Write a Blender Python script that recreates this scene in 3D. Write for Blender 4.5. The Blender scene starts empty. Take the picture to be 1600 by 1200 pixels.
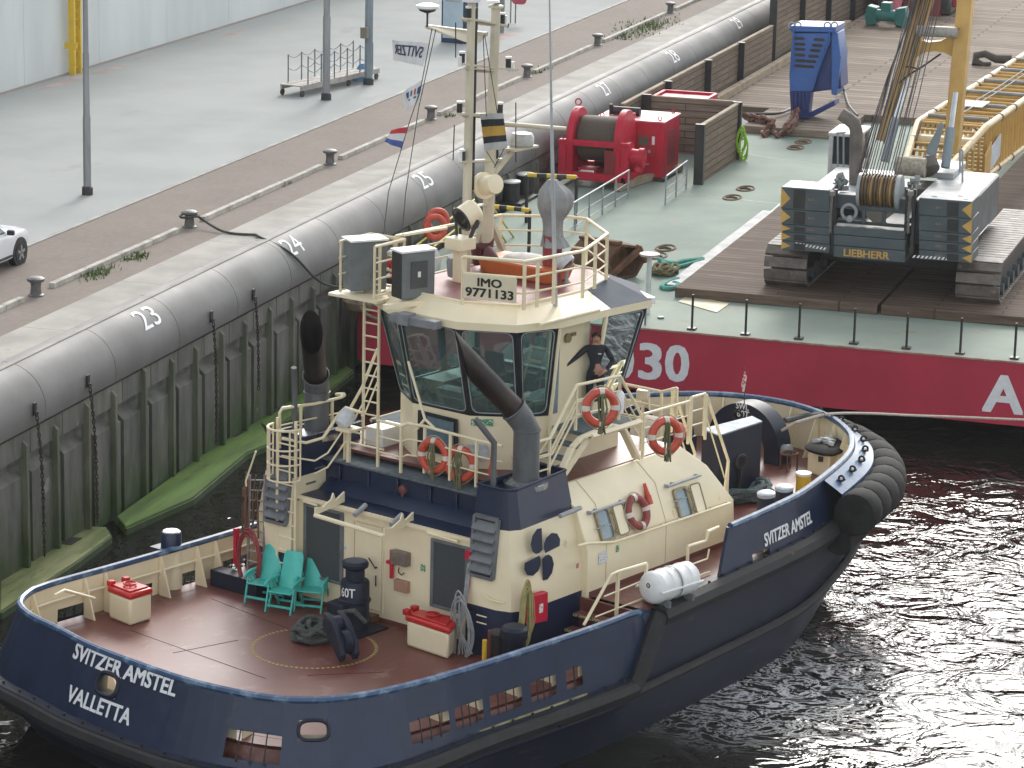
import bpy, math, random
from mathutils import Vector, Matrix
random.seed(3)
SC = bpy.context.scene; COL = SC.collection
rad = math.radians
# ------------------------------------------------------------------ camera, sky, sun, exposure
FPX = 4800.0; YAW = rad(17.112); PITCH = rad(13.984); ROLL = rad(1.3048); CAMH = 22.0
_f = Vector((math.cos(YAW)*math.cos(PITCH), math.sin(YAW)*math.cos(PITCH), -math.sin(PITCH)))
_r = Vector((math.sin(YAW), -math.cos(YAW), 0)); _u = _r.cross(_f)
CR = _r*math.cos(ROLL)+_u*math.sin(ROLL); CU = -_r*math.sin(ROLL)+_u*math.cos(ROLL); CF = _f
CAM = Vector((0, 0, CAMH))
cd = bpy.data.cameras.new('camera'); cam = bpy.data.objects.new('camera', cd); COL.objects.link(cam)
cd.sensor_width = 36; cd.lens = FPX/1600*36; cd.clip_end = 2000; cd.clip_start = 1
M = Matrix((CR, CU, -CF)).transposed().to_4x4(); M.translation = CAM; cam.matrix_world = M
SC.camera = cam
SUN_AZ = rad(8); SUN_EL = rad(32)
w = bpy.data.worlds.new('World'); SC.world = w; w.use_nodes = True
nt = w.node_tree; bg = nt.nodes['Background']
sky = nt.nodes.new('ShaderNodeTexSky'); sky.sky_type = 'NISHITA'; sky.sun_disc = False
sky.sun_elevation = SUN_EL; sky.sun_rotation = rad(90)-SUN_AZ; sky.dust_density = 1.6; sky.air_density = 1.2; sky.ozone_density = 1
hs = nt.nodes.new('ShaderNodeHueSaturation'); hs.inputs['Saturation'].default_value = .22; hs.inputs['Value'].default_value = 1.0
nt.links.new(sky.outputs[0], hs.inputs['Color']); nt.links.new(hs.outputs[0], bg.inputs[0])
bg.inputs[1].default_value = 0.15
sd = bpy.data.lights.new('sun', 'SUN'); sd.energy = 0.8; sd.angle = rad(16); sd.color = (1, .95, .88)
so = bpy.data.objects.new('sun', sd); COL.objects.link(so); so.location = (60, 0, 80)
sv = Vector((math.cos(SUN_AZ)*math.cos(SUN_EL), math.sin(SUN_AZ)*math.cos(SUN_EL), math.sin(SUN_EL)))
so.rotation_euler = sv.to_track_quat('Z', 'Y').to_euler()
vs = SC.view_settings; vs.view_transform = 'Standard'; vs.look = 'None'; vs.exposure = 1.1; vs.gamma = 1
try: vs.use_curve_mapping = False
except Exception: pass
# ------------------------------------------------------------------ measuring rays: where a sight line meets a real plane
TUG_O = Vector((50.855, 22.684, 0)); TUG_R = -rad(21.07)
TUGM = Matrix.Translation(TUG_O) @ Matrix.Rotation(TUG_R, 4, 'Z'); TUGI = TUGM.inverted()
def ray(px, py): return CR*((px-800)/FPX) - CU*((py-600)/FPX) + CF
def G(px, py, x=None, y=None, z=None):
    r = ray(px, py)
    t = (x-CAM.x)/r.x if x is not None else (y-CAM.y)/r.y if y is not None else (z-CAM.z)/r.z
    return CAM + r*t
_tc = TUGI @ CAM
def T(px, py, x=None, y=None, z=None):
    r = TUGI.to_3x3() @ ray(px, py)
    t = (x-_tc.x)/r.x if x is not None else (y-_tc.y)/r.y if y is not None else (z-_tc.z)/r.z
    return _tc + r*t
def Tn(px, py, p, n):
    r = TUGI.to_3x3() @ ray(px, py); p = Vector(p); n = Vector(n)
    return _tc + r*((p-_tc).dot(n)/r.dot(n))
def V(*a): return Vector(a)
# ------------------------------------------------------------------ mesh builder
class MB:
    def __init__(s): s.v = []; s.f = []
    def add(s, vs, fs):
        o = len(s.v); s.v += [Vector(p) for p in vs]; s.f += [[i+o for i in f] for f in fs]; return s
    def hexa(s, p):
        return s.add(p, [(0,3,2,1),(4,5,6,7),(0,1,5,4),(1,2,6,5),(2,3,7,6),(3,0,4,7)])
    def bx(s, x0, x1, y0, y1, z0, z1):
        return s.hexa([(x0,y0,z0),(x1,y0,z0),(x1,y1,z0),(x0,y1,z0),(x0,y0,z1),(x1,y0,z1),(x1,y1,z1),(x0,y1,z1)])
    def ob(s, c, sz, rz=0, rx=0, ry=0):
        R = Matrix.Rotation(rz,3,'Z') @ Matrix.Rotation(ry,3,'Y') @ Matrix.Rotation(rx,3,'X'); c = Vector(c); a,b,d = [q/2 for q in sz]
        return s.hexa([c+R@Vector(q) for q in [(-a,-b,-d),(a,-b,-d),(a,b,-d),(-a,b,-d),(-a,-b,d),(a,-b,d),(a,b,d),(-a,b,d)]])
    def beam(s, p0, p1, w, h, up=(0,0,1)):
        p0, p1 = Vector(p0), Vector(p1); d = (p1-p0).normalized(); up = Vector(up)
        if abs(d.dot(up)) > .98: up = Vector((1,0,0))
        a = d.cross(up).normalized()*w/2; b = a.cross(d).normalized()*h/2
        return s.hexa([p0-a-b,p0+a-b,p0+a+b,p0-a+b,p1-a-b,p1+a-b,p1+a+b,p1-a+b])
    def tube(s, pts, r, n=8, closed=False, cap=True):
        pts = [Vector(p) for p in pts]; N = len(pts); rs = r if isinstance(r,(list,tuple)) else [r]*N
        o = len(s.v); prev = None
        for i,p in enumerate(pts):
            a = pts[(i-1)%N] if (closed or i>0) else p; b = pts[(i+1)%N] if (closed or i<N-1) else p
            d = (b-a); d = d.normalized() if d.length>1e-9 else Vector((0,0,1))
            if prev is None:
                u = Vector((0,0,1)) if abs(d.z)<.9 else Vector((1,0,0)); u = (u-d*u.dot(d)).normalized()
            else:
                u = prev-d*prev.dot(d); u = u.normalized() if u.length>1e-6 else d.orthogonal().normalized()
            prev = u; w2 = d.cross(u); rr = rs[i]
            if 0<i<N-1 or closed:
                c = (p-a).normalized().dot(d) if (p-a).length>1e-9 else 1
                rr = rr/max(.6,c)
            for k in range(n):
                t = 2*math.pi*k/n; s.v.append(p+u*(rr*math.cos(t))+w2*(rr*math.sin(t)))
        for i in range(N if closed else N-1):
            j = (i+1)%N
            for k in range(n):
                l = (k+1)%n; s.f.append([o+i*n+k,o+i*n+l,o+j*n+l,o+j*n+k])
        if cap and not closed:
            s.f.append([o+k for k in range(n)][::-1]); s.f.append([o+(N-1)*n+k for k in range(n)])
        return s
    def cyl(s, p0, p1, r0, r1=None, n=16): return s.tube([p0,p1],[r0,r0 if r1 is None else r1],n)
    def lathe(s, prof, c, n=20, ax=(0,0,1), cap=True):
        c = Vector(c); ax = Vector(ax).normalized(); u = ax.orthogonal().normalized(); w2 = ax.cross(u); o = len(s.v)
        for r,z in prof:
            for k in range(n):
                t = 2*math.pi*k/n; s.v.append(c+ax*z+u*(r*math.cos(t))+w2*(r*math.sin(t)))
        for i in range(len(prof)-1):
            for k in range(n):
                l=(k+1)%n; s.f.append([o+i*n+k,o+i*n+l,o+(i+1)*n+l,o+(i+1)*n+k])
        if cap: s.f.append([o+k for k in range(n)][::-1]); s.f.append([o+(len(prof)-1)*n+k for k in range(n)])
        return s
    def ring(s, c, R, r, ax=(0,0,1), n=24, m=10):
        c = Vector(c); ax = Vector(ax).normalized(); u = ax.orthogonal().normalized(); w2 = ax.cross(u)
        return s.tube([c+u*(R*math.cos(2*math.pi*k/n))+w2*(R*math.sin(2*math.pi*k/n)) for k in range(n)], r, m, True)
    def prism(s, poly, vec):
        vec = Vector(vec); P = [Vector(p) for p in poly]; n = len(P)
        return s.add(P+[p+vec for p in P], [list(range(n))[::-1], list(range(n,2*n))]+[[i,(i+1)%n,(i+1)%n+n,i+n] for i in range(n)])
    def loft(s, rows, closed=False, caps=False):
        o = len(s.v); n = len(rows[0])
        for r in rows: s.v += [Vector(p) for p in r]
        for i in range(len(rows)-1):
            for k in range(n if closed else n-1):
                l=(k+1)%n; s.f.append([o+i*n+k,o+i*n+l,o+(i+1)*n+l,o+(i+1)*n+k])
        if caps:
            s.f.append([o+k for k in range(n)][::-1]); s.f.append([o+(len(rows)-1)*n+k for k in range(n)])
        return s
    def ball(s, c, r, n=12, sc=(1,1,1)):
        o = len(s.v); c = Vector(c); m = max(4,n//2)
        for i in range(m+1):
            a = math.pi*i/m
            for k in range(n):
                t = 2*math.pi*k/n; s.v.append(c+Vector((r*sc[0]*math.sin(a)*math.cos(t), r*sc[1]*math.sin(a)*math.sin(t), r*sc[2]*math.cos(a))))
        for i in range(m):
            for k in range(n):
                l=(k+1)%n; s.f.append([o+i*n+k,o+(i+1)*n+k,o+(i+1)*n+l,o+i*n+l])
        return s
    def mesh(s, name, mat, smooth=True, off=None):
        me = bpy.data.meshes.new(name)
        me.from_pydata([tuple(p-off) if off is not None else tuple(p) for p in s.v], [], s.f); me.validate()
        if mat: me.materials.append(mat)
        if smooth:
            me.polygons.foreach_set('use_smooth', [True]*len(me.polygons)); me.set_sharp_from_angle(angle=rad(35))
        me.update()
        import bmesh
        b = bmesh.new(); b.from_mesh(me); bmesh.ops.recalc_face_normals(b, faces=b.faces); b.to_mesh(me); b.free()
        return me
    def build(s, name, mat, parent=None, bevel=0, smooth=True):
        """links the collected shape as ONE object; with a parent it becomes a part of it"""
        ob = bpy.data.objects.new(name, s.mesh(name, mat, smooth)); COL.objects.link(ob)
        if parent is not None:
            ob.parent = parent
            if parent.type == 'EMPTY': ob.matrix_parent_inverse = Matrix.Translation(-Vector(parent['base']))
        if bevel:
            m = ob.modifiers.new('bevel','BEVEL'); m.width = bevel; m.segments = 2; m.limit_method = 'ANGLE'; m.angle_limit = rad(40)
        return ob
    def thing(s, name, mat, label, cat, loc, group=None, tug=False, bevel=0, kind=None):
        """one-mesh top-level thing whose origin sits at loc"""
        loc = Vector(loc); ob = bpy.data.objects.new(name, s.mesh(name, mat, True, loc)); COL.objects.link(ob)
        ob.matrix_world = (TUGM if tug else Matrix()) @ Matrix.Translation(loc)
        ob['label'] = label; ob['category'] = cat
        if group: ob['group'] = group
        if kind: ob['kind'] = kind
        if bevel:
            m = ob.modifiers.new('bevel','BEVEL'); m.width = bevel; m.segments = 2; m.limit_method = 'ANGLE'; m.angle_limit = rad(40)
        return ob
def thing(name, label, cat, loc, group=None, tug=False):
    e = bpy.data.objects.new(name, None); COL.objects.link(e); loc = Vector(loc)
    e.matrix_world = (TUGM if tug else Matrix()) @ Matrix.Translation(loc); e.empty_display_size = .3
    e['base'] = tuple(loc); e['label'] = label; e['category'] = cat
    if group: e['group'] = group
    return e
def struct(mb, name, mat, smooth=True):
    o = mb.build(name, mat, None, 0, smooth); o['kind'] = 'structure'; return o
def copy_tree(o, parent=None):
    c = o.copy(); COL.objects.link(c)
    if parent is not None: c.parent = parent; c.matrix_parent_inverse = o.matrix_parent_inverse.copy()
    for ch in list(o.children): copy_tree(ch, c)
    return c
def dup(o, loc, rz=0, label=None, tug=False, group=None):
    c = copy_tree(o); c.matrix_world = (TUGM if tug else Matrix()) @ Matrix.Translation(Vector(loc)) @ Matrix.Rotation(rz,4,'Z')
    if label: c['label'] = label
    if group: c['group'] = group
    return c
# ------------------------------------------------------------------ materials
def lin(h):
    c = [int(h[i:i+2],16)/255 for i in (0,2,4)]
    return tuple(x/12.92 if x<=.04045 else ((x+.055)/1.055)**2.4 for x in c)
MATS = {}
def pm(name, col, col2=None, ns=2.0, rough=.5, metal=0.0, bump=0.0, bs=40.0, st=(1,1,1), spots=None, spec=.5, lo=.38, hi=.62):
    """painted / weathered surface: two-tone noise, optional spots of a third colour, fine bump, uneven gloss"""
    if name in MATS: return MATS[name]
    m = bpy.data.materials.new(name); m.use_nodes = True; n = m.node_tree.nodes; L = m.node_tree.links; b = n['Principled BSDF']
    b.inputs['Metallic'].default_value = metal; b.inputs['Specular IOR Level'].default_value = spec
    if col2 is None: col2 = tuple(c*.82 for c in col)
    tc = n.new('ShaderNodeTexCoord'); mp = n.new('ShaderNodeMapping'); mp.inputs['Scale'].default_value = st
    L.new(tc.outputs['Object'], mp.inputs['Vector'])
    no = n.new('ShaderNodeTexNoise'); no.inputs['Scale'].default_value = ns; no.inputs['Detail'].default_value = 7; no.inputs['Roughness'].default_value = .62
    L.new(mp.outputs[0], no.inputs['Vector'])
    mr = n.new('ShaderNodeMapRange'); mr.inputs[1].default_value = lo; mr.inputs[2].default_value = hi; L.new(no.outputs['Fac'], mr.inputs[0])
    mx = n.new('ShaderNodeMix'); mx.data_type = 'RGBA'; mx.inputs['A'].default_value = (*col,1); mx.inputs['B'].default_value = (*col2,1)
    L.new(mr.outputs[0], mx.inputs['Factor']); out = mx.outputs['Result']
    if spots:
        c3, sc3, th = spots[:3]; st3 = spots[3] if len(spots)>3 else (1,1,1)
        mp3 = n.new('ShaderNodeMapping'); mp3.inputs['Scale'].default_value = st3; mp3.inputs['Location'].default_value = (3.1,7.7,1.3); L.new(tc.outputs['Object'], mp3.inputs['Vector'])
        n3 = n.new('ShaderNodeTexNoise'); n3.inputs['Scale'].default_value = sc3; n3.inputs['Detail'].default_value = 8; n3.inputs['Roughness'].default_value = .7
        L.new(mp3.outputs[0], n3.inputs['Vector'])
        r3 = n.new('ShaderNodeMapRange'); r3.inputs[1].default_value = th; r3.inputs[2].default_value = th+.09; L.new(n3.outputs['Fac'], r3.inputs[0])
        m3 = n.new('ShaderNodeMix'); m3.data_type = 'RGBA'; m3.inputs['B'].default_value = (*c3,1); L.new(out, m3.inputs['A']); L.new(r3.outputs[0], m3.inputs['Factor']); out = m3.outputs['Result']
    L.new(out, b.inputs['Base Color'])
    rr = n.new('ShaderNodeMapRange'); rr.inputs[3].default_value = max(.03,rough-.1); rr.inputs[4].default_value = min(1,rough+.12); L.new(no.outputs['Fac'], rr.inputs[0]); L.new(rr.outputs[0], b.inputs['Roughness'])
    if bump:
        nb = n.new('ShaderNodeTexNoise'); nb.inputs['Scale'].default_value = bs; nb.inputs['Detail'].default_value = 5; L.new(mp.outputs[0], nb.inputs['Vector'])
        bp = n.new('ShaderNodeBump'); bp.inputs['Strength'].default_value = bump; bp.inputs['Distance'].default_value = .02; L.new(nb.outputs['Fac'], bp.inputs['Height']); L.new(bp.outputs[0], b.inputs['Normal'])
    MATS[name] = m; return m
navy = pm('navy_paint', (.006,.014,.042), (.010,.022,.058), 1.2, .36, bump=.35, bs=1.3, spots=((.045,.055,.075),2.6,.64,(1,1,.35)))
navyd = pm('dark_navy_paint', (.007,.011,.026), (.012,.017,.034), 1.5, .5, spec=.35, bump=.06, bs=8)
hullb = pm('lower_hull_paint', (.007,.010,.025), (.013,.016,.033), 1.0, .5, bump=.4, bs=1.2, spots=((.06,.058,.07),1.7,.61,(.45,.45,2.5)))
cream = pm('cream_paint', (.80,.71,.50), (.74,.65,.45), .9, .42, bump=.3, bs=1.4, spots=((.46,.33,.18),3.0,.645,(1,1,.22)))
railm = pm('cream_rail_paint', (.78,.69,.48), (.70,.61,.40), 3, .4)
reddk = pm('oxide_red_deck', (.128,.036,.028), (.165,.056,.044), .55, .40, bump=.12, bs=3.2, spots=((.21,.105,.085),1.3,.565))
rubber = pm('black_rubber', (.012,.012,.012), (.028,.028,.027), 2.2, .8, spec=.2, bump=.25, bs=12, spots=((.10,.09,.08),3.5,.66))
rubm = pm('scuffed_rubber_strip', (.010,.010,.011), (.022,.021,.021), 2.2, .7, bump=.25, bs=12, spots=((.26,.11,.055),1.8,.655,(1,1,3)))
white = pm('white_paint', (.80,.80,.78), (.70,.70,.68), 2, .4)
wtxt = pm('white_lettering', (.78,.79,.80), (.70,.71,.72), 5, .5)
btxt = pm('black_lettering', (.012,.012,.012), None, 5, .6)
greym = pm('grey_paint', (.15,.165,.175), (.11,.12,.13), 2.5, .5, bump=.05)
greyl = pm('light_grey_paint', (.34,.36,.37), (.26,.28,.29), 2.5, .45)
grate = pm('grey_grating', (.13,.155,.17), (.09,.11,.125), 9, .85, spec=.2, bump=.4, bs=60)
darkm = pm('dark_metal', (.02,.02,.022), (.035,.033,.032), 3, .5)
glassd = None
orange = pm('faded_orange_plastic', (.56,.085,.04), (.46,.06,.035), 6, .5)
redp = pm('red_paint', (.50,.014,.042), (.42,.012,.034), 2, .42, bump=.04, spec=.3, spots=((.16,.03,.03),5,.69))
redl = pm('red_lid_plastic', (.52,.018,.016), (.42,.015,.014), 3, .3)
rope = pm('dark_rope', (.05,.06,.055), (.10,.11,.10), 14, .9, bump=.9, bs=70)
ropew = pm('pale_rope', (.52,.46,.40), (.40,.35,.30), 14, .9, bump=.6, bs=70)
rust = pm('rusty_steel', (.17,.075,.035), (.075,.04,.026), 3, .85, bump=.4, bs=18, spots=((.30,.20,.13),4,.62))
yellow = pm('yellow_paint', (.68,.46,.03), (.58,.38,.03), 3, .45)
blackp = pm('black_paint', (.014,.014,.015), (.028,.027,.026), 3, .5)
steel = pm('worn_steel', (.40,.41,.42), (.26,.27,.28), 5, .38, metal=.6)
silver = pm('polished_steel_flange', (.62,.63,.64), (.44,.45,.46), 6, .26, metal=.9)
def text(s, fn, h, name, mat, parent, bold=.012, width=None, mirror=False):
    """lettering as mesh: fn(u, v) maps metres along and up the writing to a point on the surface"""
    c = bpy.data.curves.new(name,'FONT'); c.body = s; c.align_x = 'CENTER'; c.align_y = 'CENTER'; c.size = 1; c.offset = 0; c.resolution_u = 3
    o = bpy.data.objects.new(name, c); COL.objects.link(o); bpy.context.view_layer.update()
    me = bpy.data.meshes.new_from_object(o.evaluated_get(bpy.context.evaluated_depsgraph_get())); bpy.data.objects.remove(o); bpy.data.curves.remove(c)
    import bmesh
    b = bmesh.new(); b.from_mesh(me); bmesh.ops.triangulate(b, faces=b.faces); bmesh.ops.subdivide_edges(b, edges=[e for e in b.edges if e.calc_length()>.35], cuts=2); b.to_mesh(me); b.free()
    xs = [v.co.x for v in me.vertices]; ys = [v.co.y for v in me.vertices]; xm=(min(xs)+max(xs))/2; ym=(min(ys)+max(ys))/2
    k = h/(max(ys)-min(ys)); kx = k if width is None else width/(max(xs)-min(xs))
    sg = -1 if mirror else 1; b = bmesh.new(); src = [(v.co.copy()) for v in me.vertices]; fac = [tuple(f.vertices) for f in me.polygons]
    shifts = [(0,0)] if bold <= 0 else [(i*bold*2.1,j*bold*1.3) for i in (-1,0,1) for j in (-1,1)]
    for q,(du,dv) in enumerate(shifts):
        vs_ = []
        for p in src:
            u,v = sg*((p.x-xm)*kx+du*h), (p.y-ym)*k+dv*h; a = Vector(fn(u,v)); e1 = Vector(fn(u+.01,v))-a; e2 = Vector(fn(u,v+.01))-a; n = e1.cross(e2).normalized()
            if (n.dot(CAM-a) < 0) if parent is None or not parent.get('t') else False: n = -n
            vs_.append(b.verts.new(a+n*(.0006*q)))
        for f in fac:
            try: b.faces.new([vs_[i] for i in f])
            except ValueError: pass
    b.to_mesh(me); b.free()
    me.materials.clear(); me.materials.append(mat); me.name = name
    ob = bpy.data.objects.new(name, me); COL.objects.link(ob)
    if parent is not None:
        ob.parent = parent
        if parent.type == 'EMPTY': ob.matrix_parent_inverse = Matrix.Translation(-Vector(parent['base']))
    return ob
def planefn(o, u, v):
    o,u,v = Vector(o),Vector(u).normalized(),Vector(v).normalized()
    return lambda a,b: o+u*a+v*b
def smooth(pts, step=.3, closed=False):
    P=[Vector(p) for p in pts]; N=len(P); out=[]
    for i in range(N if closed else N-1):
        g=lambda j: P[j%N] if closed else P[min(max(j,0),N-1)]
        p0,p1,p2,p3=g(i-1),g(i),g(i+1),g(i+2); k=max(1,int((p2-p1).length/step))
        for j in range(k):
            t=j/k; out.append(.5*((2*p1)+(p2-p0)*t+(2*p0-5*p1+4*p2-p3)*t*t+(3*p1-p0-3*p2+p3)*t**3))
    if not closed: out.append(P[-1])
    return out
# ------------------------------------------------------------------ setting: water, quay
def nodes(name):
    m = bpy.data.materials.new(name); m.use_nodes = True; return m, m.node_tree.nodes, m.node_tree.links, m.node_tree.nodes['Principled BSDF']
def N(n, L, typ, **kw):
    x = n.new(typ)
    for k, v in kw.items():
        if k in ('data_type','operation','blend_type','wave_type','bands_direction','gradient_type'): setattr(x, k, v)
        elif isinstance(v, bpy.types.NodeSocket): L.new(v, x.inputs[k])
        else: x.inputs[k].default_value = v
    return x
def water_mat():
    m, n, L, b = nodes('harbour_water')
    tc = n.new('ShaderNodeTexCoord'); P = tc.outputs['Object']
    b.inputs['Roughness'].default_value = .04; b.inputs['IOR'].default_value = 1.33; b.inputs['Specular IOR Level'].default_value = .5
    # wash from the thrusters: a rougher patch off the starboard bow, nearly calm by the quay wall
    def patch(c, r):
        d = N(n, L, 'ShaderNodeVectorMath', operation='DISTANCE'); L.new(P, d.inputs[0]); d.inputs[1].default_value = c
        return N(n, L, 'ShaderNodeMapRange', **{'Value': d.outputs['Value'], 'From Min': r, 'From Max': r*.25}).outputs[0]
    w1 = patch((69, 7.5, 0), 17.0); w2 = patch((61.2, 12.9, 0), 4.6)
    a1 = N(n, L, 'ShaderNodeTexNoise', Vector=P, Scale=.7, Detail=3, Roughness=.55, Distortion=1.3)
    mp = N(n, L, 'ShaderNodeMapping', Vector=P, Scale=(1.0, .55, 1)); mp.inputs['Rotation'].default_value = (0, 0, .5)
    a2 = N(n, L, 'ShaderNodeTexNoise', Vector=mp.outputs[0], Scale=2.2, Detail=3, Roughness=.55, Distortion=.8)
    s2 = N(n, L, 'ShaderNodeMath', operation='MULTIPLY_ADD'); L.new(w1, s2.inputs[0]); s2.inputs[1].default_value = .10; s2.inputs[2].default_value = .035
    h2 = N(n, L, 'ShaderNodeMath', operation='MULTIPLY'); L.new(a2.outputs['Fac'], h2.inputs[0]); L.new(s2.outputs[0], h2.inputs[1])
    s1 = N(n, L, 'ShaderNodeMath', operation='MULTIPLY_ADD'); L.new(w1, s1.inputs[0]); s1.inputs[1].default_value = .42; s1.inputs[2].default_value = .16
    h1 = N(n, L, 'ShaderNodeMath', operation='MULTIPLY'); L.new(a1.outputs['Fac'], h1.inputs[0]); L.new(s1.outputs[0], h1.inputs[1])
    hh = N(n, L, 'ShaderNodeMath', operation='ADD'); L.new(h1.outputs[0], hh.inputs[0]); L.new(h2.outputs[0], hh.inputs[1])
    bp = N(n, L, 'ShaderNodeBump', Height=hh.outputs[0], Strength=1.0, Distance=.42); L.new(bp.outputs[0], b.inputs['Normal'])
    # foam lines in the churned patch
    mf = N(n, L, 'ShaderNodeMapping', Vector=P, Scale=(.8, .5, 1)); mf.inputs['Rotation'].default_value = (0, 0, .9)
    f = N(n, L, 'ShaderNodeTexNoise', Vector=mf.outputs[0], Scale=2.1, Detail=9, Roughness=.66, Distortion=2.4)
    rg = N(n, L, 'ShaderNodeMath', operation='SUBTRACT'); L.new(f.outputs['Fac'], rg.inputs[0]); rg.inputs[1].default_value = .5
    ab = N(n, L, 'ShaderNodeMath', operation='ABSOLUTE'); L.new(rg.outputs[0], ab.inputs[0])
    ln = N(n, L, 'ShaderNodeMapRange', **{'Value': ab.outputs[0], 'From Min': .05, 'From Max': .012})
    fo = N(n, L, 'ShaderNodeMath', operation='MULTIPLY'); L.new(ln.outputs[0], fo.inputs[0]); L.new(w2, fo.inputs[1])
    mx = N(n, L, 'ShaderNodeMix', data_type='RGBA', Factor=fo.outputs[0]); mx.inputs['A'].default_value = (.012,.012,.009,1); mx.inputs['B'].default_value = (.55,.56,.56,1)
    L.new(mx.outputs['Result'], b.inputs['Base Color'])
    rm = N(n, L, 'ShaderNodeMapRange', **{'Value': fo.outputs[0], 'To Min': .05, 'To Max': .7}); L.new(rm.outputs[0], b.inputs['Roughness'])
    return m
def brick_mat():
    m, n, L, b = nodes('brick_paving'); tc = n.new('ShaderNodeTexCoord')
    br = N(n, L, 'ShaderNodeTexBrick', Vector=tc.outputs['Object'], Scale=1.0); br.inputs['Color1'].default_value=(.18,.15,.125,1); br.inputs['Color2'].default_value=(.22,.18,.15,1); br.inputs['Mortar'].default_value=(.17,.15,.13,1)
    br.inputs['Brick Width'].default_value=.22; br.inputs['Row Height'].default_value=.11; br.inputs['Mortar Size'].default_value=.008
    no = N(n, L, 'ShaderNodeTexNoise', Vector=tc.outputs['Object'], Scale=.35, Detail=8, Roughness=.65)
    mr = N(n, L, 'ShaderNodeMapRange', **{'Value': no.outputs['Fac'], 'From Min': .35, 'From Max': .7})
    n2 = N(n, L, 'ShaderNodeTexNoise', Vector=tc.outputs['Object'], Scale=5, Detail=6, Roughness=.7)
    m2 = N(n, L, 'ShaderNodeMapRange', **{'Value': n2.outputs['Fac'], 'From Min': .4, 'From Max': .75, 'To Max': .8})
    x = N(n, L, 'ShaderNodeMix', data_type='RGBA', Factor=mr.outputs[0], A=br.outputs['Color']); x.inputs['B'].default_value=(.235,.198,.165,1)
    y = N(n, L, 'ShaderNodeMix', data_type='RGBA', Factor=m2.outputs[0], A=x.outputs['Result']); y.inputs['B'].default_value=(.17,.15,.13,1)
    L.new(y.outputs['Result'], b.inputs['Base Color']); b.inputs['Roughness'].default_value=.85; b.inputs['Specular IOR Level'].default_value=.2
    return m
def planks_mat(name, c1, c2, c3, w, axis, length=4.5, rough=.8):
    """boards: narrow strips of differing tone with dark gaps and grain along the board; axis = direction ACROSS the boards"""
    m, n, L, b = nodes(name); tc = n.new('ShaderNodeTexCoord'); mp = n.new('ShaderNodeMapping')
    sx_ = n.new('ShaderNodeSeparateXYZ'); cx_ = n.new('ShaderNodeCombineXYZ'); L.new(tc.outputs['Object'], sx_.inputs[0])
    for o_, i_ in zip({'X':'YXZ','Z':'XZY','Zx':'YZX'}[axis], 'XYZ'): L.new(sx_.outputs[o_], cx_.inputs[i_])
    L.new(cx_.outputs[0], mp.inputs[0])
    br = N(n, L, 'ShaderNodeTexBrick', Vector=mp.outputs[0], Scale=1.0); br.offset=.37; br.inputs['Color1'].default_value=(*c1,1); br.inputs['Color2'].default_value=(*c2,1); br.inputs['Mortar'].default_value=(.03,.024,.02,1)
    br.inputs['Brick Width'].default_value=length; br.inputs['Row Height'].default_value=w; br.inputs['Mortar Size'].default_value=.09*w; br.inputs['Mortar Smooth'].default_value=.3; br.inputs['Bias'].default_value=-.1
    ms = N(n, L, 'ShaderNodeMapping', Vector=mp.outputs[0], Scale=(.35,5,5))
    gr = N(n, L, 'ShaderNodeTexNoise', Vector=ms.outputs[0], Scale=2.2, Detail=8, Roughness=.65)
    mr = N(n, L, 'ShaderNodeMapRange', **{'Value': gr.outputs['Fac'], 'From Min': .38, 'From Max': .68})
    x = N(n, L, 'ShaderNodeMix', data_type='RGBA', Factor=mr.outputs[0], A=br.outputs['Color']); x.inputs['B'].default_value=(*c3,1)
    bl = N(n, L, 'ShaderNodeTexNoise', Vector=tc.outputs['Object'], Scale=.5, Detail=6, Roughness=.6)
    m2 = N(n, L, 'ShaderNodeMapRange', **{'Value': bl.outputs['Fac'], 'From Min': .35, 'From Max': .7, 'To Max': .5})
    y = N(n, L, 'ShaderNodeMix', data_type='RGBA', Factor=m2.outputs[0], A=x.outputs['Result']); y.inputs['B'].default_value=(*[c*.75 for c in c1],1)
    L.new(y.outputs['Result'], b.inputs['Base Color']); b.inputs['Roughness'].default_value=rough; b.inputs['Specular IOR Level'].default_value=.12
    bp = N(n, L, 'ShaderNodeBump', Height=br.outputs['Fac'], Strength=.5, Distance=.02); bp.invert = True; L.new(bp.outputs[0], b.inputs['Normal'])
    return m
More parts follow.
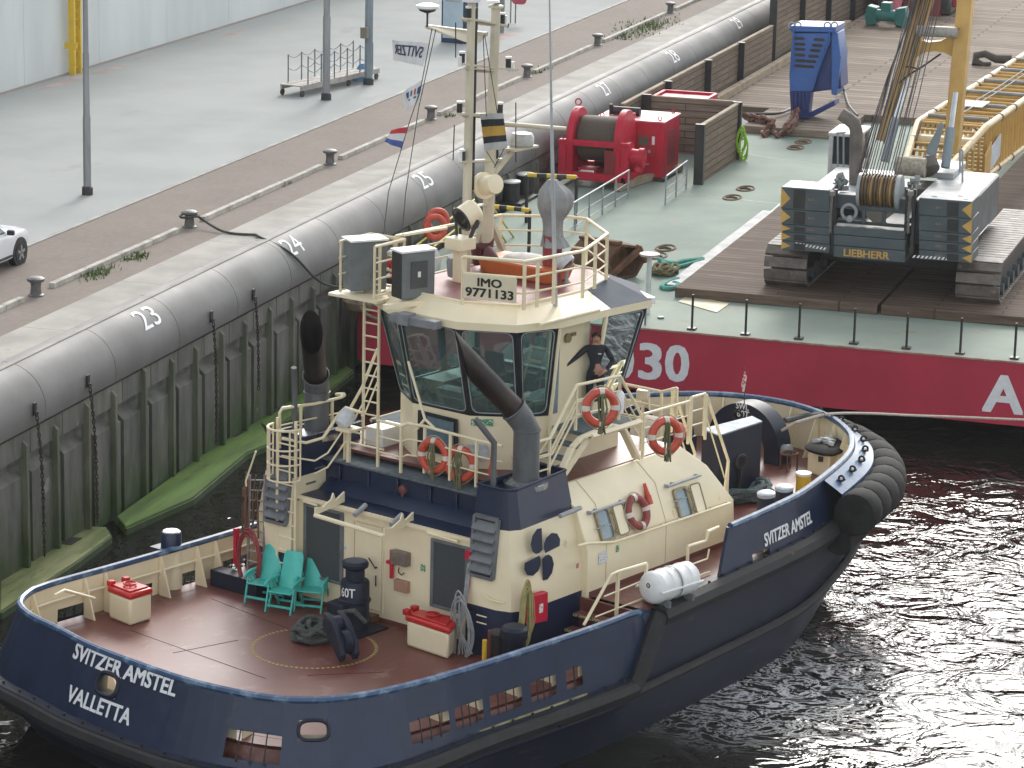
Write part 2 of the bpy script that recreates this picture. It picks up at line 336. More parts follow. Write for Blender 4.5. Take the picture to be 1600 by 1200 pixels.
def wall_mat(name, base, dark, alg0, alg1):
    """harbour concrete or timber with algae growing up from the water and vertical stains"""
    m, n, L, b = nodes(name); tc = n.new('ShaderNodeTexCoord'); P = tc.outputs['Object']
    mp = N(n, L, 'ShaderNodeMapping', Vector=P, Scale=(1.3,1.3,.35)); no = N(n, L, 'ShaderNodeTexNoise', Vector=mp.outputs[0], Scale=1.3, Detail=8, Roughness=.65)
    mr = N(n, L, 'ShaderNodeMapRange', **{'Value': no.outputs['Fac'], 'From Min': .36, 'From Max': .66})
    x = N(n, L, 'ShaderNodeMix', data_type='RGBA', Factor=mr.outputs[0]); x.inputs['A'].default_value=(*base,1); x.inputs['B'].default_value=(*dark,1)
    sx = N(n, L, 'ShaderNodeSeparateXYZ', Vector=P); n2 = N(n, L, 'ShaderNodeTexNoise', Vector=mp.outputs[0], Scale=2.2, Detail=7, Roughness=.6)
    zz = N(n, L, 'ShaderNodeMath', operation='MULTIPLY_ADD'); L.new(n2.outputs['Fac'], zz.inputs[0]); zz.inputs[1].default_value=-3.6; L.new(sx.outputs['Z'], zz.inputs[2])
    al = N(n, L, 'ShaderNodeMapRange', **{'Value': zz.outputs[0], 'From Min': alg1-1.8, 'From Max': alg0-1.8, 'To Max': .92})
    y = N(n, L, 'ShaderNodeMix', data_type='RGBA', Factor=al.outputs[0], A=x.outputs['Result']); y.inputs['B'].default_value=(.035,.068,.016,1)
    n3 = N(n, L, 'ShaderNodeTexNoise', Vector=P, Scale=.8, Detail=9, Roughness=.7); r3 = N(n, L, 'ShaderNodeMapRange', **{'Value': n3.outputs['Fac'], 'From Min': .655, 'From Max': .70, 'To Max': .75})
    z = N(n, L, 'ShaderNodeMix', data_type='RGBA', Factor=r3.outputs[0], A=y.outputs['Result']); z.inputs['B'].default_value=(.30,.31,.29,1)
    L.new(z.outputs['Result'], b.inputs['Base Color']); b.inputs['Roughness'].default_value=.8
    bp = N(n, L, 'ShaderNodeBump', Height=no.outputs['Fac'], Strength=.5, Distance=.05); L.new(bp.outputs[0], b.inputs['Normal'])
    return m
HQ = 4.85
WATER = water_mat()
mb = MB(); mb.add([(-40,-140,0),(320,-140,0),(320,31.2,0),(-40,31.2,0)],[(0,1,2,3)]); struct(mb,'harbour_water',WATER)
mb = MB(); mb.add([(-120,-200,-8),(420,-200,-8),(420,200,-8),(-120,200,-8)],[(0,1,2,3)]); struct(mb,'ground',pm('mud',(.06,.05,.04)))
apron = pm('concrete_apron', (.345,.36,.348), (.31,.325,.313), .22, .85, spec=.2, bump=.15, bs=25, spots=((.275,.28,.268),.30,.60,(.4,1,1)))
yk = G(47.2,384.7,z=HQ).y; yc = (G(280,400,z=HQ).y+G(540,275,z=HQ).y)/2; yb = 34.43; yw = G(0,147,z=HQ).y; yp = 31.95
mb = MB(); mb.bx(20,330,yk+.16,yw+40,HQ-.5,HQ); struct(mb,'quay_apron',apron)
# red-brown worn patches near the foot of the wall lie in the apron's own surface (thin sheets of spilled oxide dust)
mb = MB(); mb.bx(20,330,yk,yk+.16,HQ-.5,HQ+.03); struct(mb,'drain_kerb',pm('kerb_concrete',(.36,.35,.33),(.28,.27,.25),1.5,.8))
mb = MB(); mb.bx(20,330,yc,yk,HQ-.5,HQ); struct(mb,'brick_pavement',brick_mat())
cope = pm('cope_concrete', (.355,.335,.30), (.28,.262,.235), .8, .85, bump=.2, bs=20, spots=((.20,.17,.12),1.4,.66))
mb = MB(); x = 20
while x < 330: mb.bx(x,x+5.82,yp-.3,yc,HQ-.5,HQ+.012); x += 5.84
struct(mb,'quay_cope',cope)
# bollards, and the low kerb between them
bpx = [(57,462),(296,355),(514,257),(675,187),(823,120),(934,71),(1044,20)]
bX = [G(*q,z=HQ).x for q in bpx]
bm_ = pm('bollard_iron', (.075,.072,.068), (.14,.135,.13), 5, .5, bump=.2, bs=25, spots=((.34,.33,.31),3,.60))
blab = ['black iron mooring bollard nearest the white car','black iron mooring bollard holding the dark mooring line','iron bollard on the brick strip above the number 25 on the grey edge','iron bollard just right of the small red white and blue flag','iron bollard behind the mast beside a grass tuft','iron bollard second from the top of the quay','smallest and farthest iron bollard at the top of the quay']
b0 = thing('mooring_bollard', blab[0], 'bollard', (bX[0],yb,HQ), 'bollards along the quay')
mb = MB(); mb.lathe([(.21,-.0),(.21,.03),(.155,.06),(.145,.09),(.13,.25),(.14,.34),(.15,.37)],(bX[0],yb,HQ),22); mb.build('stem',bm_,b0)
mb = MB(); mb.lathe([(.15,.36),(.215,.38),(.235,.42),(.23,.455),(.17,.49),(.08,.505),(.01,.508)],(bX[0],yb,HQ),24); mb.build('cap',bm_,b0)
for i in range(1,7): dup(b0,(bX[i],yb,HQ),.4*i,blab[i])
kb = pm('low_kerb_stone', (.50,.48,.43), (.30,.28,.24), 1.6, .85, bump=.3, bs=15, spots=((.13,.16,.06),2,.66))
mb = MB(); allx = [bX[0]-11.2]+bX+[bX[-1]+10, bX[-1]+21]
for a,b_ in zip(allx[:-1],allx[1:]):
    x = a+1.0; e = b_-.75
    while x < e: l = min(2.1,e-x); mb.ob((x+l/2-.02,yb+.02+random.uniform(-.015,.015),HQ+.06),(l-.04,.17,.14),random.uniform(-.004,.004)); x += l
struct(mb,'kerb',kb)
gm = pm('weed_green', (.07,.13,.03), (.12,.17,.05), 6, .9)
mb = MB(); rg = random.Random(5)
for (px,py,sx,sy,nn) in [(150,428,.9,.35,160),(215,402,.6,.3,90),(1010,42,3.2,.9,520),(385,312,.5,.2,50),(840,112,.8,.25,80),(975,58,1.2,.6,120),(443,288,.5,.2,40),(700,182,.3,.2,25)]:
    c = G(px,py,z=HQ)
    for k in range(nn):
        p = Vector((c.x+rg.gauss(0,sx*.5),c.y+rg.gauss(0,sy*.5),HQ)); a = rg.uniform(0,6.28); h = rg.uniform(.05,.16); d = Vector((math.cos(a),math.sin(a),0))
        mb.add([p-d*.03,p+d*.03,p+Vector((-d.y,d.x,0))*rg.uniform(-.1,.1)+Vector((0,0,h))],[(0,1,2)])
o = mb.build('grass_tufts',gm,None,0,False); o['kind']='stuff'; o['label']='short green weeds growing along the quay kerb'; o['category']='grass'
# rounded steel quay edge in seamed lengths with painted numbers
pipem = pm('quay_edge_steel', (.175,.175,.17), (.14,.139,.133), .5, .58, spec=.28, bump=.06, bs=6, spots=((.14,.125,.108),.7,.66,(.4,1,1)))
SEG = 3.92; x0 = G(281,505,y=30.86).x
edge = thing('rounded_quay_edge','rounded grey steel edge running the length of the quay with white painted numbers','quay edge',(x0,31.9,HQ-1))
first = x0-6*SEG; R_ = 1.05; cy, cz = 30.86+R_, HQ-R_+.02
for k in range(40):
    xa = first+k*SEG; mb = MB(); rows = []
    for xx in (xa+.012,xa+SEG-.012):
        r = R_; row=[(xx,cy-r*math.cos(t),cz+r*math.sin(t)) for t in [rad(-14+6.5*j) for j in range(17)]]
        rows.append([(xx,cy+.25,cz-.45)]+row+[(xx,cy+.06,cz+r)])
    mb.loft(rows,False,True); mb.build('edge_segment',pipem,edge)
mb = MB(); mb.lathe([(R_-.06,0),(R_-.06,40*SEG)],(first,cy,cz),20,(1,0,0)); mb.build('seam_filler',darkm,edge)
def edgefn(xc, tc):
    return lambda u,v: (xc+u*-0+u, cy-(R_+.012)*math.cos(tc+v/R_), cz+(R_+.012)*math.sin(tc+v/R_))
def edgefn_r(xc, tc): return lambda u,v: (xc+u, cy-(R_+.012)*math.cos(tc+v/R_), cz+(R_+.012)*math.sin(tc+v/R_))
xn = None
for s,(px,py),wd in [('23',(230,495),1.1),('24',(457,382),1.1),('25',(662,280),1.1),('27',(945,138),1.1),('28',(1052,87),1.1),('29',(1152,35),1.1)]:
    best=None
    for k in range(200):
        t = rad(k*.5); p = G(px,py,y=cy-(R_+.01)*math.cos(t)); e = abs(p.z-(cz+(R_+.01)*math.sin(t)))
        if best is None or e<best[0]: best=(e,t,p.x)
    text(s, edgefn(best[2],best[1]), .62, 'painted_number', wtxt, edge, .0, wd)
# quay wall below the edge
wl = thing('quay_wall','dark concrete quay wall with timber fender posts and green algae above the water','quay wall',(60,31,0))
wm = wall_mat('quay_wall_concrete',(.175,.172,.15),(.085,.088,.074),.0,1.7); wm2 = wall_mat('fender_post_timber',(.17,.18,.125),(.075,.085,.06),.1,1.8)
mb = MB(); mb.bx(20,330,31.25,31.6,-2,HQ-1.1); mb.build('wall_face',wm,wl)
mb = MB(); x = 30
PS = 1.72
while x < 200:
    mb.bx(x+.02,x+PS-.02,31.0,31.3,HQ-1.95,HQ-1.08); mb.hexa([(x+.1,31.02,-2),(x+PS-.1,31.02,-2),(x+PS-.1,31.3,-2),(x+.1,31.3,-2),(x+.1,31.02,HQ-2.45),(x+PS-.1,31.02,HQ-2.45),(x+PS-.1,31.3,HQ-2.2),(x+.1,31.3,HQ-2.2)]); x += PS
mb.build('wall_panels',wm,wl)
mb = MB(); mb.bx(30,200,30.93,31.2,HQ-1.13,HQ-1.07); mb.build('edge_lip',pm('pale_lip',(.38,.35,.27),(.20,.19,.15),1.5,.8),wl)
x = 58.6+.25; rp = random.Random(9); k = 0
while k < 60:
    dx = rp.uniform(-.09,.09); t = rp.uniform(HQ-1.5,HQ-1.2); mb = MB(); l = rp.uniform(-.05,.05)
    mb.hexa([(x+dx-.065,30.87,-2),(x+dx+.065,30.87,-2),(x+dx+.065,31.1,-2),(x+dx-.065,31.1,-2),(x+dx+l-.06,30.88,t-.2),(x+dx+l+.06,30.88,t-.2),(x+dx+l+.06,31.1,t),(x+dx+l-.06,31.1,t)])
    mb.build('fender_post',wm2,wl,.015); x += PS*.985; k += 1
# hanging chains on brackets
def chain(mb, pts, link=.13, r=.016, w=.07):
    P = smooth(pts,.03); acc=0; last=P[0]; flip=0; nxt=0
    d=[0]
    for a,b in zip(P[:-1],P[1:]): d.append(d[-1]+(b-a).length)
    s=0
    import bisect
    while s+link<d[-1]:
        i=bisect.bisect(d,s)-1; j=min(len(P)-1,bisect.bisect(d,s+link)); a,b=P[i],P[j]; c=(a+b)/2; t=(b-a).normalized(); u=t.orthogonal().normalized(); v=t.cross(u)
        q = u if flip else v; flip^=1
        mb.tube([c+t*(math.cos(k*math.pi/4)*link*.62)+q*(math.sin(k*math.pi/4)*w*.55) for k in range(8)],r,5,True); s+=link*.78
for (px,py),dx,zb,lab in [((55,640),.25,.3,'rusty chain hanging down the quay wall closest to the lower left corner'),((138,588),.3,.3,'rusty chain on the quay wall below the number 23 length of edge'),((331,490),.15,.4,'rusty chain on the quay wall left of the number 24'),((397,455),.2,1.2,'short rusty chain on the quay wall just left of the black exhaust mouth')]:
    p = G(px,py,y=30.82); c = thing('hanging_chain',lab,'chain',(p.x,30.8,HQ-1),'chains hanging on the quay wall')
    mb = MB(); mb.ob((p.x,30.83,HQ-.86),(.14,.04,.30)); mb.ring((p.x,30.78,HQ-.98),.06,.016,(0,1,0),12,5); mb.build('bracket',blackp,c)
    mb = MB(); chain(mb,[(p.x,30.78,HQ-1.02),(p.x+dx*.3,30.74,HQ-1.8),(p.x+dx*.7,30.74,2),(p.x+dx,30.76,zb)],.13,.013,.06); mb.build('chain_links',pm('dark_rust',(.055,.038,.03),(.03,.026,.024),5,.85),c)
# floating green fenders
ff = pm('algae_timber',(.24,.25,.11),(.10,.14,.035),1.2,.85,bump=.5,bs=7,st=(.35,2.2,1),spots=((.05,.075,.02),1.5,.60,(.4,2,1))); ffg = pm('algae_timber_bright',(.11,.20,.03),(.06,.11,.02),1.0,.85,bump=.5,bs=7,st=(.35,2.2,1),spots=((.035,.05,.018),1.3,.60,(.4,2,1)))
def float_box(poly, z1, lab, holes, mat):
    t = thing('floating_fender',lab,'floating fender',(sum(p[0] for p in poly)/len(poly),sum(p[1] for p in poly)/len(poly),0),'green floating fenders along the quay wall')
    mb = MB(); mb.prism([(a,b,-.4) for a,b in poly],(0,0,z1+.4)); mb.build('float_body',mat,t,.03)
    mb = MB()
    for hx,hy,hs in holes: mb.bx(hx-hs,hx+hs,hy-.2,hy+.2,z1-.05,z1+.012)
    if holes: mb.build('chain_well',darkm,t)
    mb = MB(); 
    for i in range(len(poly)-1): mb.beam((*poly[i],z1-.22),(*poly[i+1],z1-.22),.1,.3)
    mb.build('side_waler',wm2,t)
g = lambda px,py: tuple(G(px,py,z=.22)[:2])
float_box([g(0,953),g(120,874),g(172,835),g(166,823),g(112,821),g(0,890)],.22,'mossy floating fender lying nearest the tug stern with a square well',[(*g(108,845),.3)],ff)
float_box([g(196,822),g(300,776),g(385,705),g(422,690),g(405,655),g(330,700),g(182,806)],.22,'long bright green floating fender under the middle of the quay wall',[(*g(366,677),.32)],ffg)
float_box([g(420,668),g(470,640),g(552,578),g(526,560),g(440,622),g(398,655)],.22,'bright green floating fender ending under the red barge corner',[(*g(425,640),.3)],ffg)
# back wall, ladder
cw = pm('retaining_wall_concrete', (.60,.635,.63), (.53,.56,.556), .35, .7, bump=.15, bs=12, st=(1,1,.35), spots=((.46,.475,.47),.9,.66,(1,1,.2)))
rw = thing('retaining_wall','tall pale concrete wall along the back of the quay','wall',(90,yw,HQ)); jx = [G(261,63,z=HQ).x]; jx=[G(261,65,y=yw).x, G(357,38,y=yw).x]; pl=jx[1]-jx[0]
k = -4
mb = MB(); mb.bx(20,330,yw+.06,yw+.6,HQ-.3,HQ+7.9); mb.build('core',darkm,rw)
while jx[0]+k*pl < 260:
    xa = jx[0]+k*pl; mb = MB(); mb.bx(xa+.010,xa+pl-.010,yw,yw+.5,HQ-.2,HQ+8); mb.build('wall_panel',cw,rw); k += 1
mb = MB(); mb.bx(20,330,yw-.1,yw,HQ-.2,HQ+.05); mb.build('foot_strip',pm('foot_strip_rust',(.34,.27,.23),(.28,.25,.23),2,.8),rw)
lx = G(117,111,y=yw-.25).x; ld = thing('yellow_ladder','yellow steel ladder fixed to the pale back wall','ladder',(lx,yw-.25,HQ))
mb = MB()
for s in (-.27,.27): mb.bx(lx+s-.06,lx+s+.06,yw-.4,yw-.16,HQ,HQ+8.2)
mb.build('side_rails',yellow,ld)
mb = MB()
for k in range(27): mb.cyl((lx-.24,yw-.28,HQ+.25+k*.3),(lx+.24,yw-.28,HQ+.25+k*.3),.025,None,6)
mb.build('rungs',yellow,ld)
mb = MB()
for k in range(3): mb.bx(lx-.36,lx-.27,yw-.5,yw,HQ+1+k*2.6,HQ+1.22+k*2.6)
mb.build('wall_brackets',yellow,ld)
# lamp posts
lpm = pm('galvanised_pole', (.27,.285,.29), (.20,.21,.215), 1.5, .5, metal=.3, st=(1,1,.3), spots=((.33,.30,.25),2,.62))
lpb = pm('blue_grey_pole', (.20,.245,.275), (.16,.20,.23), 1.5, .5, metal=.2)
def lamp(px,py,z1,z2,r,mat,lab):
    b = G(px,py,z=HQ); l = thing('lamp_post',lab,'lamp post',(b.x,b.y,HQ),'lamp posts on the quay'); X,Y = b.x,b.y
    mb = MB(); mb.lathe([(r,.0),(r,z1),(r*.86,z1+.08),(r*.82,z2),(r*.7,z2+.08),(r*.5,9.5)],(X,Y,HQ),8); mb.build('pole',mat,l)
    mb = MB(); mb.lathe([(r+.05,0),(r+.05,.22),(r+.01,.26)],(X,Y,HQ),8); mb.build('foot_sleeve',darkm,l)
    mb = MB(); mb.tube([(X,Y,HQ+9.4),(X,Y-.5,HQ+9.7),(X,Y-1.3,HQ+9.75)],.05,8); mb.build('arm',mat,l)
    mb = MB(); mb.ob((X,Y-1.6,HQ+9.75),(.3,.8,.14)); mb.build('lamp_head',greyl,l,.03)
    return l,X,Y
lamp(136.7,304,2.35,4.25,.125,lpm,'tall grey lamp post standing alone on the pale apron at left')
lamp(509.6,156,3.0,5.2,.15,lpm,'grey lamp post in front of the gangway')
l,X,Y = lamp(575.5,132,3.2,5.4,.16,lpb,'blue grey lamp post with a switch box at the far end of the gangway')
mb = MB(); mb.ob((X-.32,Y+.05,HQ+2.0),(.3,.26,.42)); mb.build('switch_box',pm('switch_box_paint',(.20,.18,.14)),l,.02)
# gangway
ga, gb = G(470,152,z=HQ), G(592,123,z=HQ); d = (gb-ga); LG = d.length; d.normalize(); n_ = Vector((-d.y,d.x,0)); a0 = Vector((ga.x,ga.y,HQ))
gw = thing('gangway','grey gangway with rope rails lying on the apron between two lamp posts','gangway',a0+d*LG/2)
pt = lambda s,t,h: a0+d*s+n_*t+Vector((0,0,h)); gmat = pm('weathered_aluminium',(.38,.35,.31),(.28,.26,.24),3,.6)
mb = MB()
for t in (0,.85): mb.beam(pt(0,t,.32),pt(LG,t,.32),.07,.18)
mb.build('side_beams',gmat,gw)
mb = MB(); k=0
while k*.34 < LG: mb.beam(pt(k*.34+.1,0,.40),pt(k*.34+.1,.85,.40),.26,.04); k+=1
mb.build('treads',gmat,gw)
for t in (0,.85):
    tops=[]
    for i in range(6):
        s = .5+i*(LG-1)/5; mb = MB(); mb.cyl(pt(s,t,.3),pt(s,t,1.45),.025,None,6); mb.build('rail_post',greym,gw); tops.append((s,t))
    mb = MB()
    for h in (1.42,.95):
        for i in range(5):
            s0,s1=tops[i][0],tops[i+1][0]; mb.tube([pt(s0+(s1-s0)*q/6,t,h-.14*math.sin(math.pi*q/6)) for q in range(7)],.014,5)
    mb.build('rail_rope',greym,gw)
mb = MB()
for s in (.1,LG*.6,LG-.2):
    for t in (0,.85): mb.cyl(pt(s,t-.03,.12),pt(s,t+.03,.12),.12,None,12)
mb.build('wheels',blackp,gw)
c = G(566,124,z=HQ); mb = MB()
mb.loft([[(c.x+dx*.9+rg.uniform(-.05,.05),c.y+dy*.45,HQ+h) for dx,dy in [(math.cos(k*.785),math.sin(k*.785)) for k in range(8)]] if 0 else [(c.x+sc*.5*math.cos(k*.785)*(1+.2*math.sin(k*2.1)),c.y+sc*.35*math.sin(k*.785),HQ+h) for k in range(8)] for h,sc in ((0,1.1),(.15,1.05),(.4,.7),(.62,.25))],True,True)
mb.thing('blue_tarpaulin',pm('blue_tarp',(.05,.22,.42),(.04,.17,.34),6,.5,bump=.5,bs=8),'bright blue bundled tarpaulin at the foot of the far lamp post','tarpaulin',(c.x,c.y,HQ))
# small cabin, red sign, grey post with hook
c = G(727,69,z=HQ); c1 = G(689,66,z=HQ); bt = thing('quay_cabin','narrow pale blue and dark blue cabin standing on the apron behind the mast','cabin',(c.x,c.y,HQ))
dd = (c1-c); wC = dd.length; dd.normalize(); e2 = Vector((-dd.y,dd.x,0)); e2 = e2 if e2.x>0 else -e2; B = Vector((c.x,c.y,HQ)); D_ = 1.3
q = lambda a,b,h: B+dd*a+e2*b+Vector((0,0,h)); cbl = pm('cabin_dark_blue',(.02,.045,.09)); cpa = pm('cabin_pale_panel',(.42,.52,.58),(.36,.46,.52),2,.45)
mb = MB(); mb.hexa([q(0,0,0),q(wC,0,0),q(wC,D_,0),q(0,D_,0),q(0,0,2.6),q(wC,0,2.6),q(wC,D_,2.6),q(0,D_,2.6)]); mb.build('frame',cbl,bt,.02)
mb = MB(); f=-.03; mb.hexa([q(.12,f,.2),q(wC-.08,f,.2),q(wC-.08,.05,.2),q(.12,.05,.2),q(.12,f,2.5),q(wC-.08,f,2.5),q(wC-.08,.05,2.5),q(.12,.05,2.5)]); dr=mb.build('door',cpa,bt,.01)
mb = MB()
for h in (.5,1.75): mb.beam(q(.25,-.045,h),q(wC-.2,-.045,h),.03,.05)
mb.build('door_ribs',greyl,dr)
c = G(801,36,z=HQ); sg = thing('red_sign','red round-cornered sign on two thin posts at the top of the quay','sign',(c.x,c.y,HQ))
mb = MB()
for s in (-.10,.12): mb.cyl((c.x,c.y-s,HQ),(c.x,c.y-s,HQ+2.2),.03,None,8)
mb.build('posts',greym,sg); mb = MB(); cc = V(c.x-.05,c.y-.28,HQ+1.05)
mb.prism([cc+V(0,.36*math.copysign(abs(math.cos(t))**.5,math.cos(t)),.62*math.copysign(abs(math.sin(t))**.5,math.sin(t))+.4) for t in [k*math.pi/10 for k in range(20)]],(.04,0,0)); mb.build('sign_plate',pm('sign_red',(.42,.06,.09)),sg)
c = G(783,51,z=HQ); gp = thing('grey_post','thick grey post with a hook behind the mast','post',(c.x,c.y,HQ)); mb = MB(); mb.lathe([(.13,0),(.13,3)],(c.x,c.y,HQ),10); mb.build('post',lpm,gp)
mb = MB(); mb.tube([(c.x,c.y-.1,HQ+.3),(c.x,c.y-.3,HQ+.25),(c.x,c.y-.34,HQ+.42)],.03,6); mb.build('hook',blackp,gp)
# thin dusty red patches on the apron
dust = pm('red_dust', (.34,.245,.215), (.42,.36,.33), .8, .9)
mb = MB(); rr_ = random.Random(4)
for px,py,sx,sy in [(105,127,5,.45),(175,107,3.5,.5),(222,90,2,.15),(248,86,1.5,.15),(365,52,3,.4),(310,67,1.5,.15),(590,43,1,.15),(790,56,4.0,.6)]:
    c = G(px,py,z=HQ+.003); mb.add([(c.x+sx*.5*math.cos(k*.2618)*(1+rr_.uniform(-.25,.2)),c.y+sy*.5*math.sin(k*.2618)*(1+rr_.uniform(-.3,.3)),HQ+.003) for k in range(24)],[list(range(24))])
struct(mb,'dust_patches',dust)
# ------------------------------------------------------------------ tug: hull, bulwarks, fenders, decks
DK, SD, RZ, FZ = 1.75, 2.65, 2.65, 3.60
tug = thing('tugboat','dark blue and cream harbour tug with dark red decks, its stern towards the viewer','tugboat',(0,0,0),None,True)
star = [(21.6,0),(21.47,-.85),(21.12,-1.68),(20.5,-2.5),(19.75,-3.15),(18.4,-3.85),(15.7,-4.55),(14,-4.75),(12,-4.88),(10,-5.0),(8,-5.08),(6,-4.98),(3.5,-4.74),(2,-4.48),(.95,-4.12),(.3,-3.6),(-.12,-2.8),(-.36,-1.4),(-.33,0)]
port = [(-.2,1.4),(.07,2.6),(.3,3.7),(.65,4.4),(1.2,4.8),(1.9,4.95),(3.9,4.85),(7,4.75),(10,4.8),(14,4.72),(16,4.45),(18.4,3.75),(19.75,3.05),(20.5,2.4),(21.1,1.7),(21.45,.9)]
PL = [p.to_2d() for p in smooth([(a,b,0) for a,b in star+port],.28,True)]; NP = len(PL)
CUM = [0]
for i in range(NP): CUM.append(CUM[-1]+(PL[(i+1)%NP]-PL[i]).length)
def pn(i):
    d = (PL[(i+1)%NP]-PL[(i-1)%NP]).normalized(); return Vector((d.y*-1, d.x)) if False else Vector((-d.y, d.x))*-1
# outward normal: path runs bow -> starboard -> stern -> port (clockwise from above), so outward is left-hand side
cen = Vector((10,0))
def nrm(i):
    d = (PL[(i+1)%NP]-PL[(i-1)%NP]).normalized(); n = Vector((-d.y,d.x)); return n if n.dot(PL[i]-Vector((min(max(PL[i].x,3),18),0)))>0 else -n
NR = [nrm(i) for i in range(NP)]
def at(s):
    s %= CUM[-1]; import bisect
    i = min(bisect.bisect(CUM,s)-1,NP-1); t = (s-CUM[i])/(CUM[i+1]-CUM[i]); j=(i+1)%NP
    return PL[i].lerp(PL[j],t), NR[i].lerp(NR[j],t).normalized()
def s_near(x,y): return CUM[min(range(NP),key=lambda i:(PL[i]-Vector((x,y))).length)]
def P3(s,off,z): p,n = at(s); q = p+n*off; return Vector((q.x,q.y,z))
sstep = lambda a,b,x: (lambda t:t*t*(3-2*t))(min(1,max(0,(x-a)/(b-a))))
def bow(x): return sstep(13,21.6,x)
def zdeck(x): return 1.22+(2.52-1.22)*min(1,max(0,(x-8.15)/1.0))
def sect(i):
    p,n = PL[i],NR[i]; x=p.x; b=bow(x); st=sstep(2.5,-.4,x); zt=zdeck(x)
    fl=.42*sstep(4.5,.3,x); L_ = [(.17+fl,zt),(.17+fl-.02*b,zt-.35),(.10+fl*.5-.10*b,.80+.50*b),(-.05-.75*b-.3*st,0.0),(-.5-1.6*b-1.0*st,-1.0)]
    return [(p.x+n.x*o,p.y+n.y*o,z) for o,z in L_]
rows = [sect(i) for i in range(NP)]; rows.append(rows[0])
mb = MB(); mb.loft(rows); hull = mb.build('hull',hullb,tug)
# decks
def decksheet(name, pts, z, mat):
    mb = MB(); mb.add([(x,y,z) for x,y in pts],[list(range(len(pts)))]); return mb.build(name,mat,tug)
inset = lambda i,o: (PL[i].x-NR[i].x*o, PL[i].y-NR[i].y*o)
decksheet('aft_deck',[inset(i,-.05) for i in range(NP) if PL[i].x<9.3],DK,reddk)
decksheet('fore_deck',[inset(i,-.10) for i in range(NP) if PL[i].x>8.7],SD,reddk)
mb = MB()
for sgn in (1,-1): mb.bx(8.66,8.72,sgn*3.5,sgn*5.0,DK-.1,SD-.006) if sgn>0 else mb.bx(8.66,8.72,-5.05,-3.5,DK-.1,SD-.006)
mb.build('deck_step',reddk,tug)
# bulwark plating as a grid with real openings (freeing ports, fairlead holes)
sA = s_near(9.2,-5.05); sB = s_near(9.2,4.8)                  # aft bulwark from starboard end round the stern to port end
def runlist(a,b): return a, (b if b>a else b+CUM[-1])
def plate(mb, s0, s1, zb, zt, off_b, off_t, holes, step=.3):
    """holes: (s centre, half length, v low, v high, oval?) with v = fraction of height"""
    cuts = {s0,s1}
    n = int((s1-s0)/step)
    for k in range(1,n): cuts.add(s0+(s1-s0)*k/n)
    for h in holes:
        cuts = {c for c in cuts if not (h[0]-h[1]-.04<c<h[0]+h[1]+.04) or c in (s0,s1)}
        cuts.add(h[0]-h[1]); cuts.add(h[0]+h[1])
    cuts = sorted(cuts)
    def pt(s,v):
        x = at(s)[0].x; a,b = zb(x),zt(x); return P3(s, off_b(x)+(off_t(x)-off_b(x))*v, a+(b-a)*v)
    for a,b in zip(cuts[:-1],cuts[1:]):
        h = next((h for h in holes if abs(a-(h[0]-h[1]))<1e-6), None)
        vs = [(0,1)] if h is None else [(0,h[2]),(h[3],1)]
        for v0,v1 in vs:
            if v1-v0>1e-4: mb.add([pt(a,v0),pt(b,v0),pt(b,v1),pt(a,v1)],[(0,1,2,3)])
        if h is not None and h[4]:
            m = 20; ins=[]; outs=[]; sc=h[0]; vc=(h[2]+h[3])/2; hv=(h[3]-h[2])/2
            for k in range(m):
                t = 2*math.pi*k/m; cx,cy = math.cos(t),math.sin(t); q=.92
                ix,iy = math.copysign(abs(cx)**.7,cx)*q, math.copysign(abs(cy)**.7,cy)*q; f = 1/max(abs(cx),abs(cy))
                ins.append(pt(sc+ix*h[1],vc+iy*hv)); outs.append(pt(sc+cx*f*h[1],vc+cy*f*hv))
            mb.add(ins+outs,[(k,(k+1)%m,(k+1)%m+m,k+m) for k in range(m)])
    return pt
zb_a = lambda x: zdeck(x)-.01; zt_a = lambda x: RZ-(.10*sstep(8.3,9.2,x))
ob_a = lambda x: .17+.42*sstep(4.5,.3,x); ot_a = lambda x: .0
def sv_of(px,py,z):      # path position of a point seen on the aft bulwark
    p = T(px,py,z=z); return s_near(p.x,p.y)
def sv_of2(px,py,zb,zt,ob,ot):
    ob0=ob
    best=None
    for k in range(41):
        v=k/40; p=T(px,py,z=zb+(zt-zb)*v); i=min(range(NP),key=lambda i:(PL[i]-p.to_2d()).length); ob=ob0+(.42*sstep(4.5,.3,PL[i].x) if zb<2 else 0); e=abs((p.to_2d()-PL[i]).dot(NR[i])-(ob+(ot-ob)*v))
        if best is None or e<best[0]:
            j=i; d=(PL[(j+1)%NP]-PL[j]).normalized(); best=(e,CUM[j]+(p.to_2d()-PL[j]).dot(d),v)
    return best[1],best[2]
hole1 = sv_of2(166,1070,1.22,RZ,.17,0); hole2 = sv_of2(487,1142,1.22,RZ,.17,0); hole3 = sv_of2(390,1168,1.22,RZ,.17,0)
name1 = sv_of2(194,1041,1.22,RZ,.17,0); name2 = sv_of2(152,1102,1.22,RZ,.17,0)
slots = [sv_of2(px,py,1.22,RZ,.17,0) for px,py in [(672,1135),(733,1114),(790,1094),(848,1074),(898,1058)]]
_ss=[s[0] for s in slots]; _hl=[.58,.45,.44,.36,.24]
for i in range(4):
    d_=abs(_ss[i+1]-_ss[i])-.16; t_=_hl[i]+_hl[i+1]
    if t_>d_: f_=d_/t_; _hl[i]*=f_; _hl[i+1]*=f_
H_ = [(hole1[0],.30,hole1[1]-.14,hole1[1]+.14,True),(hole2[0],.26,hole2[1]-.12,hole2[1]+.12,True),(hole3[0],.50,hole3[1]-.17,hole3[1]+.17,False)]+[(s[0],_hl[i],max(.08,s[1]-.14),s[1]+.13,False) for i,s in enumerate(slots)]
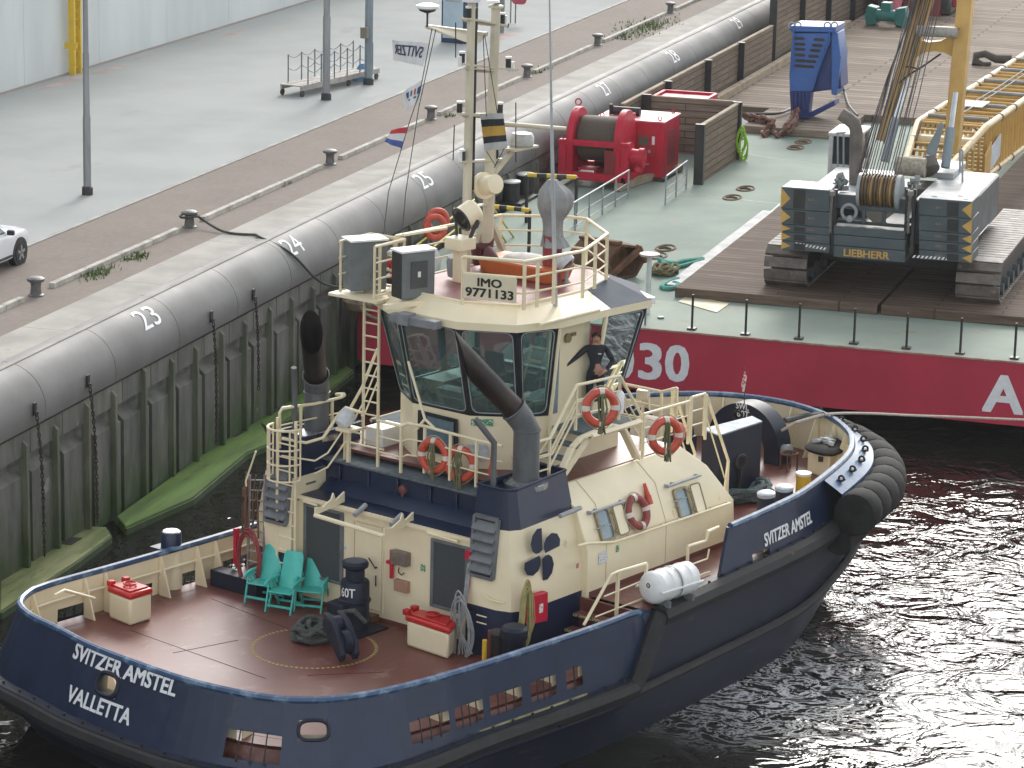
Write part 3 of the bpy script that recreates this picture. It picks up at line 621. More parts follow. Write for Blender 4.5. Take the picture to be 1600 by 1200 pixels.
pslots = [s_near(x,4.8) for x in (2.55,4.45,5.75,7.2)]
Hp = [(s,.42,.37,.58,False) for s in pslots]
_,sB2 = runlist(sA,sB)
mb = MB(); ptA = plate(mb,sA,sB2,zb_a,zt_a,ob_a,ot_a,H_+Hp); bul = mb.build('stern_bulwark',navy,tug)
mb = MB()
zl_a = lambda x: DK-.02
def conv(h):  # same openings expressed on the inner lining (same z range)
    z0 = 1.22+(RZ-1.22)*h[2]; z1 = 1.22+(RZ-1.22)*h[3]; f=lambda z:(z-zl_a(0))/(RZ-.02-zl_a(0)); return (h[0],h[1]*.96,max(0.0,f(z0)),max(.02,f(z1)),False)
plate(mb,sA,sB2,zl_a,lambda x:RZ-.02,lambda x:.0,lambda x:-.07,[conv(h) for h in H_+Hp]); lining = mb.build('bulwark_lining',cream,bul)
mb = MB()
for k in range(int((sB2-sA)/1.05)):
    s = sA+.4+k*1.05
    if any(abs(((s-h[0]+10)%CUM[-1])-10)<h[1]+.05 for h in H_+Hp): s += .5
    p,n = at(s); t = Vector((-n.y,n.x))*.02
    a = [P3(s,-.07,DK),P3(s,-.40,DK),P3(s,-.13,RZ-.05),P3(s,-.07,RZ-.05)]; t3=Vector((t.x,t.y,0)); mb.hexa([a[0]-t3,a[1]-t3,a[1]+t3,a[0]+t3,a[3]-t3,a[2]-t3,a[2]+t3,a[3]+t3])
mb.build('bulwark_stays',cream,bul)
mb = MB()                       # horizontal stiffener and freeing-port bars
mb.tube([P3(sA+(sB2-sA)*k/120,-.09,2.28) for k in range(121)],.035,5)
mb.build('bulwark_stringer',cream,bul)
mb = MB()
for h in Hp+[H_[2]]+H_[3:]:
    for q in ((-.5,0,.5) if h[1]>.3 else (0,)):
        s=h[0]+q*h[1]; mb.tube([ptA(s,h[2]-.03),ptA(s,h[3]+.03)],.014,5)
mb.build('port_bars',blackp,bul)
railp = pm('worn_rail_cap', (.03,.07,.15), (.16,.24,.33), 3.5, .32, bump=.1, bs=12, lo=.5, hi=.66)
mb = MB(); mb.tube([P3(sA+(sB2-sA)*k/240,-.03,zt_a(at(sA+(sB2-sA)*k/240)[0].x)) for k in range(241)],.075,8); mb.build('rail_cap',railp,bul)
mb=MB(); mb.loft([[P3(sA+(sB2-sA)*k/200,-.34,DK+.006),P3(sA+(sB2-sA)*k/200,-.03,DK-.10),P3(sA+(sB2-sA)*k/200,.12,1.36)] for k in range(201)]); mb.build('waterway',reddk,bul)
for (s,v),hl,hh in ((hole1,.30,.14),(hole2,.26,.12)):
    mb = MB(); mb.tube([ptA(s+math.copysign(abs(math.cos(t))**.7,math.cos(t))*hl*.98, v+math.copysign(abs(math.sin(t))**.7,math.sin(t))*hh*.98) for t in [2*math.pi*k/24 for k in range(24)]],.05 if hl>.28 else .035,8,True); mb.build('fairlead_rim',navyd,bul)
# lettering round the stern
def bulfn(sc, vc, H, off=.014, ang=0):
    def f(u,v):
        s = sc-u; vv = vc+(v+ang*u)/H; p = ptA(s,vv); n = at(s)[1]; return p+Vector((n.x,n.y,0))*off
    return f
text('SVITZER AMSTEL',bulfn(name1[0],.885,1.45),.28,'stern_lettering',wtxt,bul,.024,3.0)
text('VALLETTA',bulfn(name2[0],name2[1],1.45),.28,'stern_lettering',wtxt,bul,.022,1.85)
# raised part amidships: deck-edge strip, bow bulwark
sC = s_near(12.35,-4.86); sD = s_near(12.35,4.78)                # bow bulwark from port aft end round the bow to starboard aft end
zt_f = lambda x: FZ+.12*bow(x); zb_f = lambda x: 2.50
s1f = sC; s0f = sD-CUM[-1] if sD>sC else sD
fair = sv_of2(1193,878,2.5,FZ,.14,-.02)
name3 = sv_of2(1234,826,2.5,FZ,.14,-.02)
Hf = [(fair[0]+.05,.36,.06,.30,False)]
mb = MB(); ptF = plate(mb,s0f,s1f,zb_f,zt_f,lambda x:.15,lambda x:-.02,Hf); bulf = mb.build('bow_bulwark',navy,tug)
# slanting after ends of the bow bulwark
for sE,dr in ((s1f,1),(s0f,-1)):
    mb = MB(); a=[P3(sE,.15,2.5),P3(sE+dr*.75,.15,2.5),P3(sE+dr*.12,-.02,FZ),P3(sE,-.02,FZ)]; n=at(sE)[1]; o=Vector((-n.x*.07,-n.y*.07,0)); mb.prism(a,o); mb.build('bulwark_end',navy,bulf)
mb = MB(); plate(mb,s0f,s1f,lambda x:SD-.02,lambda x:zt_f(x)-.03,lambda x:-.02,lambda x:-.10,[(fair[0]+.05,.34,.0,.22,False)]); mb.build('bow_lining',cream,bulf)
mb = MB()
for k in range(int((s1f-s0f)/.95)):
    s = s0f+.3+k*.95; p,n=at(s); t3=Vector((-n.y,n.x,0))*.02; zt=zt_f(p.x)-.06
    a=[P3(s,-.10,SD),P3(s,-.50,SD),P3(s,-.16,zt),P3(s,-.10,zt)]; mb.hexa([a[0]-t3,a[1]-t3,a[1]+t3,a[0]+t3,a[3]-t3,a[2]-t3,a[2]+t3,a[3]+t3])
mb.build('bow_stays',cream,bulf)
bluecap = pm('blue_bow_flange', (.055,.105,.20), (.12,.18,.27), 2.5, .3, bump=.05)
mb = MB(); mb.tube([Vector(P3(s0f+(s1f-s0f)*k/160,-.06,0))+Vector((0,0,zt_f(at(s0f+(s1f-s0f)*k/160)[0].x))) for k in range(161)],.075,8); mb.build('bow_rail_cap',railp,bulf)
def bowfn(u,v):
    s = name3[0]-u; p = ptF(s,name3[1]+(v)/1.1); n=at(s)[1]; return p+Vector((n.x,n.y,0))*.014
text('SVITZER AMSTEL',bowfn,.27,'bow_lettering',wtxt,bulf,.022,2.2)
# inclined flange outside the bow rail, with chain lugs
sF0, sF1 = s_near(16.5,-4.4), s_near(16.5,4.3)-CUM[-1]
lo,hi = min(sF0,sF1),max(sF0,sF1)
mb = MB(); mb.loft([[Vector(P3(s,.02,zt_f(at(s)[0].x)-.02)),Vector(P3(s,.45,zt_f(at(s)[0].x)-.28)),Vector(P3(s,.46,3.0))] for s in [lo+(hi-lo)*k/70 for k in range(71)]]); mb.build('fender_flange',bluecap,tug)
mb = MB()
for k in range(17):
    s = lo+(hi-lo)*(k+.6)/17.2; p,n=at(s); c=P3(s,.25,zt_f(p.x)-.11); mb.ring(c+Vector((0,0,.03)),.06,.025,Vector((-n.y,n.x,0)),10,6); mb.ob(c,(.16,.16,.03),math.atan2(n.y,n.x))
mb.build('chain_lugs',rubm,tug)
# rubber: bow roll in segments, side strips
bowf = None; nseg = 22; rf=.49
for k in range(nseg):
    a = lo+(hi-lo)*k/nseg; b = lo+(hi-lo)*(k+1)/nseg; mb = MB(); pts=[]; rs=[]
    for j,(q,r) in enumerate([(.0,.43),(.035,.475),(.10,rf),(.5,rf+.01),(.90,rf),(.965,.475),(1.,.43)]):
        pts.append(P3(a+(b-a)*q,.74,2.92)); rs.append(r)
    mb.tube(pts,rs,18); mb.build('bow_fender_roll',rubber,tug)
mb = MB(); mb.tube([P3(lo+(hi-lo)*k/60,.42,2.24) for k in range(61)],.30,10); mb.build('lower_bow_roll',rubber,tug)
def strip(s0,s1,off,z,r,name,mat,step=.3):
    mb = MB(); n=int(abs(s1-s0)/step); f = z if callable(z) else (lambda x: z)
    mb.tube([P3(s0+(s1-s0)*k/n,off,0)+Vector((0,0,f(at(s0+(s1-s0)*k/n)[0].x))) for k in range(n+1)],r,8); return mb.build(name,mat,tug)
s9 = s_near(9.25,-5.05); s8 = s_near(8.2,-5.07); p9 = s_near(9.25,4.8); p8 = s_near(8.2,4.8)
strip(sF0-.3,s9,.23,2.48,.225,'side_fender',rubm); strip(sF1+CUM[-1]+.3,p9,.22,2.50,.185,'side_fender',rubm)
mb=MB(); mb.tube([P3(s8+(p8-s8)*k/160,.24+.42*sstep(4.5,.3,at(s8+(p8-s8)*k/160)[0].x),1.20) for k in range(161)],.19,8); mb.build('stern_fender',rubm,tug)
mb = MB(); mb.tube([P3(s9-.02,.22,2.5),P3(s9+.15,.23,2.3),P3(s8-.15,.24,1.4),P3(s8+.02,.24,1.2)],.19,8); mb.build('diagonal_fender',rubm,tug)
mb = MB(); mb.tube([P3(p9+.02,.22,2.5),P3(p8+.02,.24,1.2)],.19,8); mb.build('diagonal_fender',rubm,tug)
strip(s_near(20.5,-2.5),s_near(6,-4.98),.20,lambda x: 1.05+.75*bow(x)**1.5,.10,'low_side_strip',rubm)
# bolted top flanges of the fenders
mb = MB()
def flange(s0,s1,off0,off1,z,n):
    fl_=lambda s:(.42*sstep(4.5,.3,at(s)[0].x) if z<2 else 0)
    mb.loft([[P3(s0+(s1-s0)*k/n,off0+fl_(s0+(s1-s0)*k/n),z+.02),P3(s0+(s1-s0)*k/n,off1+fl_(s0+(s1-s0)*k/n),z)] for k in range(n+1)])
flange(s8,p8,-.02,.30,1.385,150); flange(sF0,s9,-.02,.20,2.675,30); flange(sF1+CUM[-1],p9,-.02,.2,2.675,30)
mb.build('fender_flange_plate',navyd,tug)
mb = MB()
for (s0,s1,off,z) in ((s8,p8,.20,1.40),(sF0,s9,.16,2.69)):
    n=int(abs(s1-s0)/.55)
    for k in range(n): ss=s0+(s1-s0)*(k+.5)/n; c=P3(ss,off+(.42*sstep(4.5,.3,at(ss)[0].x) if z<2 else 0),z); mb.cyl(c-Vector((0,0,.02)),c+Vector((0,0,.04)),.028,None,6)
mb.build('flange_bolts',blackp,tug)
mb = MB()                       # worn timber tread along the starboard quarter
sa,sb = sv_of(640,1160,1.42), sv_of(880,1072,1.42)
for o in (.03,.11): mb.loft([[P3(sa+(sb-sa)*k/16,o,1.43),P3(sa+(sb-sa)*k/16,o+.06,1.43),P3(sa+(sb-sa)*k/16,o+.06,1.39)] for k in range(17)])
mb.build('tread_strip',pm('worn_yellow_tread',(.33,.30,.16),(.20,.18,.10),4,.8),tug)
# ------------------------------------------------------------------ superstructure
AX = 6.75                                         # after wall of the deckhouse
ztop = T(604,808,x=AX).z
mb = MB(); mb.prism([(AX,2.4,DK-.05),(AX,-2.35,DK-.05),(8.8,-2.35,DK-.05),(8.8,2.4,DK-.05)],(0,0,ztop-DK+.05)); house = mb.build('aft_deckhouse',cream,tug,.02)
mb = MB(); mb.bx(AX+.03,7.75,-2.3,2.35,ztop,ztop+.02); mb.build('casing_roof',navy,tug)
mb = MB(); mb.bx(AX-.012,AX+.03,-2.3,2.35,DK-.05,DK+.10); mb.build('skirting',reddk,house)
mb = MB(); mb.bx(7.62,7.78,-2.35,2.9,ztop,4.66)
for y in (-1.9,-1.2,-.5,.4,1.2,2.0): mb.bx(7.56,7.62,y-.03,y+.03,ztop+.02,4.6)
mb.build('casing_wall',navy,tug,.015)
mb = MB(); mb.add([(7.62,-2.2,ztop+.25),(7.62,2.3,ztop+.25),(7.25,2.3,ztop+.03),(7.25,-2.2,ztop+.03)],[(0,1,2,3)]); mb.build('casing_slope',navy,tug)
# vents and door in the after wall
ventm = pm('vent_mesh', (.035,.045,.048), (.055,.065,.068), 30, .7, bump=.3, bs=120)
def awall(px,py): p=T(px,py,x=AX); return p.y,p.z
for q in ([(479,790),(535,803),(528,908),(476,893)],[(678,845),(735,860),(733,958),(671,942)]):
    (y0,z1),(y1,_),(_,z0),_2 = awall(*q[0]),awall(*q[1]),awall(*q[2]),awall(*q[3]); y1=max(y1,-2.2)
    mb = MB()
    for a in ((y0+.05,y0-.03,z0-.06,z1+.06),(y1+.03,y1-.05,z0-.06,z1+.06)): mb.bx(AX-.05,AX,a[1],a[0],a[2],a[3])
    mb.bx(AX-.048,AX,y1+.03,y0-.03,z1,z1+.06); mb.bx(AX-.048,AX,y1+.03,y0-.03,z0-.06,z0); fr = mb.build('vent_frame',greym,house,.008)
    mb = MB(); mb.bx(AX-.025,AX-.002,y1+.03,y0-.03,z0,z1); mb.build('vent_grille',ventm,fr)
(dy0,dz1),(dy1,_) = awall(556,812),awall(598,822); dz0 = DK+.22
mb = MB(); mb.bx(AX-.035,AX-.001,dy1,dy0,dz0,dz1-.04); door = mb.build('door',cream,house,.03)
mb = MB(); y=dy1+.12; mb.cyl((AX-.09,y,dz0+.95),(AX-.04,y,dz0+.95),.02,None,8); mb.tube([(AX-.085,y,dz0+.95),(AX-.085,y+.18,dz0+1.13)],.014,6); mb.tube([(AX-.06,y,dz0+.55),(AX-.06,y,dz0+.78)],.014,6); mb.build('handle',darkm,door)
mb = MB(); z=dz1-.02
for a in ((dy0+.02,dy0+.05,dz0-.03,z),(dy1-.05,dy1-.02,dz0-.03,z)): mb.bx(AX-.03,AX,a[0],a[1],a[2],a[3])
mb.bx(AX-.03,AX,dy1-.02,dy0+.02,z,z+.03); mb.build('door_surround',cream,house)
mb = MB(); mb.bx(AX-.25,AX-.015,dy1+.05,dy0-.05,DK+.02,DK+.16); mb.build('door_step',rust,house)
def wallbox(px0,py0,px1,py1,d,name,mat,bev=.01):
    y0,z1=awall(px0,py0); y1,z0=awall(px1,py1); mb=MB(); mb.bx(AX-d,AX,y1,y0,z0,z1); return mb.build(name,mat,house,bev)
wallbox(619,857,642,884,.18,'junction_box',pm('box_bronze',(.14,.11,.09),(.20,.16,.13),8,.45))
wallbox(621,903,641,926,.12,'telephone_box',pm('box_tan',(.42,.24,.16)))
mb=MB(); y,z=awall(616,880); mb.cyl((AX-.08,y,z-.3),(AX-.08,y,z+.3),.045,None,10); mb.bx(AX-.12,AX,y-.02,y+.12,z+.0,z+.06); mb.build('red_torch',redp,house)
mb=MB(); y,z=awall(630,890); mb.tube([(AX-.1,y+.03,z+.06),(AX-.08,y+.06,z-.05),(AX-.07,y-.02,z-.1),(AX-.06,y-.08,z-.04)],.012,5); mb.build('cable_loop',blackp,house)
def sticker(px,py,w_,h_,mat,nm='notice'):
    y,z=awall(px,py); mb=MB(); mb.bx(AX-.008,AX,y-w_/2,y+w_/2,z-h_/2,z+h_/2); return mb.build(nm,mat,house)
gsign = pm('green_sign',(.03,.22,.09),(.55,.62,.55),28,.5,lo=.5,hi=.56); wsign = pm('printed_notice',(.70,.70,.68),(.28,.32,.40),30,.5,lo=.52,hi=.6)
sticker(661,887,.13,.15,gsign); sticker(540,855,.08,.09,wsign)
# gutter lamps and roof edge bars
mb=MB()
for px,py in ((563,800),(620,815)):
    p=T(px,py,x=AX-.1); mb.cyl((AX-.28,p.y,p.z-.03),(AX+.1,p.y+.03,p.z+.10),.055,None,10)
mb.build('flood_tubes',greyl,house)
mb=MB(); mb.beam((AX-.03,2.4,ztop-.03),(AX-.03,-2.3,ztop-.03),.06,.07)
for ya,yb_ in ((2.2,1.8),(-1.2,-2.0)): mb.cyl((AX-.08,ya,ztop-.08),(AX-.08,yb_,ztop-.10),.028,None,8)
mb.build('roof_gutter',cream,house)
# boat-hook cradle sticking out over the door: two saw-toothed arms and a front bar
mb=MB(); L0=T(492,805,x=AX-.75); R0=T(600,838,x=AX-.75); L1=V(AX+.15,L0.y,L0.z+.10); R1=V(AX+.15,R0.y,R0.z+.10)
mb.tube([L0,R0],.05,8)
for a,b in ((L0,L1),(R0,R1)):
    d=b-a; pr=[a+V(0,0,.0),a+V(0,0,.17),a+d*.25+V(0,0,.10),a+d*.55+V(0,0,.18),a+d*.62+V(0,0,.30),a+d*.70+V(0,0,.12),b+V(0,0,.22),b]
    mb.prism([p-V(0,.02,0) for p in pr],(0,.04,0))
mb.build('boathook_cradle',cream,tug)
# funnels
def funnel(sg):
    yi,yo = 2.38*sg,3.62*sg; ti,to = 2.45*sg,3.28*sg; x0,x1 = 6.5,8.75; zt=5.22
    base=[(x0,yi),(x0,3.15*sg),(x0+.10,3.45*sg),(x0+.40,yo),(x1,yo),(x1,yi)]
    top=[(x0+.22,ti),(x0+.22,3.05*sg),(x0+.26,3.18*sg),(x0+.42,to),(x1,3.1*sg),(x1,ti)]
    def ringz(z): 
        t=max(0,(z-3.3)/(zt-3.3)); return [(a[0]+(b[0]-a[0])*t,a[1]+(b[1]-a[1])*t,z) for a,b in zip(base,top)]
    lev=[DK-.05,2.78,4.42,zt]
    f=None
    mb=MB(); mb.loft([ringz(lev[1]),ringz(3.3),ringz(lev[2])],True); f=mb.build('funnel_casing',cream,tug)
    mb=MB(); mb.loft([ringz(lev[0]),ringz(lev[1])],True); mb.build('funnel_base',navyd if 0 else navy,f)
    mb=MB(); mb.loft([ringz(lev[2]),ringz(zt)],True); 
    r=ringz(zt); r2=[(p[0],p[1],zt-.15) for p in r]; mb.add(r2,[list(range(6))]); mb.build('funnel_top',navy,f)
    mb=MB(); mb.tube([Vector(p) for p in r],.03,6,True); mb.build('coaming_edge',navy,f)
    # louvre panel on the after face
    ly0,ly1=2.5*sg,3.08*sg; q=lambda y,z:V(x0+.22*max(0,(z-3.3)/(zt-3.3))-.02,y,z)
    z0,z1=3.42,4.62; mb=MB()
    for y in (ly0,ly1): mb.beam(q(y,z0)-V(.03,0,0),q(y,z1)-V(.03,0,0),.07,.09,(1,0,0))
    for z in (z0,z1): mb.beam(q(ly0,z)-V(.03,0,0),q(ly1,z)-V(.03,0,0),.08,.07)
    lf=mb.build('louvre_frame',greym,f)
    mb=MB(); mb.add([q(ly0,z0),q(ly1,z0),q(ly1,z1),q(ly0,z1)],[(0,1,2,3)]); mb.build('louvre_back',blackp,lf)
    mb=MB()
    for k in range(5):
        z=z0+.14+k*.21; a,b=q(ly0,z),q(ly1,z); mb.hexa([a-V(.13,0,.04),b-V(.13,0,.04),b+V(0,0,.11),a+V(0,0,.11),a-V(.13,0,.02),b-V(.13,0,.02),b+V(0,0,.135),a+V(0,0,.135)])
    mb.build('louvre_slats',greym,lf)
    return f
fs_ = funnel(-1); fp_ = funnel(1)
# four-bladed propeller emblem on the starboard funnel side
pc = T(847,866,y=-3.635); 
for k in range(4):
    a0=rad(90*k+4); pts=[]
    prof=[(.10,.0),(.56,.02),(.60,.25),(.57,.55),(.48,.85),(.34,1.12),(.22,1.25),(.12,1.05)]
    mb=MB(); poly=[V(pc.x+r*math.cos(a0+t),-3.648,pc.z+r*math.sin(a0+t)) for r,t in prof]; mb.prism(poly,(0,.012,0)); mb.build('emblem_blade',navy,fs_)
mb=MB(); mb.cyl((8.0+.0,-3.56,4.50),(8.75,-3.5,4.50),.05,None,8); mb.build('tube_light',greyl,fs_)
mb=MB(); mb.tube([(6.44,-2.9,3.05),(6.42,-3.1,3.0),(6.5,-3.35,2.98)],.02,6); mb.tube([(6.46,-2.7,2.6),(6.46,-2.95,2.6)],.015,5); mb.tube([(6.46,-2.7,2.45),(6.46,-2.95,2.45)],.015,5); mb.build('grab_bars',cream,fs_)
# exhausts: upright stub, knee, raked pipe with a knife-cut mouth facing aft
exg = pm('exhaust_grey', (.135,.145,.15), (.095,.10,.105), 2, .5, metal=.2, bump=.05, st=(1,1,.5)); exb = pm('heat_blued_exhaust', (.05,.036,.03), (.012,.011,.011), .8, .42, metal=.5, st=(1,1,.6))
def cutpipe(mb, p0, d, r, cx, n=24, tilt=0.0):
    d=d.normalized(); u=d.orthogonal().normalized(); w2=d.cross(u); ra=[]; rb=[]; ri=[]; nn=Vector((-1,-.8*tilt,-.40)).normalized()
    for k in range(n):
        t=2*math.pi*k/n; o=u*(r*math.cos(t))+w2*(r*math.sin(t)); a=p0+o; L=(p0+d*cx-a).dot(nn)/d.dot(nn); ra.append(a); rb.append(a+d*L); i_=p0+o*.93; L2=(p0+d*cx-i_).dot(nn)/d.dot(nn); ri.append(i_+d*L2)
    return ra,rb,ri,d
def exhaust(sg,z0,zk,ztip):
    X,Y=7.78,2.83*sg; r=.268; e=None
    mb=MB(); mb.lathe([(.46,0),(.46,.10),(r+.03,.16)],(X,Y,z0-.12),26); fl=mb.build('exhaust_flange',silver,tug)
    d=Vector((-1.66,-1.24*sg,2.2)).normalized(); k0=Vector((X,Y,zk))
    mb=MB(); mb.tube([(X,Y,z0-.1),(X,Y,zk-.12),k0+d*.16+V(0,0,-.05),k0+d*.42],[r,r,r*.98,r+.004],26,False,False); e=mb.build('exhaust_stub',exg,tug)
    mb=MB(); mb.ring(k0+d*.40,r+.005,.022,d,26,6); mb.ring((X,Y,zk-.14),r+.005,.018,(0,0,1),26,6); mb.build('weld_band',exg,e)
    Lc=1.62
    r2_=r*.89
    ra,rb,ri,_=cutpipe(None,k0+d*.38,d,r2_,Lc,26,sg)
    mb=MB(); mb.loft([ra,rb],True); mb.loft([rb,ri],True); mb.build('exhaust_pipe',exb,e)
    mb=MB(); rin=[a+(k0+d*.38-a)*.07 for a in ra]; mb.loft([rin,ri],True); mb.build('exhaust_bore',blackp,e)
exhaust(-1,5.15,6.35,9.0); exhaust(1,5.15,6.15,8.9)
mb=MB(); a=V(7.0,-2.62,5.1); mb.tube([a,V(7.0,-2.62,6.05),V(6.72,-2.35,6.55)],.062,10); mb.lathe([(.14,-.08),(.14,.0),(.07,.04)],a,14); mb.build('vent_pipe',exg,tug)
mb=MB(); a=V(7.0,2.75,5.1); mb.tube([a,V(7.0,2.75,6.1),V(6.8,2.6,6.75)],.062,10); mb.build('vent_pipe',exg,tug)
# forward deckhouse
def sec(x0,x1,x2,x3):  # profile points with individual x (sloping front)
    return [(x0,-3.75,SD-.05),(x0,-3.75,3.62),(x1,-3.42,4.45),(x2,-2.92,4.84),(x2,2.92,4.84),(x1,3.42,4.45),(x0,3.75,3.62),(x0,3.75,SD-.05)]
A=sec(8.72,8.72,8.72,8.72); B_=[(14.05,-3.75,SD-.05),(13.95,-3.75,3.62),(13.35,-3.42,4.45),(13.05,-2.92,4.84),(13.05,2.92,4.84),(13.35,3.42,4.45),(13.95,3.75,3.62),(14.05,3.75,SD-.05)]
mb=MB(); mb.loft([A,B_],True,True); fh=mb.build('fore_deckhouse',cream,tug,.02)
mb=MB(); mb.bx(8.0,13.0,-2.86,2.86,4.80,4.862); mb.build('upper_deck',reddk,fh)
mb=MB(); mb.bx(7.52,8.9,-2.3,2.95,4.655,4.70); mb.build('walkway_grating',grate,tug)
mb=MB(); mb.bx(8.8,14.02,-3.765,-3.74,SD-.02,SD+.10); mb.build('skirting',reddk,fh)
mb=MB(); mb.tube([T(960,847,y=-3.86),T(1141,786,y=-3.86)],.03,8)
mb.tube([T(903,853,y=-3.88),T(918,849,y=-3.86),T(960,847,y=-3.86)],.03,8)
for k in range(8):
    p=T(960,847,y=-3.86).lerp(T(1141,786,y=-3.86),k/7); mb.cyl(p,p+V(0,.11,0),.018,None,6)
mb.build('storm_rail',railm,fh)
SN=V(0,-.83,.33).normalized(); SP=V(9,-3.75,3.62)
def slope(px,py,o=0): return Tn(px,py,SP+SN*o,SN)
sx_,su=V(1,0,0),V(0,.33,.83).normalized()
glassb = pm('pale_window_glass', (.10,.16,.20), (.20,.27,.31), .8, .06, spec=.8)
def slopewin(px,py,lab):
    c=slope(px,py,.03); q=lambda a,b,o: c+sx_*a+su*b+SN*o; mb=MB()
    rr=lambda w_,h_,n=6: [(w_*sx2-math.copysign(.06,sx2)*0+0,0) for sx2 in ()]
    def rounded(w_,h_,r):
        out=[]
        for cx,cy,a0 in ((w_-r,h_-r,0),(-w_+r,h_-r,90),(-w_+r,-h_+r,180),(w_-r,-h_+r,270)):
            for k in range(5): t=rad(a0+k*22.5); out.append((cx+r*math.cos(t),cy+r*math.sin(t)))
        return out
    o_=rounded(.24,.34,.08); i_=rounded(.19,.29,.06); n=len(o_)
    mb.loft([[q(a,b,-.03) for a,b in o_],[q(a,b,.03) for a,b in o_],[q(a,b,.03) for a,b in i_],[q(a,b,-.02) for a,b in i_]],True); wf=mb.build('window_frame',pm('bronze_frame',(.30,.25,.15),(.20,.16,.10),5,.5),fh)
    mb=MB(); mb.add([q(a,b,-.005) for a,b in i_],[list(range(n))]); mb.build('window_glass',glassb,wf)
    mb=MB(); d=.50; o2=[q(a+d,b,.02) for a,b in rounded(.17,.31,.06)]; mb.prism(o2,SN*.025); cv=mb.build('storm_cover',cream,wf)
    mb=MB(); mb.tube([q(a+d,b,.05) for a,b in rounded(.17,.31,.06)],.014,5,True); mb.build('cover_gasket',pm('gasket',(.20,.18,.12)),cv)
    mb=MB()
    for b in (-.2,.2): mb.bx
    for b in (-.2,.2): mb.tube([q(.24,b,.03),q(.34,b,.04)],.025,6)
    mb.tube([q(-.24,-.02,.03),q(-.36,-.02,.06)],.016,5); mb.build('hinges',pm('bronze_fitting',(.28,.22,.11)),wf)
mb=MB()
for x in (9.35,11.45):
    mb.tube([(x,-3.752,SD+.1),(x,-3.752,3.62),(x,-3.422,4.455),(x,-2.92,4.845)],.009,4)
mb.build('weld_seam',pm('seam_cream',(.55,.47,.30)),fh)
slopewin(945,820,''); slopewin(1067,786,'')
for x0_,x1_ in ((9.05,10.25),(11.75,12.95)):
    mb=MB(); mb.tube([(x0_,-3.54,4.33),(x1_,-3.54,4.33)],.03,8)
    for x in (x0_,x0_+.22,x1_-.1): mb.tube([(x,-3.54,4.33),(x,-3.44,4.33)],.04,6)
    mb.tube([(x0_,-3.70,4.02),(x0_+.5,-3.70,4.02)],.012,5); mb.build('pipe_rail',greyl,fh)
def slopesign(px,py,w_,h_,mat):
    c=Tn(px,py,V(9,-3.76,3),V(0,-1,0)) ; 
    if c.z>3.6: c=slope(px,py,.01); u=su; n=SN
    else: u=V(0,0,1); n=V(0,-1,0)
    mb=MB(); mb.prism([c+sx_*a+u*b for a,b in ((-w_/2,-h_/2),(w_/2,-h_/2),(w_/2,h_/2),(-w_/2,h_/2))],n*.006); mb.build('notice',mat,fh)
slopesign(942,871,.30,.26,wsign); slopesign(965,857,.10,.14,gsign); slopesign(902,884,.09,.10,pm('pink_sign',(.5,.2,.2)))
# ------------------------------------------------------------------ wheelhouse
def mirror(P): return P+[(x,-y) for x,y in P[::-1] if abs(y)>1e-6]
SB=[(8.5,-.77),(9.1,-1.62),(9.62,-1.95),(10.95,-1.97),(12.1,-1.95),(12.95,-1.0)]
ST=[(8.0,-.80),(8.6,-1.86),(9.55,-2.25),(11.05,-2.30),(12.35,-2.42),(13.45,-1.2)]
LB=mirror(SB); LT=mirror(ST); ZS,ZT=6.0,7.95; nW=len(LB)
def glass_mat(name,tint,ref):
    m,n,L,b=nodes(name); out=n['Material Output']; n.remove(b)
    tr=n.new('ShaderNodeBsdfTransparent'); tr.inputs[0].default_value=(*tint,1); gl=n.new('ShaderNodeBsdfGlossy'); gl.inputs['Roughness'].default_value=.02; gl.inputs[0].default_value=(.9,1,1,1)
    fr=n.new('ShaderNodeFresnel'); fr.inputs[0].default_value=1.5; ma=N(n,L,'ShaderNodeMath',operation='MULTIPLY_ADD'); L.new(fr.outputs[0],ma.inputs[0]); ma.inputs[1].default_value=1.0; ma.inputs[2].default_value=ref
    df=n.new('ShaderNodeBsdfDiffuse'); df.inputs[0].default_value=(.26,.44,.42,1)
    m1=N(n,L,'ShaderNodeMixShader',Fac=.16); L.new(tr.outputs[0],m1.inputs[1]); L.new(df.outputs[0],m1.inputs[2])
    mx=n.new('ShaderNodeMixShader'); L.new(ma.outputs[0],mx.inputs[0]); L.new(m1.outputs[0],mx.inputs[1]); L.new(gl.outputs[0],mx.inputs[2]); L.new(mx.outputs[0],out.inputs[0]); return m
wglass=glass_mat('tinted_wheelhouse_glass',(.62,.80,.77),.02)
frame_m=pm('black_window_band',(.012,.014,.018),(.02,.022,.026),3,.4)
whb=MB(); base=[(x,y,4.68) for x,y in LB]; whb.loft([base,[(x,y,ZS) for x,y in LB]],True); wh=whb.build('wheelhouse_base',cream,tug)
def facet(i):
    j=(i+1)%nW; return V(*LB[i],ZS),V(*LB[j],ZS),V(*LT[j],ZT),V(*LT[i],ZT)
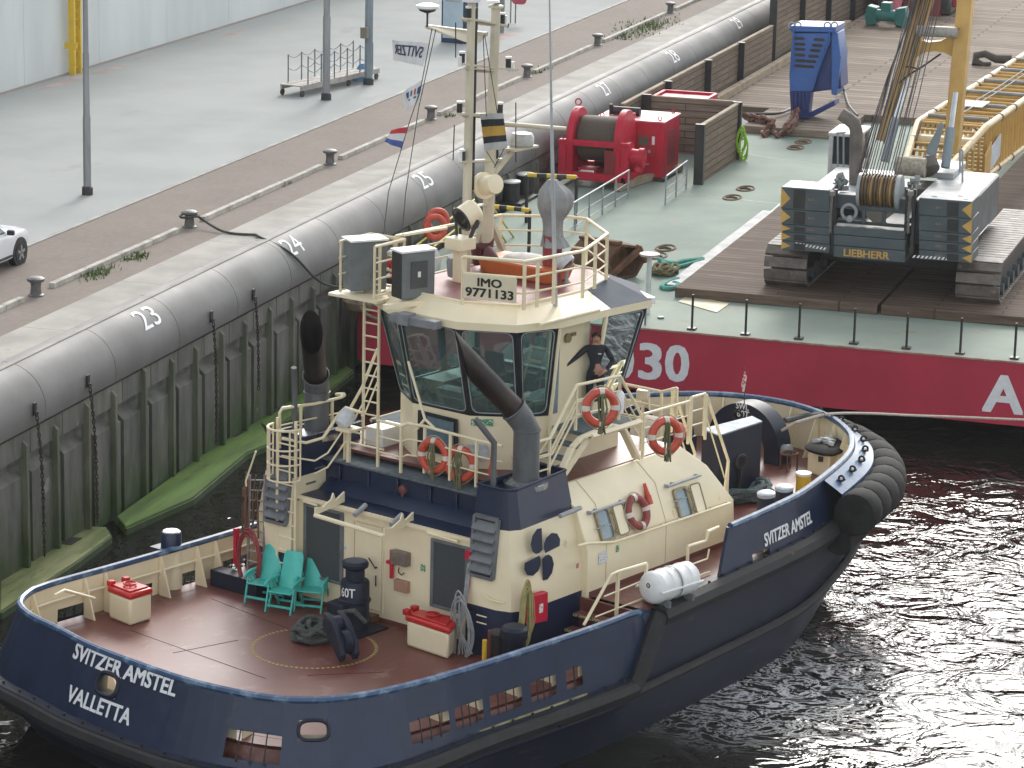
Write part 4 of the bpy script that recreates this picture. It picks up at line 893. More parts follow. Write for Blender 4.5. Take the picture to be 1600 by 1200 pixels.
for i in range(nW):
    if i==2: continue                     # starboard door bay
    a,b,c,d=facet(i); mid=(a+b+c+d)/4; nn=(b-a).cross(d-a).normalized()
    if nn.dot(mid-V(10.7,0,7))<0: nn=-nn
    def ins(f0,f1):
        return lambda u,v:(a*(1-u)+b*u)*(1-v)+(d*(1-u)+c*u)*v
    q=ins(0,0); W_=(b-a).length; H=(d-a).length; mu=.085/W_; mv=.09/H
    I=[q(mu,mv),q(1-mu,mv),q(1-mu,1-mv*.8),q(mu,1-mv*.8)]
    # rounded glass corners
    def rc(P,r):
        out=[]
        for k in range(4):
            p=P[k]; e0=(P[k-1]-p).normalized()*r; e1=(P[(k+1)%4]-p).normalized()*r
            for t in (0,.33,.66,1): out.append(p+e0*(1-t)**2+e1*t**2)
        return out
    G_=rc(I,.14); O_=[]
    for k in range(4):
        O_+= [ [a,b,c,d][k] ]*4
    mb=MB(); m=16
    outer=[p+nn*.012 for p in O_]; inner=[p+nn*.012 for p in G_]; back=[p-nn*.06 for p in G_]
    mb.loft([[p-nn*.05 for p in O_],outer,inner,back],True); wf=mb.build('window_frame',frame_m,tug)
    mb=MB(); mb.add([p-nn*.015 for p in G_],[list(range(m))]); mb.build('window_glass',wglass,wf,0,False)
    mb=MB(); mb.tube([p+nn*.012 for p in rc([q(mu*.8,mv*.8),q(1-mu*.8,mv*.8),q(1-mu*.8,1-mv*.65),q(mu*.8,1-mv*.65)],.15)],.013,5,True); mb.build('frame_trim',pm('pale_trim',(.30,.36,.36)),wf)
# door bay: recessed cream wall, narrow door window, dark doorway
a,b,c,d=facet(2); mb=MB()
mb.hexa([V(9.62,-1.90,4.68),V(10.96,-1.90,4.68),V(10.96,-1.84,4.68),V(9.62,-1.84,4.68),V(9.60,-1.94,ZT),V(11.0,-1.94,ZT),V(11.0,-1.88,ZT),V(9.60,-1.88,ZT)]); bay=mb.build('wheelhouse_door',cream,tug)
mb=MB(); o=V(0,-.012,0); mb.prism([V(9.75,-1.905,5.95)+o,V(9.98,-1.905,5.95)+o,V(9.98,-1.925,7.45)+o,V(9.75,-1.925,7.45)+o],(0,.01,0)); mb.build('door_window',glassb,bay)
mb=MB(); mb.tube([V(9.60,-2.0,5.6),V(9.55,-2.25,7.96),V(11.05,-2.32,7.99),V(10.98,-2.0,5.6)],.035,8); mb.build('door_frame',cream,tug)
mb=MB(); mb.cyl((10.2,-1.95,7.55),(10.2,-2.0,7.55),.1,None,12); mb.ob((9.8,-1.97,7.65),(.10,.06,.06)); mb.ob((10.4,-1.97,7.6),(.14,.03,.07)); mb.build('door_fittings',pm('brass',(.25,.2,.10)),bay)
# interior
wf_=pm('wheelhouse_floor',(.05,.04,.035)); mb=MB(); mb.add([(x*.97+.32,y*.96,5.2) for x,y in LB],[list(range(nW))]); mb.build('wheelhouse_floor',wf_,tug)
mb=MB(); mb.bx(11.6,12.5,-1.2,1.2,5.2,6.35); mb.hexa([V(11.4,-1.2,6.1),V(12.4,-1.2,6.35),V(12.4,1.2,6.35),V(11.4,1.2,6.1),V(11.4,-1.2,6.2),V(12.4,-1.2,6.6),V(12.4,1.2,6.6),V(11.4,1.2,6.2)])
for sg in (-1,1): mb.bx(9.7,11.0,sg*1.25-.3,sg*1.25+.3,5.2,6.2)
mb.bx(8.9,9.3,-.6,.5,5.2,6.3); mb.build('control_consoles',pm('console_grey',(.07,.085,.09),(.10,.12,.12),4),tug)
for y in (-.1,.55): mb=MB(); mb.ob((10.4,y,6.1),(.55,.5,.16)); mb.ob((10.15,y,6.55),(.14,.48,.85),0,0,-.12); mb.cyl((10.4,y,5.2),(10.4,y,6.0),.07); mb.build('helm_seat',pm('dark_leather',(.03,.03,.032)),tug,.05)
mb=MB(); mb.cyl((10.1,.55,5.2),(10.1,.55,8),.09,None,10); mb.cyl((11.2,-.9,5.2),(11.2,-.9,8),.07,None,10); mb.build('inner_columns',white,tug)
mb=MB()
for k,(x,y,s) in enumerate([(12.1,-.8,.3),(12.1,-.3,.3),(12.1,.2,.3),(12.1,.7,.3),(9.1,-.3,.25),(10.6,-1.4,.25),(10.6,1.4,.25)]): mb.ob((x,y,6.75 if x>12 else 6.45),(.05,s*1.2,s),0,0,.25)
mb.build('screens',pm('pale_screen',(.30,.42,.42),(.12,.16,.17),5,.2),tug)
mb=MB(); mb.add([(x*.98+.2,y*.97,7.93) for x,y in LT],[list(range(nW))]); mb.build('ceiling',pm('ceiling_panel',(.30,.30,.28)),tug)
# roof
RU=[(8.45,-.62),(8.95,-1.62),(10.2,-1.66),(11.2,-1.66),(12.5,-1.25),(12.95,-.6)]
e=lambda P,o:[(x+(o if x>11 else -o if x<9 else 0),y+(o if y>0 else -o)) for x,y in P]
LE=mirror(e(ST,.07)); LU=mirror(RU); ZR=8.38
mb=MB(); mb.loft([[(x,y,7.93) for x,y in LE],[(x,y,8.09) for x,y in LE]],True); mb.add([(x,y,7.94) for x,y in LE],[list(range(nW))]); roof=mb.build('roof_fascia',cream,tug)
navyr=pm('slate_blue_roof',(.035,.05,.075),(.05,.065,.09),2,.75,spec=.25)
mb=MB(); mb2=MB()
for i in range(nW):
    j=(i+1)%nW; q=[(*LE[i],8.09),(*LE[j],8.09),(*LU[j],ZR),(*LU[i],ZR)]
    (mb2 if i in (3,4,6,7) else mb).add(q,[(0,1,2,3)])
mb.build('roof_slopes',cream,roof,0,False); mb2.build('blue_roof_slopes',navyr,roof,0,False)
mb=MB(); mb.add([(x,y,ZR) for x,y in LU],[list(range(nW))]); mb.build('roof_deck',pm('pink_red_deck',(.20,.062,.06),(.26,.10,.095),1.2,.5,bump=.08,bs=6),roof)
mb=MB(); mb.tube([(*p,ZR+.0) for p in LU],.035,6,True); mb.build('roof_edge',cream,roof)
# awning boxes / wiper housings over the windows
boxg=pm('grey_awning_box',(.22,.235,.245),(.17,.18,.19),4,.5)
mb=MB(); a=T(617,497,z=7.95); b=T(690,511,z=7.95); mb.beam(a+V(-.1,0,.05),b+V(-.1,0,.05),.22,.17); mb.beam(a+V(-.12,-.25,.07),a.lerp(b,.45)+V(-.12,0,.07),.28,.24); mb.build('window_awning',boxg,tug,.01)
mb=MB(); a=T(905,493,z=7.95); b=T(988,476,z=7.95); mb.beam(a+V(0,-.12,.02),b+V(0,-.12,.05),.16,.20); mb.beam(a+V(0,-.16,.04),a.lerp(b,.5)+V(0,-.16,.06),.20,.22); mb.build('window_awning',white,tug,.01)
mb=MB(); a=T(985,455,z=8.05); b=T(1018,470,z=8.05); mb.beam(a,b,.2,.14); mb.build('window_awning',white,tug,.01)
mb=MB(); mb.tube([T(1004,488,z=7.8),T(995,520,z=7.3),T(983,545,z=6.8)],.03,6); mb.build('window_wiper',blackp,tug)
mb=MB(); mb.tube([T(837,506,z=8.12)+V(0,-.1,0),T(930,483,z=8.12)+V(0,-.1,0)],.04,8); mb.build('roof_side_rail',railm,tug)
# lower window in the base, round notice, green signs
bi=nW-1
def basept(px,py):
    a,b=V(*LB[nW-1],ZS),V(*LB[0],ZS); return Tn(px,py,a,(b-a).cross(V(0,0,1)))
mb=MB(); P=[Tn(px,py,V(8.46,0,5),V(1,0,0)) for px,py in ((654,640),(716,655),(716,715),(653,702))]; mb.prism(P,(-.03,0,0)); lw=mb.build('lower_window_frame',frame_m,wh,.01)
mb=MB(); P=[Tn(px,py,V(8.42,0,5),V(1,0,0)) for px,py in ((668,650),(709,660),(709,703),(667,692))]; mb.prism(P,(-.012,0,0)); mb.build('lower_window_glass',glassb,lw)
nC=V(-.82,-.58,0).normalized()
def cface(px,py,o=.02): return Tn(px,py,V(8.8,-1.2,5)+nC*o,nC)
uC=V(-nC.y,nC.x,0); uC = uC if uC.y<0 else -uC
for px in (745,762):
    c=cface(px,660); mb=MB(); mb.prism([c+uC*a+V(0,0,b) for a,b in ((-.12,-.07),(.12,-.07),(.12,.07),(-.12,.07))],nC*.006); mb.build('green_notice',gsign,wh)
c=cface(746,706,.04); mb=MB(); mb.prism([c+uC*(.24*math.copysign(abs(math.cos(t))**.5,math.cos(t)))+V(0,0,.17*math.copysign(abs(math.sin(t))**.5,math.sin(t))) for t in [k*math.pi/10 for k in range(20)]],nC*.04); mb.build('oval_vent',pm('oval_vent_white',(.55,.58,.60),(.35,.38,.40),8,.4),wh)
mb=MB(); P=[T(px,py,z=5.0)+V(0,0,.1) for px,py in ((582,668),(611,660),(611,690),(582,690))]; mb=MB(); p=T(598,700,z=4.75); mb.bx(p.x-.3,p.x+.4,p.y-.25,p.y+.25,4.7,5.25); mb.build('white_locker',white,tug,.02)
# port wing of the base (stairs up to the port door)
mb=MB(); mb.bx(9.3,10.3,1.95,2.6,5.1,5.16); mb.bx(9.75,11.4,-2.98,-1.97,5.67,5.75); mb.build('side_platforms',grate,tug)
mb=MB(); mb.tube([(9.75,-3.0,5.71),(11.42,-3.0,5.71),(11.42,-1.95,5.71)],.06,4); mb.tube([(9.3,2.62,5.13),(10.3,2.62,5.13)],.05,4); mb.build('platform_edges',cream,tug)
for k in range(3):
    mb=MB(); x=9.6-k*.30; z=5.5-k*.23; mb.bx(x-.16,x+.12,-2.85,-2.1,z-.02,z+.02); mb.build('stair_tread',grate,tug)
mb=MB()
for y in (-2.88,-2.07): mb.beam((9.8,y,5.66),(8.75,y,4.85),.04,.16)
mb.build('stair_strings',cream,tug)
# bracket arch under the starboard platform
mb=MB(); pl=-2.93; pts=[T(px,py,y=pl) for px,py in ((873,745),(893,700),(908,684),(955,664),(972,668),(995,716))]
mb=MB()
for a,b,w_ in zip(pts[:-1],pts[1:],(.16,.13,.12,.13,.20)): mb.beam(a,b,.08,w_,(0,1,0))
mb.build('platform_bracket',cream,tug,.02)
# railings: every run is one part with top rail, two lower rails and posts
def railing(pts, name='railing', z0=None, n_mid=2, hpost=None, posts=None, rt=.033, rl=.018, base=1.0, parent=None):
    pts=[Vector(p) for p in pts]; mb=MB(); mb.tube(pts,rt,8)
    for k in range(1,n_mid+1): mb.tube([p-V(0,0,base*k/(n_mid+1)) for p in pts],rl,6)
    for p in (posts or pts):
        p=Vector(p); mb.beam(p,p-V(0,0,base),.05,.05)
    return mb.build(name,railm,parent or tug)
W=7.60
rp=[T(px,py,x=W) for px,py in ((591,657),(628,666),(637,662),(664,666),(704,677),(750,689),(785,697))]
railing(rp,base=1.0,posts=[rp[0],T(627,666,x=W),T(664,666,x=W),T(704,677,x=W),T(745,687,x=W)])
mb=MB(); mb.tube([T(638,565,x=8.2),T(664,655,x=7.7),T(678,668,x=7.62)],.03,6); mb.tube([T(664,655,x=7.7),T(650,672,x=7.62)],.03,6); mb.build('rail_stay',cream,tug)
# starboard: stair handrails and side rail
rs=[T(841,690,y=-2.95),T(859,685,y=-2.95),T(901,602,y=-2.95),T(969,587,y=-2.95)]
railing(rs,base=.95)
mb=MB(); mb.tube([T(842,716,y=-2.95),T(862,710,y=-2.95),T(903,628,y=-2.95),T(960,612,y=-2.95)],.02,6); mb.build('stair_midrail',railm,tug)
zr=5.86
r2=[T(962,597,z=6.0),T(1035,613,z=6.0),T(1058,606,z=6.0)]
r2=[V(13.0,.9,zr+.1),V(13.0,-1.0,zr+.05)]; railing([T(962,597,x=13.0),T(1034,612,x=13.0),T(1058,606,x=13.15)],base=1.0)
r3=[T(1006,647,y=-2.9),T(1077,627,y=-2.9),T(1081,621,y=-2.9),T(1102,615,y=-2.9)]; railing(r3,base=.95)
railing([T(969,588,y=-2.95),T(1003,650,y=-2.9)],base=.75)
# forward stair down to the bow deck
for y0 in (-2.9,-2.0):
    a=V(13.0,y0,5.85); b=V(13.75,y0,4.35); c=V(13.8,y0,3.5)
    if y0==-2.9: a,b,c=T(1104,617,y=y0),T(1138,720,y=y0),T(1136,765,y=y0)
    else: d_=Vector((0,.9,0)); a,b,c=[T(*q,y=-2.9)+d_ for q in ((1104,617),(1138,720),(1136,765))]
    mb=MB(); mb.tube([a,b,c],.033,8); mb.tube([a-V(0,0,.45),b-V(.1,0,.4)],.018,6); mb.beam(a,a-V(0,0,1.0),.05,.05); mb.beam(c,V(c.x,c.y,SD),.05,.05); mb.beam(b,V(b.x-.2,b.y,SD),.05,.05); mb.build('stair_handrail',railm,tug)
for k in range(7):
    mb=MB(); mb.bx(13.25+k*.11,13.5+k*.11,-2.85,-2.05,4.55-k*.27,4.59-k*.27); mb.build('stair_tread',grate,tug)
# side deck rails by the liferaft and bulwark end
yS=-4.72
def run(pts,y): return [T(px,py,y=y) for px,py in pts]
mb=MB(); p=run(((912,977),(955,898),(966,893),(1010,880)),yS); mb.tube(p,.033,8); mb.tube(run(((930,964),(1010,933)),yS),.018,6); mb.tube(run(((944,932),(1010,905)),yS),.018,6)
for px,p0,p1 in ((966,893,962),(1010,880,948)): mb.beam(T(px,p0,y=yS),T(px-3,p1,y=yS),.06,.06)
mb.build('side_railing',railm,tug)
mb=MB(); p=run(((1075,855),(1077,853),(1103,845),(1106,831),(1123,823)),-4.72); mb.tube(p,.033,8); mb.tube(run(((1075,884),(1105,873),(1108,858)),-4.72),.02,6); mb.tube(run(((1075,905),(1110,893)),-4.72),.02,6); mb.beam(T(1075,855,y=-4.72),T(1073,905,y=-4.72),.05,.05); mb.build('side_railing',railm,tug)
mb=MB()
for k in range(3):
    x=8.55-k*.27; z=2.42-k*.26; mb.bx(x-.26,x,-4.6,-3.75,z-.03,z)
mb.build('side_steps',reddk,tug)
mb=MB()
for k in range(3):
    x=8.55-k*.27; z=2.42-k*.26; mb.bx(x-.275,x-.26,-4.6,-3.75,z-.05,z+.003)
mb.build('step_nosing',pm('step_nosing_cream',(.62,.52,.28),(.05,.05,.05),26,.6,lo=.48,hi=.52),tug)
# port: caged ladder up the after side of the port funnel
LXp=6.60
la=T(438,908,x=LXp); lb=T(466,908,x=LXp); zt=5.55
mb=MB()
for p in (la,lb): mb.beam((LXp-.1,p.y,DK),(LXp-.1,p.y,zt+.15),.06,.04)
n=int((zt-DK)/.29)
for k in range(n): mb.cyl((LXp-.1,la.y,DK+.22+k*.29),(LXp-.1,lb.y,DK+.22+k*.29),.018,None,6)
mb.build('funnel_ladder',railm,tug)
yc=(la.y+lb.y)/2; mb=MB()
hoop=lambda z,r: [(LXp-.1-r*math.sin(t)*1.0,yc+r*.92*math.cos(t),z) for t in [math.pi*k/10 for k in range(11)]]
for z in (4.45,4.80,5.12,5.55): mb.tube(hoop(z,.42),.03 if z in (5.55,) else .02,6)
for k in (0,2,4,6,8,10):
    a=hoop(4.45,.42)[k]; b=hoop(5.55,.42)[k]; mb.tube([a,b],.02,6)
mb.build('ladder_cage',railm,tug)
pr=[V(LXp-.1,yc+.40,5.55),V(LXp-.1,yc+.40,6.15),T(437,638,x=7.0),T(470,634,x=7.3),T(540,622,x=8.2)]
pr=[T(437,700,x=6.6),T(437,645,x=6.6),T(441,638,x=6.7),T(468,634,x=7.1),T(492,631,x=7.5),T(533,621,x=8.2),T(537,617,x=8.3),T(525,616,x=8.4)]
mb=MB(); mb.tube(pr,.033,8); mb.tube([T(437,665,x=6.6),T(530,645,x=8.2)],.018,6); mb.beam(T(470,634,x=7.1),V(T(470,634,x=7.1).x,T(470,634,x=7.1).y,5.0),.05,.05); mb.beam(T(519,624,x=8.0),V(8.0,T(519,624,x=8.0).y,4.7),.05,.05)
mb.tube([T(440,685,x=6.55),T(478,692,x=6.9),T(505,684,x=7.2),T(531,645,x=7.6),T(540,638,x=7.7),T(566,645,x=7.7),T(566,650,x=7.7)],.033,8)
mb.tube([T(440,712,x=6.55),T(492,720,x=6.9),T(512,708,x=7.1),T(536,672,x=7.5),T(566,678,x=7.7)],.02,6); mb.tube([T(492,740,x=6.9),T(512,730,x=7.1),T(540,690,x=7.6),T(600,703,x=7.7)],.02,6)
mb.beam(T(540,638,x=7.7),V(7.7,T(540,638,x=7.7).y,4.7),.06,.06); mb.build('port_railing',railm,tug)
for k in range(3):
    mb=MB(); x=7.55-k*.28; z=4.5-k*.28; mb.bx(x-.28,x+.02,2.40,3.05-.0,z-.02,z+.02); mb.build('stair_tread',grate,tug)
# sloping port stair rails to the wheelhouse port door
mb=MB()
a=[T(548,637,x=8.9),T(566,605,x=9.3),T(590,545,x=9.9)]; mb.tube(a,.033,8); mb.tube([p-V(0,0,.4) for p in a],.018,6); mb.tube([p-V(0,0,.75) for p in a],.018,6); mb.build('stair_handrail',railm,tug)
# wheelhouse ladder
lb0=T(567,704,z=4.70); lb1=T(590,709,z=4.70); lz=9.25; mb=MB()
for p in (lb0,lb1): mb.beam((p.x,p.y,4.7),(p.x,p.y,lz),.055,.04)
for k in range(16): mb.cyl((lb0.x,lb0.y,4.95+k*.285),(lb1.x,lb1.y,4.95+k*.285),.02,None,6)
mb.build('wheelhouse_ladder',railm,tug)
dl=(lb1-lb0).normalized(); fw=V(dl.y,-dl.x,0); fw=fw if fw.x<0 else -fw; mid=(lb0+lb1)/2; mb=MB()
for z in (8.25,8.6,8.95,9.3):
    mb.tube([V(mid.x,mid.y,z)-dl*.45+fw*.55,V(mid.x,mid.y,z)-dl*.45-fw*.5,V(mid.x,mid.y,z)+dl*.45-fw*.5,V(mid.x,mid.y,z)+dl*.45+fw*.5][0:4],.03 if z==9.3 else .02,6)
for s,f_ in ((-.45,.5),(-.45,-.5),(.45,-.5),(.45,.5)): p=mid+dl*s+fw*f_; mb.beam((p.x,p.y,8.2),(p.x,p.y,9.3),.04,.04)
mb.build('ladder_landing_rail',railm,tug)
mb=MB(); P=[mid+dl*s+fw*f_ for s,f_ in ((-.7,.6),(.6,.6),(.6,-.9),(-.7,-.9))]; mb.prism([V(p.x,p.y,8.12) for p in P],(0,0,.06)); mb.build('ladder_landing',cream,tug)
# air-conditioning cabinets
cabg=pm('cabinet_grey',(.15,.17,.175),(.12,.135,.14),3,.5)
def cabinet(pxl,pyl,pxr,pyr,z,dep,h,vent):
    a=T(pxl,pyl,z=z); b=T(pxr,pyr,z=z); d=(b-a).normalized(); n=V(-d.y,d.x,0); n=n if n.x>0 else -n; w_=(b-a).length
    q=lambda u,v,k:a+d*u+n*v+V(0,0,k); mb=MB(); mb.hexa([q(0,0,0),q(w_,0,0),q(w_,dep,0),q(0,dep,0),q(0,0,h),q(w_,0,h),q(w_,dep,h),q(0,dep,h)]); c=mb.build('deck_cabinet',cabg,tug,.015)
    mb=MB(); mb.hexa([q(-.03,-.03,h),q(w_+.03,-.03,h),q(w_+.03,dep+.03,h),q(-.03,dep+.03,h),q(-.03,-.03,h+.04),q(w_+.03,-.03,h+.04),q(w_+.03,dep+.03,h+.04),q(-.03,dep+.03,h+.04)]); mb.build('cabinet_top',white,c)
    if vent:
        mb=MB(); mb.hexa([q(w_*.26,-.02,h*.22),q(w_*.76,-.02,h*.22),q(w_*.76,0,h*.22),q(w_*.26,0,h*.22),q(w_*.26,-.02,h*.80),q(w_*.76,-.02,h*.80),q(w_*.76,0,h*.80),q(w_*.26,0,h*.80)]); v=mb.build('fan_panel',pm('fan_dark',(.045,.05,.052),(.07,.075,.078),40,.5),c)
        mb=MB(); mb.hexa([q(w_*.46,-.035,h*.46),q(w_*.54,-.035,h*.46),q(w_*.54,-.02,h*.46),q(w_*.46,-.02,h*.46),q(w_*.46,-.035,h*.58),q(w_*.54,-.035,h*.58),q(w_*.54,-.02,h*.58),q(w_*.46,-.02,h*.58)]); mb.build('fan_hub',white,v)
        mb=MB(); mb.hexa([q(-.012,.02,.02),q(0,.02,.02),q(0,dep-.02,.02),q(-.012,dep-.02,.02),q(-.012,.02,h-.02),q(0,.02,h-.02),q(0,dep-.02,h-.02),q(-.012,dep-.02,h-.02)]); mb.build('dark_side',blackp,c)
    return q
cabinet(628,469,679,463,8.30,.42,.98,True)
cabinet(549,456,604,452,8.25,.5,1.05,False)
mb=MB(); a=T(600,480,z=8.25); b=T(679,470,z=8.25); mb.beam(a,b,.1,.10); a2=T(628,470,z=8.25)+V(.9,0,0); mb.beam(a2,b+V(.5,0,0),.1,.1); mb.build('cabinet_bearers',cream,tug)
# roof rail
zr=ZR+1.0; pts=[T(px,py,z=zr) for px,py in ((724,401),(820,409),(912,392),(949,365),(917,342),(876,337))]
mb=MB(); mb.tube(pts,.035,8)
for dz in (.33,.66): mb.tube([p-V(0,0,dz) for p in pts],.02,6)
def flat(p,w_=.09): mb.beam(p,V(p.x,p.y,ZR),w_,.03,(0,1,0))
for p in pts+[pts[2].lerp(pts[1],.5),pts[1].lerp(pts[2],.22),pts[2].lerp(pts[3],.5)]: flat(p)
mb.build('roof_railing',railm,tug)
pp=[T(px,py,z=zr) for px,py in ((724,401),(700,395))]+[V(9.2,1.7,zr),V(12.3,1.5,zr),V(13.0,.6,zr),pts[-1]]
pp=[pts[0],V(8.3,.65,zr),V(8.9,1.65,zr),V(12.3,1.55,zr),V(13.0,.65,zr)]
mb=MB(); mb.tube(pp[2:],.033,8)
for dz in (.33,.66): mb.tube([p-V(0,0,dz) for p in pp[2:]],.02,6)
for p in pp[2:]: flat(p)
mb.tube([pts[-1],pp[-1]],.033,8); mb.tube([T(630,367,z=zr+.2),T(698,356,z=zr+.2)],.035,8)
mb.build('roof_railing',railm,tug)
# number plate
dC=(pts[1]-pts[0]); dC.z=0; dC.normalize(); nn=V(dC.y,-dC.x,0); nn = nn if nn.x<0 else -nn
sp=lambda px,py:Tn(px,py,pts[0]+nn*.04,nn)
q4=[sp(724,426),sp(808,434),sp(807,474),sp(723,465)]
mb=MB(); mb.prism(q4,nn*.02); plt=mb.build('number_plate',pm('plate_cream',(.66,.60,.44),(.62,.56,.40),2,.5),tug,.01)
o=(q4[0]+q4[1]+q4[2]+q4[3])/4; uu=((q4[1]-q4[0])+(q4[2]-q4[3])).normalized(); Hh=(q4[0]-q4[3]).length; Ww=(q4[1]-q4[0]).length
f1=planefn(o+nn*.026+V(0,0,Hh*.20),uu,V(0,0,1)); f2=planefn(o+nn*.026-V(0,0,Hh*.22),uu,V(0,0,1))
text('IMO',f1,Hh*.32,'number_lettering',btxt,plt,.026,Ww*.44); text('9771133',f2,Hh*.34,'number_lettering',btxt,plt,.026,Ww*.88)
# ------------------------------------------------------------------ mast
g1=T(727,428,z=ZR); g2=T(760,419,z=ZR)
t1=T(737,4,y=g1.y); t2=T(775,12,y=g2.y)
mastm=pm('mast_cream',(.58,.53,.40),(.50,.455,.34),1.5,.45)
mb=MB(); mb.tube([g1,t1],[.105,.085],12); mast=mb.build('mast',mastm,tug)
mb=MB(); mb.tube([g2,t2],[.135,.10],12); mb.lathe([(.16,0),(.16,.05),(.02,.09)],t2,12); mb.build('mast_leg',mastm,mast)
L1=lambda t:g1.lerp(t1,t); L2=lambda t:g2.lerp(t2,t)
def lev(py): return (428-py)/(428-4.)
mb=MB(); mb.beam(L1(lev(295))+(L2(lev(295))-L1(lev(295)))*.25+V(-.05,0,0),L1(lev(10))+(L2(lev(10))-L1(lev(10)))*.2+V(-.05,0,0),.11,.06); mb.build('cable_tray',blackp,mast)
mb=MB()
for k in range(5): a=L1(lev(295))+(L2(lev(295))-L1(lev(295)))*(.17+.04*k)+V(-.12,0,0); b=L1(lev(60))+(L2(lev(60))-L1(lev(60)))*(.14+.04*k)+V(-.12,0,0); mb.tube([a,b],.016,5)
mb.build('mast_cables',blackp,mast)
def halfring(py,ex0,ex1,r=.028):
    a,b=L1(lev(py)),L2(lev(py)); d=(b-a).normalized(); n=V(-1,0,0); c=(a+b)/2; h=(b-a).length/2
    pts=[c+d*((h+ (ex1 if math.cos(t)<0 else ex0))*-math.cos(t))*1.0+n*(.28*math.sin(t)) for t in [math.pi*k/12 for k in range(13)]]
    mb=MB(); mb.tube(pts,r,6)
    mb.beam(a-d*ex1*1.0,b+d*ex0,.16,.03); return mb.build('mast_bracket',mastm,mast)
halfring(30,.30,.15); halfring(105,.06,.12); halfring(178,.10,.10); halfring(250,.15,.12); halfring(322,.1,.05)
mb=MB()
for py,e0,e1 in ((30,.38,.12),(100,.85,.35),(176,.35,.40),(250,.55,.25)):
    a,b=L1(lev(py)),L2(lev(py)); d=(b-a).normalized(); mb.beam(a-d*e1,b+d*e0,.12,.05)
mb.build('mast_shelves',mastm,mast)
# little lights and aerials on the shelves
lm=MB(); wm_=MB()
for py,s in ((30,.25),(30,-.10),(100,.55),(100,-.3),(176,.30),(176,-.35),(250,-.2),(250,.2),(8,.05)):
    a,b=L1(lev(py)),L2(lev(py)); d=(b-a).normalized(); p=(b+d*s if s>0 else a+d*s)+V(0,0,.03); lm.cyl(p,p+V(0,0,.20),.062,None,10); wm_.cyl(p+V(0,0,.20),p+V(0,0,.24),.07,None,10)
lm.build('navigation_lights',blackp,mast); wm_.build('light_caps',white,mast)
mb=MB()
for py,s in ((104,.62),(104,.72),(104,-.38),(30,.36),(250,-.28)):
    a,b=L1(lev(py)),L2(lev(py)); d=(b-a).normalized(); p=(b+d*s if s>0 else a+d*s); mb.cyl(p,p+V(0,0,.22),.045,.04,10)
mb.build('aerial_domes',white,mast)
# yard with flat radome at its port end
ya=T(664,41,y=g1.y+1.15); yb_=L1(lev(48)); yd=T(757,53,y=g2.y); mb=MB()
mb.prism([ya+V(0,0,.03),ya-V(0,0,.04),yb_.lerp(ya,.12)-V(0,0,.24),yb_.lerp(yd,.4)-V(0,0,.22),yd-V(0,0,.04),yd+V(0,0,.03)],(.12,0,0)); mb.build('signal_yard',mastm,mast)
p=ya+(yb_-ya)*.05; mb=MB(); mb.cyl(p,p+V(0,0,.32),.022,None,8); mb.lathe([(.03,.28),(.17,.33),(.18,.36)],p,20); st_=mb.build('radome_stalk',darkm,mast)
mb=MB(); mb.lathe([(.17,.36),(.255,.40),(.25,.45),(.14,.49),(.02,.50)],p,24); mb.build('flat_radome',white,st_)
mb=MB(); mb.lathe([(.03,-.02),(.20,-.0),(.20,.07),(.03,.12)],t1+V(0,0,.02),16); mb.lathe([(.03,-.02),(.15,-.0),(.13,.05),(.03,.07)],t2+V(-.1,0,.12),16); mb.build('top_discs',white,mast)
yard_tip=ya.copy()
# forward spar, radar drum on bracket, flanged drum between the legs
mb=MB(); a=L2(lev(190)); b=T(884,201,y=g2.y-.9); mb.tube([a,b],[.06,.045],8); mb.build('forward_spar',mastm,mast)
p=T(815,228,y=g2.y-.2); mb=MB(); mb.bx(p.x-.5,p.x+.35,p.y-.2,p.y+.2,p.z-.05,p.z); mb.beam(p-V(.3,0,.05),L2(lev(280)),.1,.1); mb.build('scanner_bracket',mastm,mast)
mb=MB(); mb.lathe([(.24,0),(.27,.04),(.27,.2),(.22,.28),(.03,.32)],p,20); mb.build('radar_drum',pm('off_white_drum',(.50,.50,.46),(.36,.37,.36),8,.45),mast)
p=T(756,290,y=(g1.y+g2.y)/2-.1); mb=MB(); ax=(T(770,288,y=p.y-.3)-p).normalized(); mb.lathe([(.29,-.02),(.29,.03),(.21,.04),(.21,.42),(.05,.44)],p,22,ax); dr_=mb.build('flanged_drum',cream,mast)
mb=MB()
for k in range(8):
    u=ax.orthogonal().normalized(); w2=ax.cross(u); t=k*.785; c=p+(u*math.cos(t)+w2*math.sin(t))*.245-ax*.03; mb.cyl(c-ax*.02,c+ax*.02,.03,None,6)
mb.build('flange_bolts',blackp,dr_)
# brace legs, pedestal, big searchlight, loudspeaker, deck searchlight, whip aerials, covered monitor
mb=MB(); mb.beam(L2(lev(340)),T(790,402,z=ZR),.12,.12); mb.beam(L2(lev(330)),T(735,408,z=ZR),.06,.18); mb.build('mast_braces',mastm,mast)
ps=T(718,440,z=ZR); q=T(718,388,y=ps.y); mb=MB(); mb.beam(V(ps.x,ps.y,ZR),V(ps.x,ps.y,q.z),.22,.22); ped=mb.build('searchlight_pedestal',cream,tug,.01)
mb=MB(); mb.bx(ps.x-.24,ps.x+.24,ps.y-.24,ps.y+.24,q.z-.02,q.z+.24); mb.build('control_box',cream,ped,.02)
c=T(722,342,y=ps.y); ax=V(-.78,.25,-.42).normalized(); mb=MB(); mb.lathe([(.26,-.02),(.26,.34),(.21,.40),(.05,.41)],c,22,-ax); sl=mb.build('searchlight_housing',cream,ped)
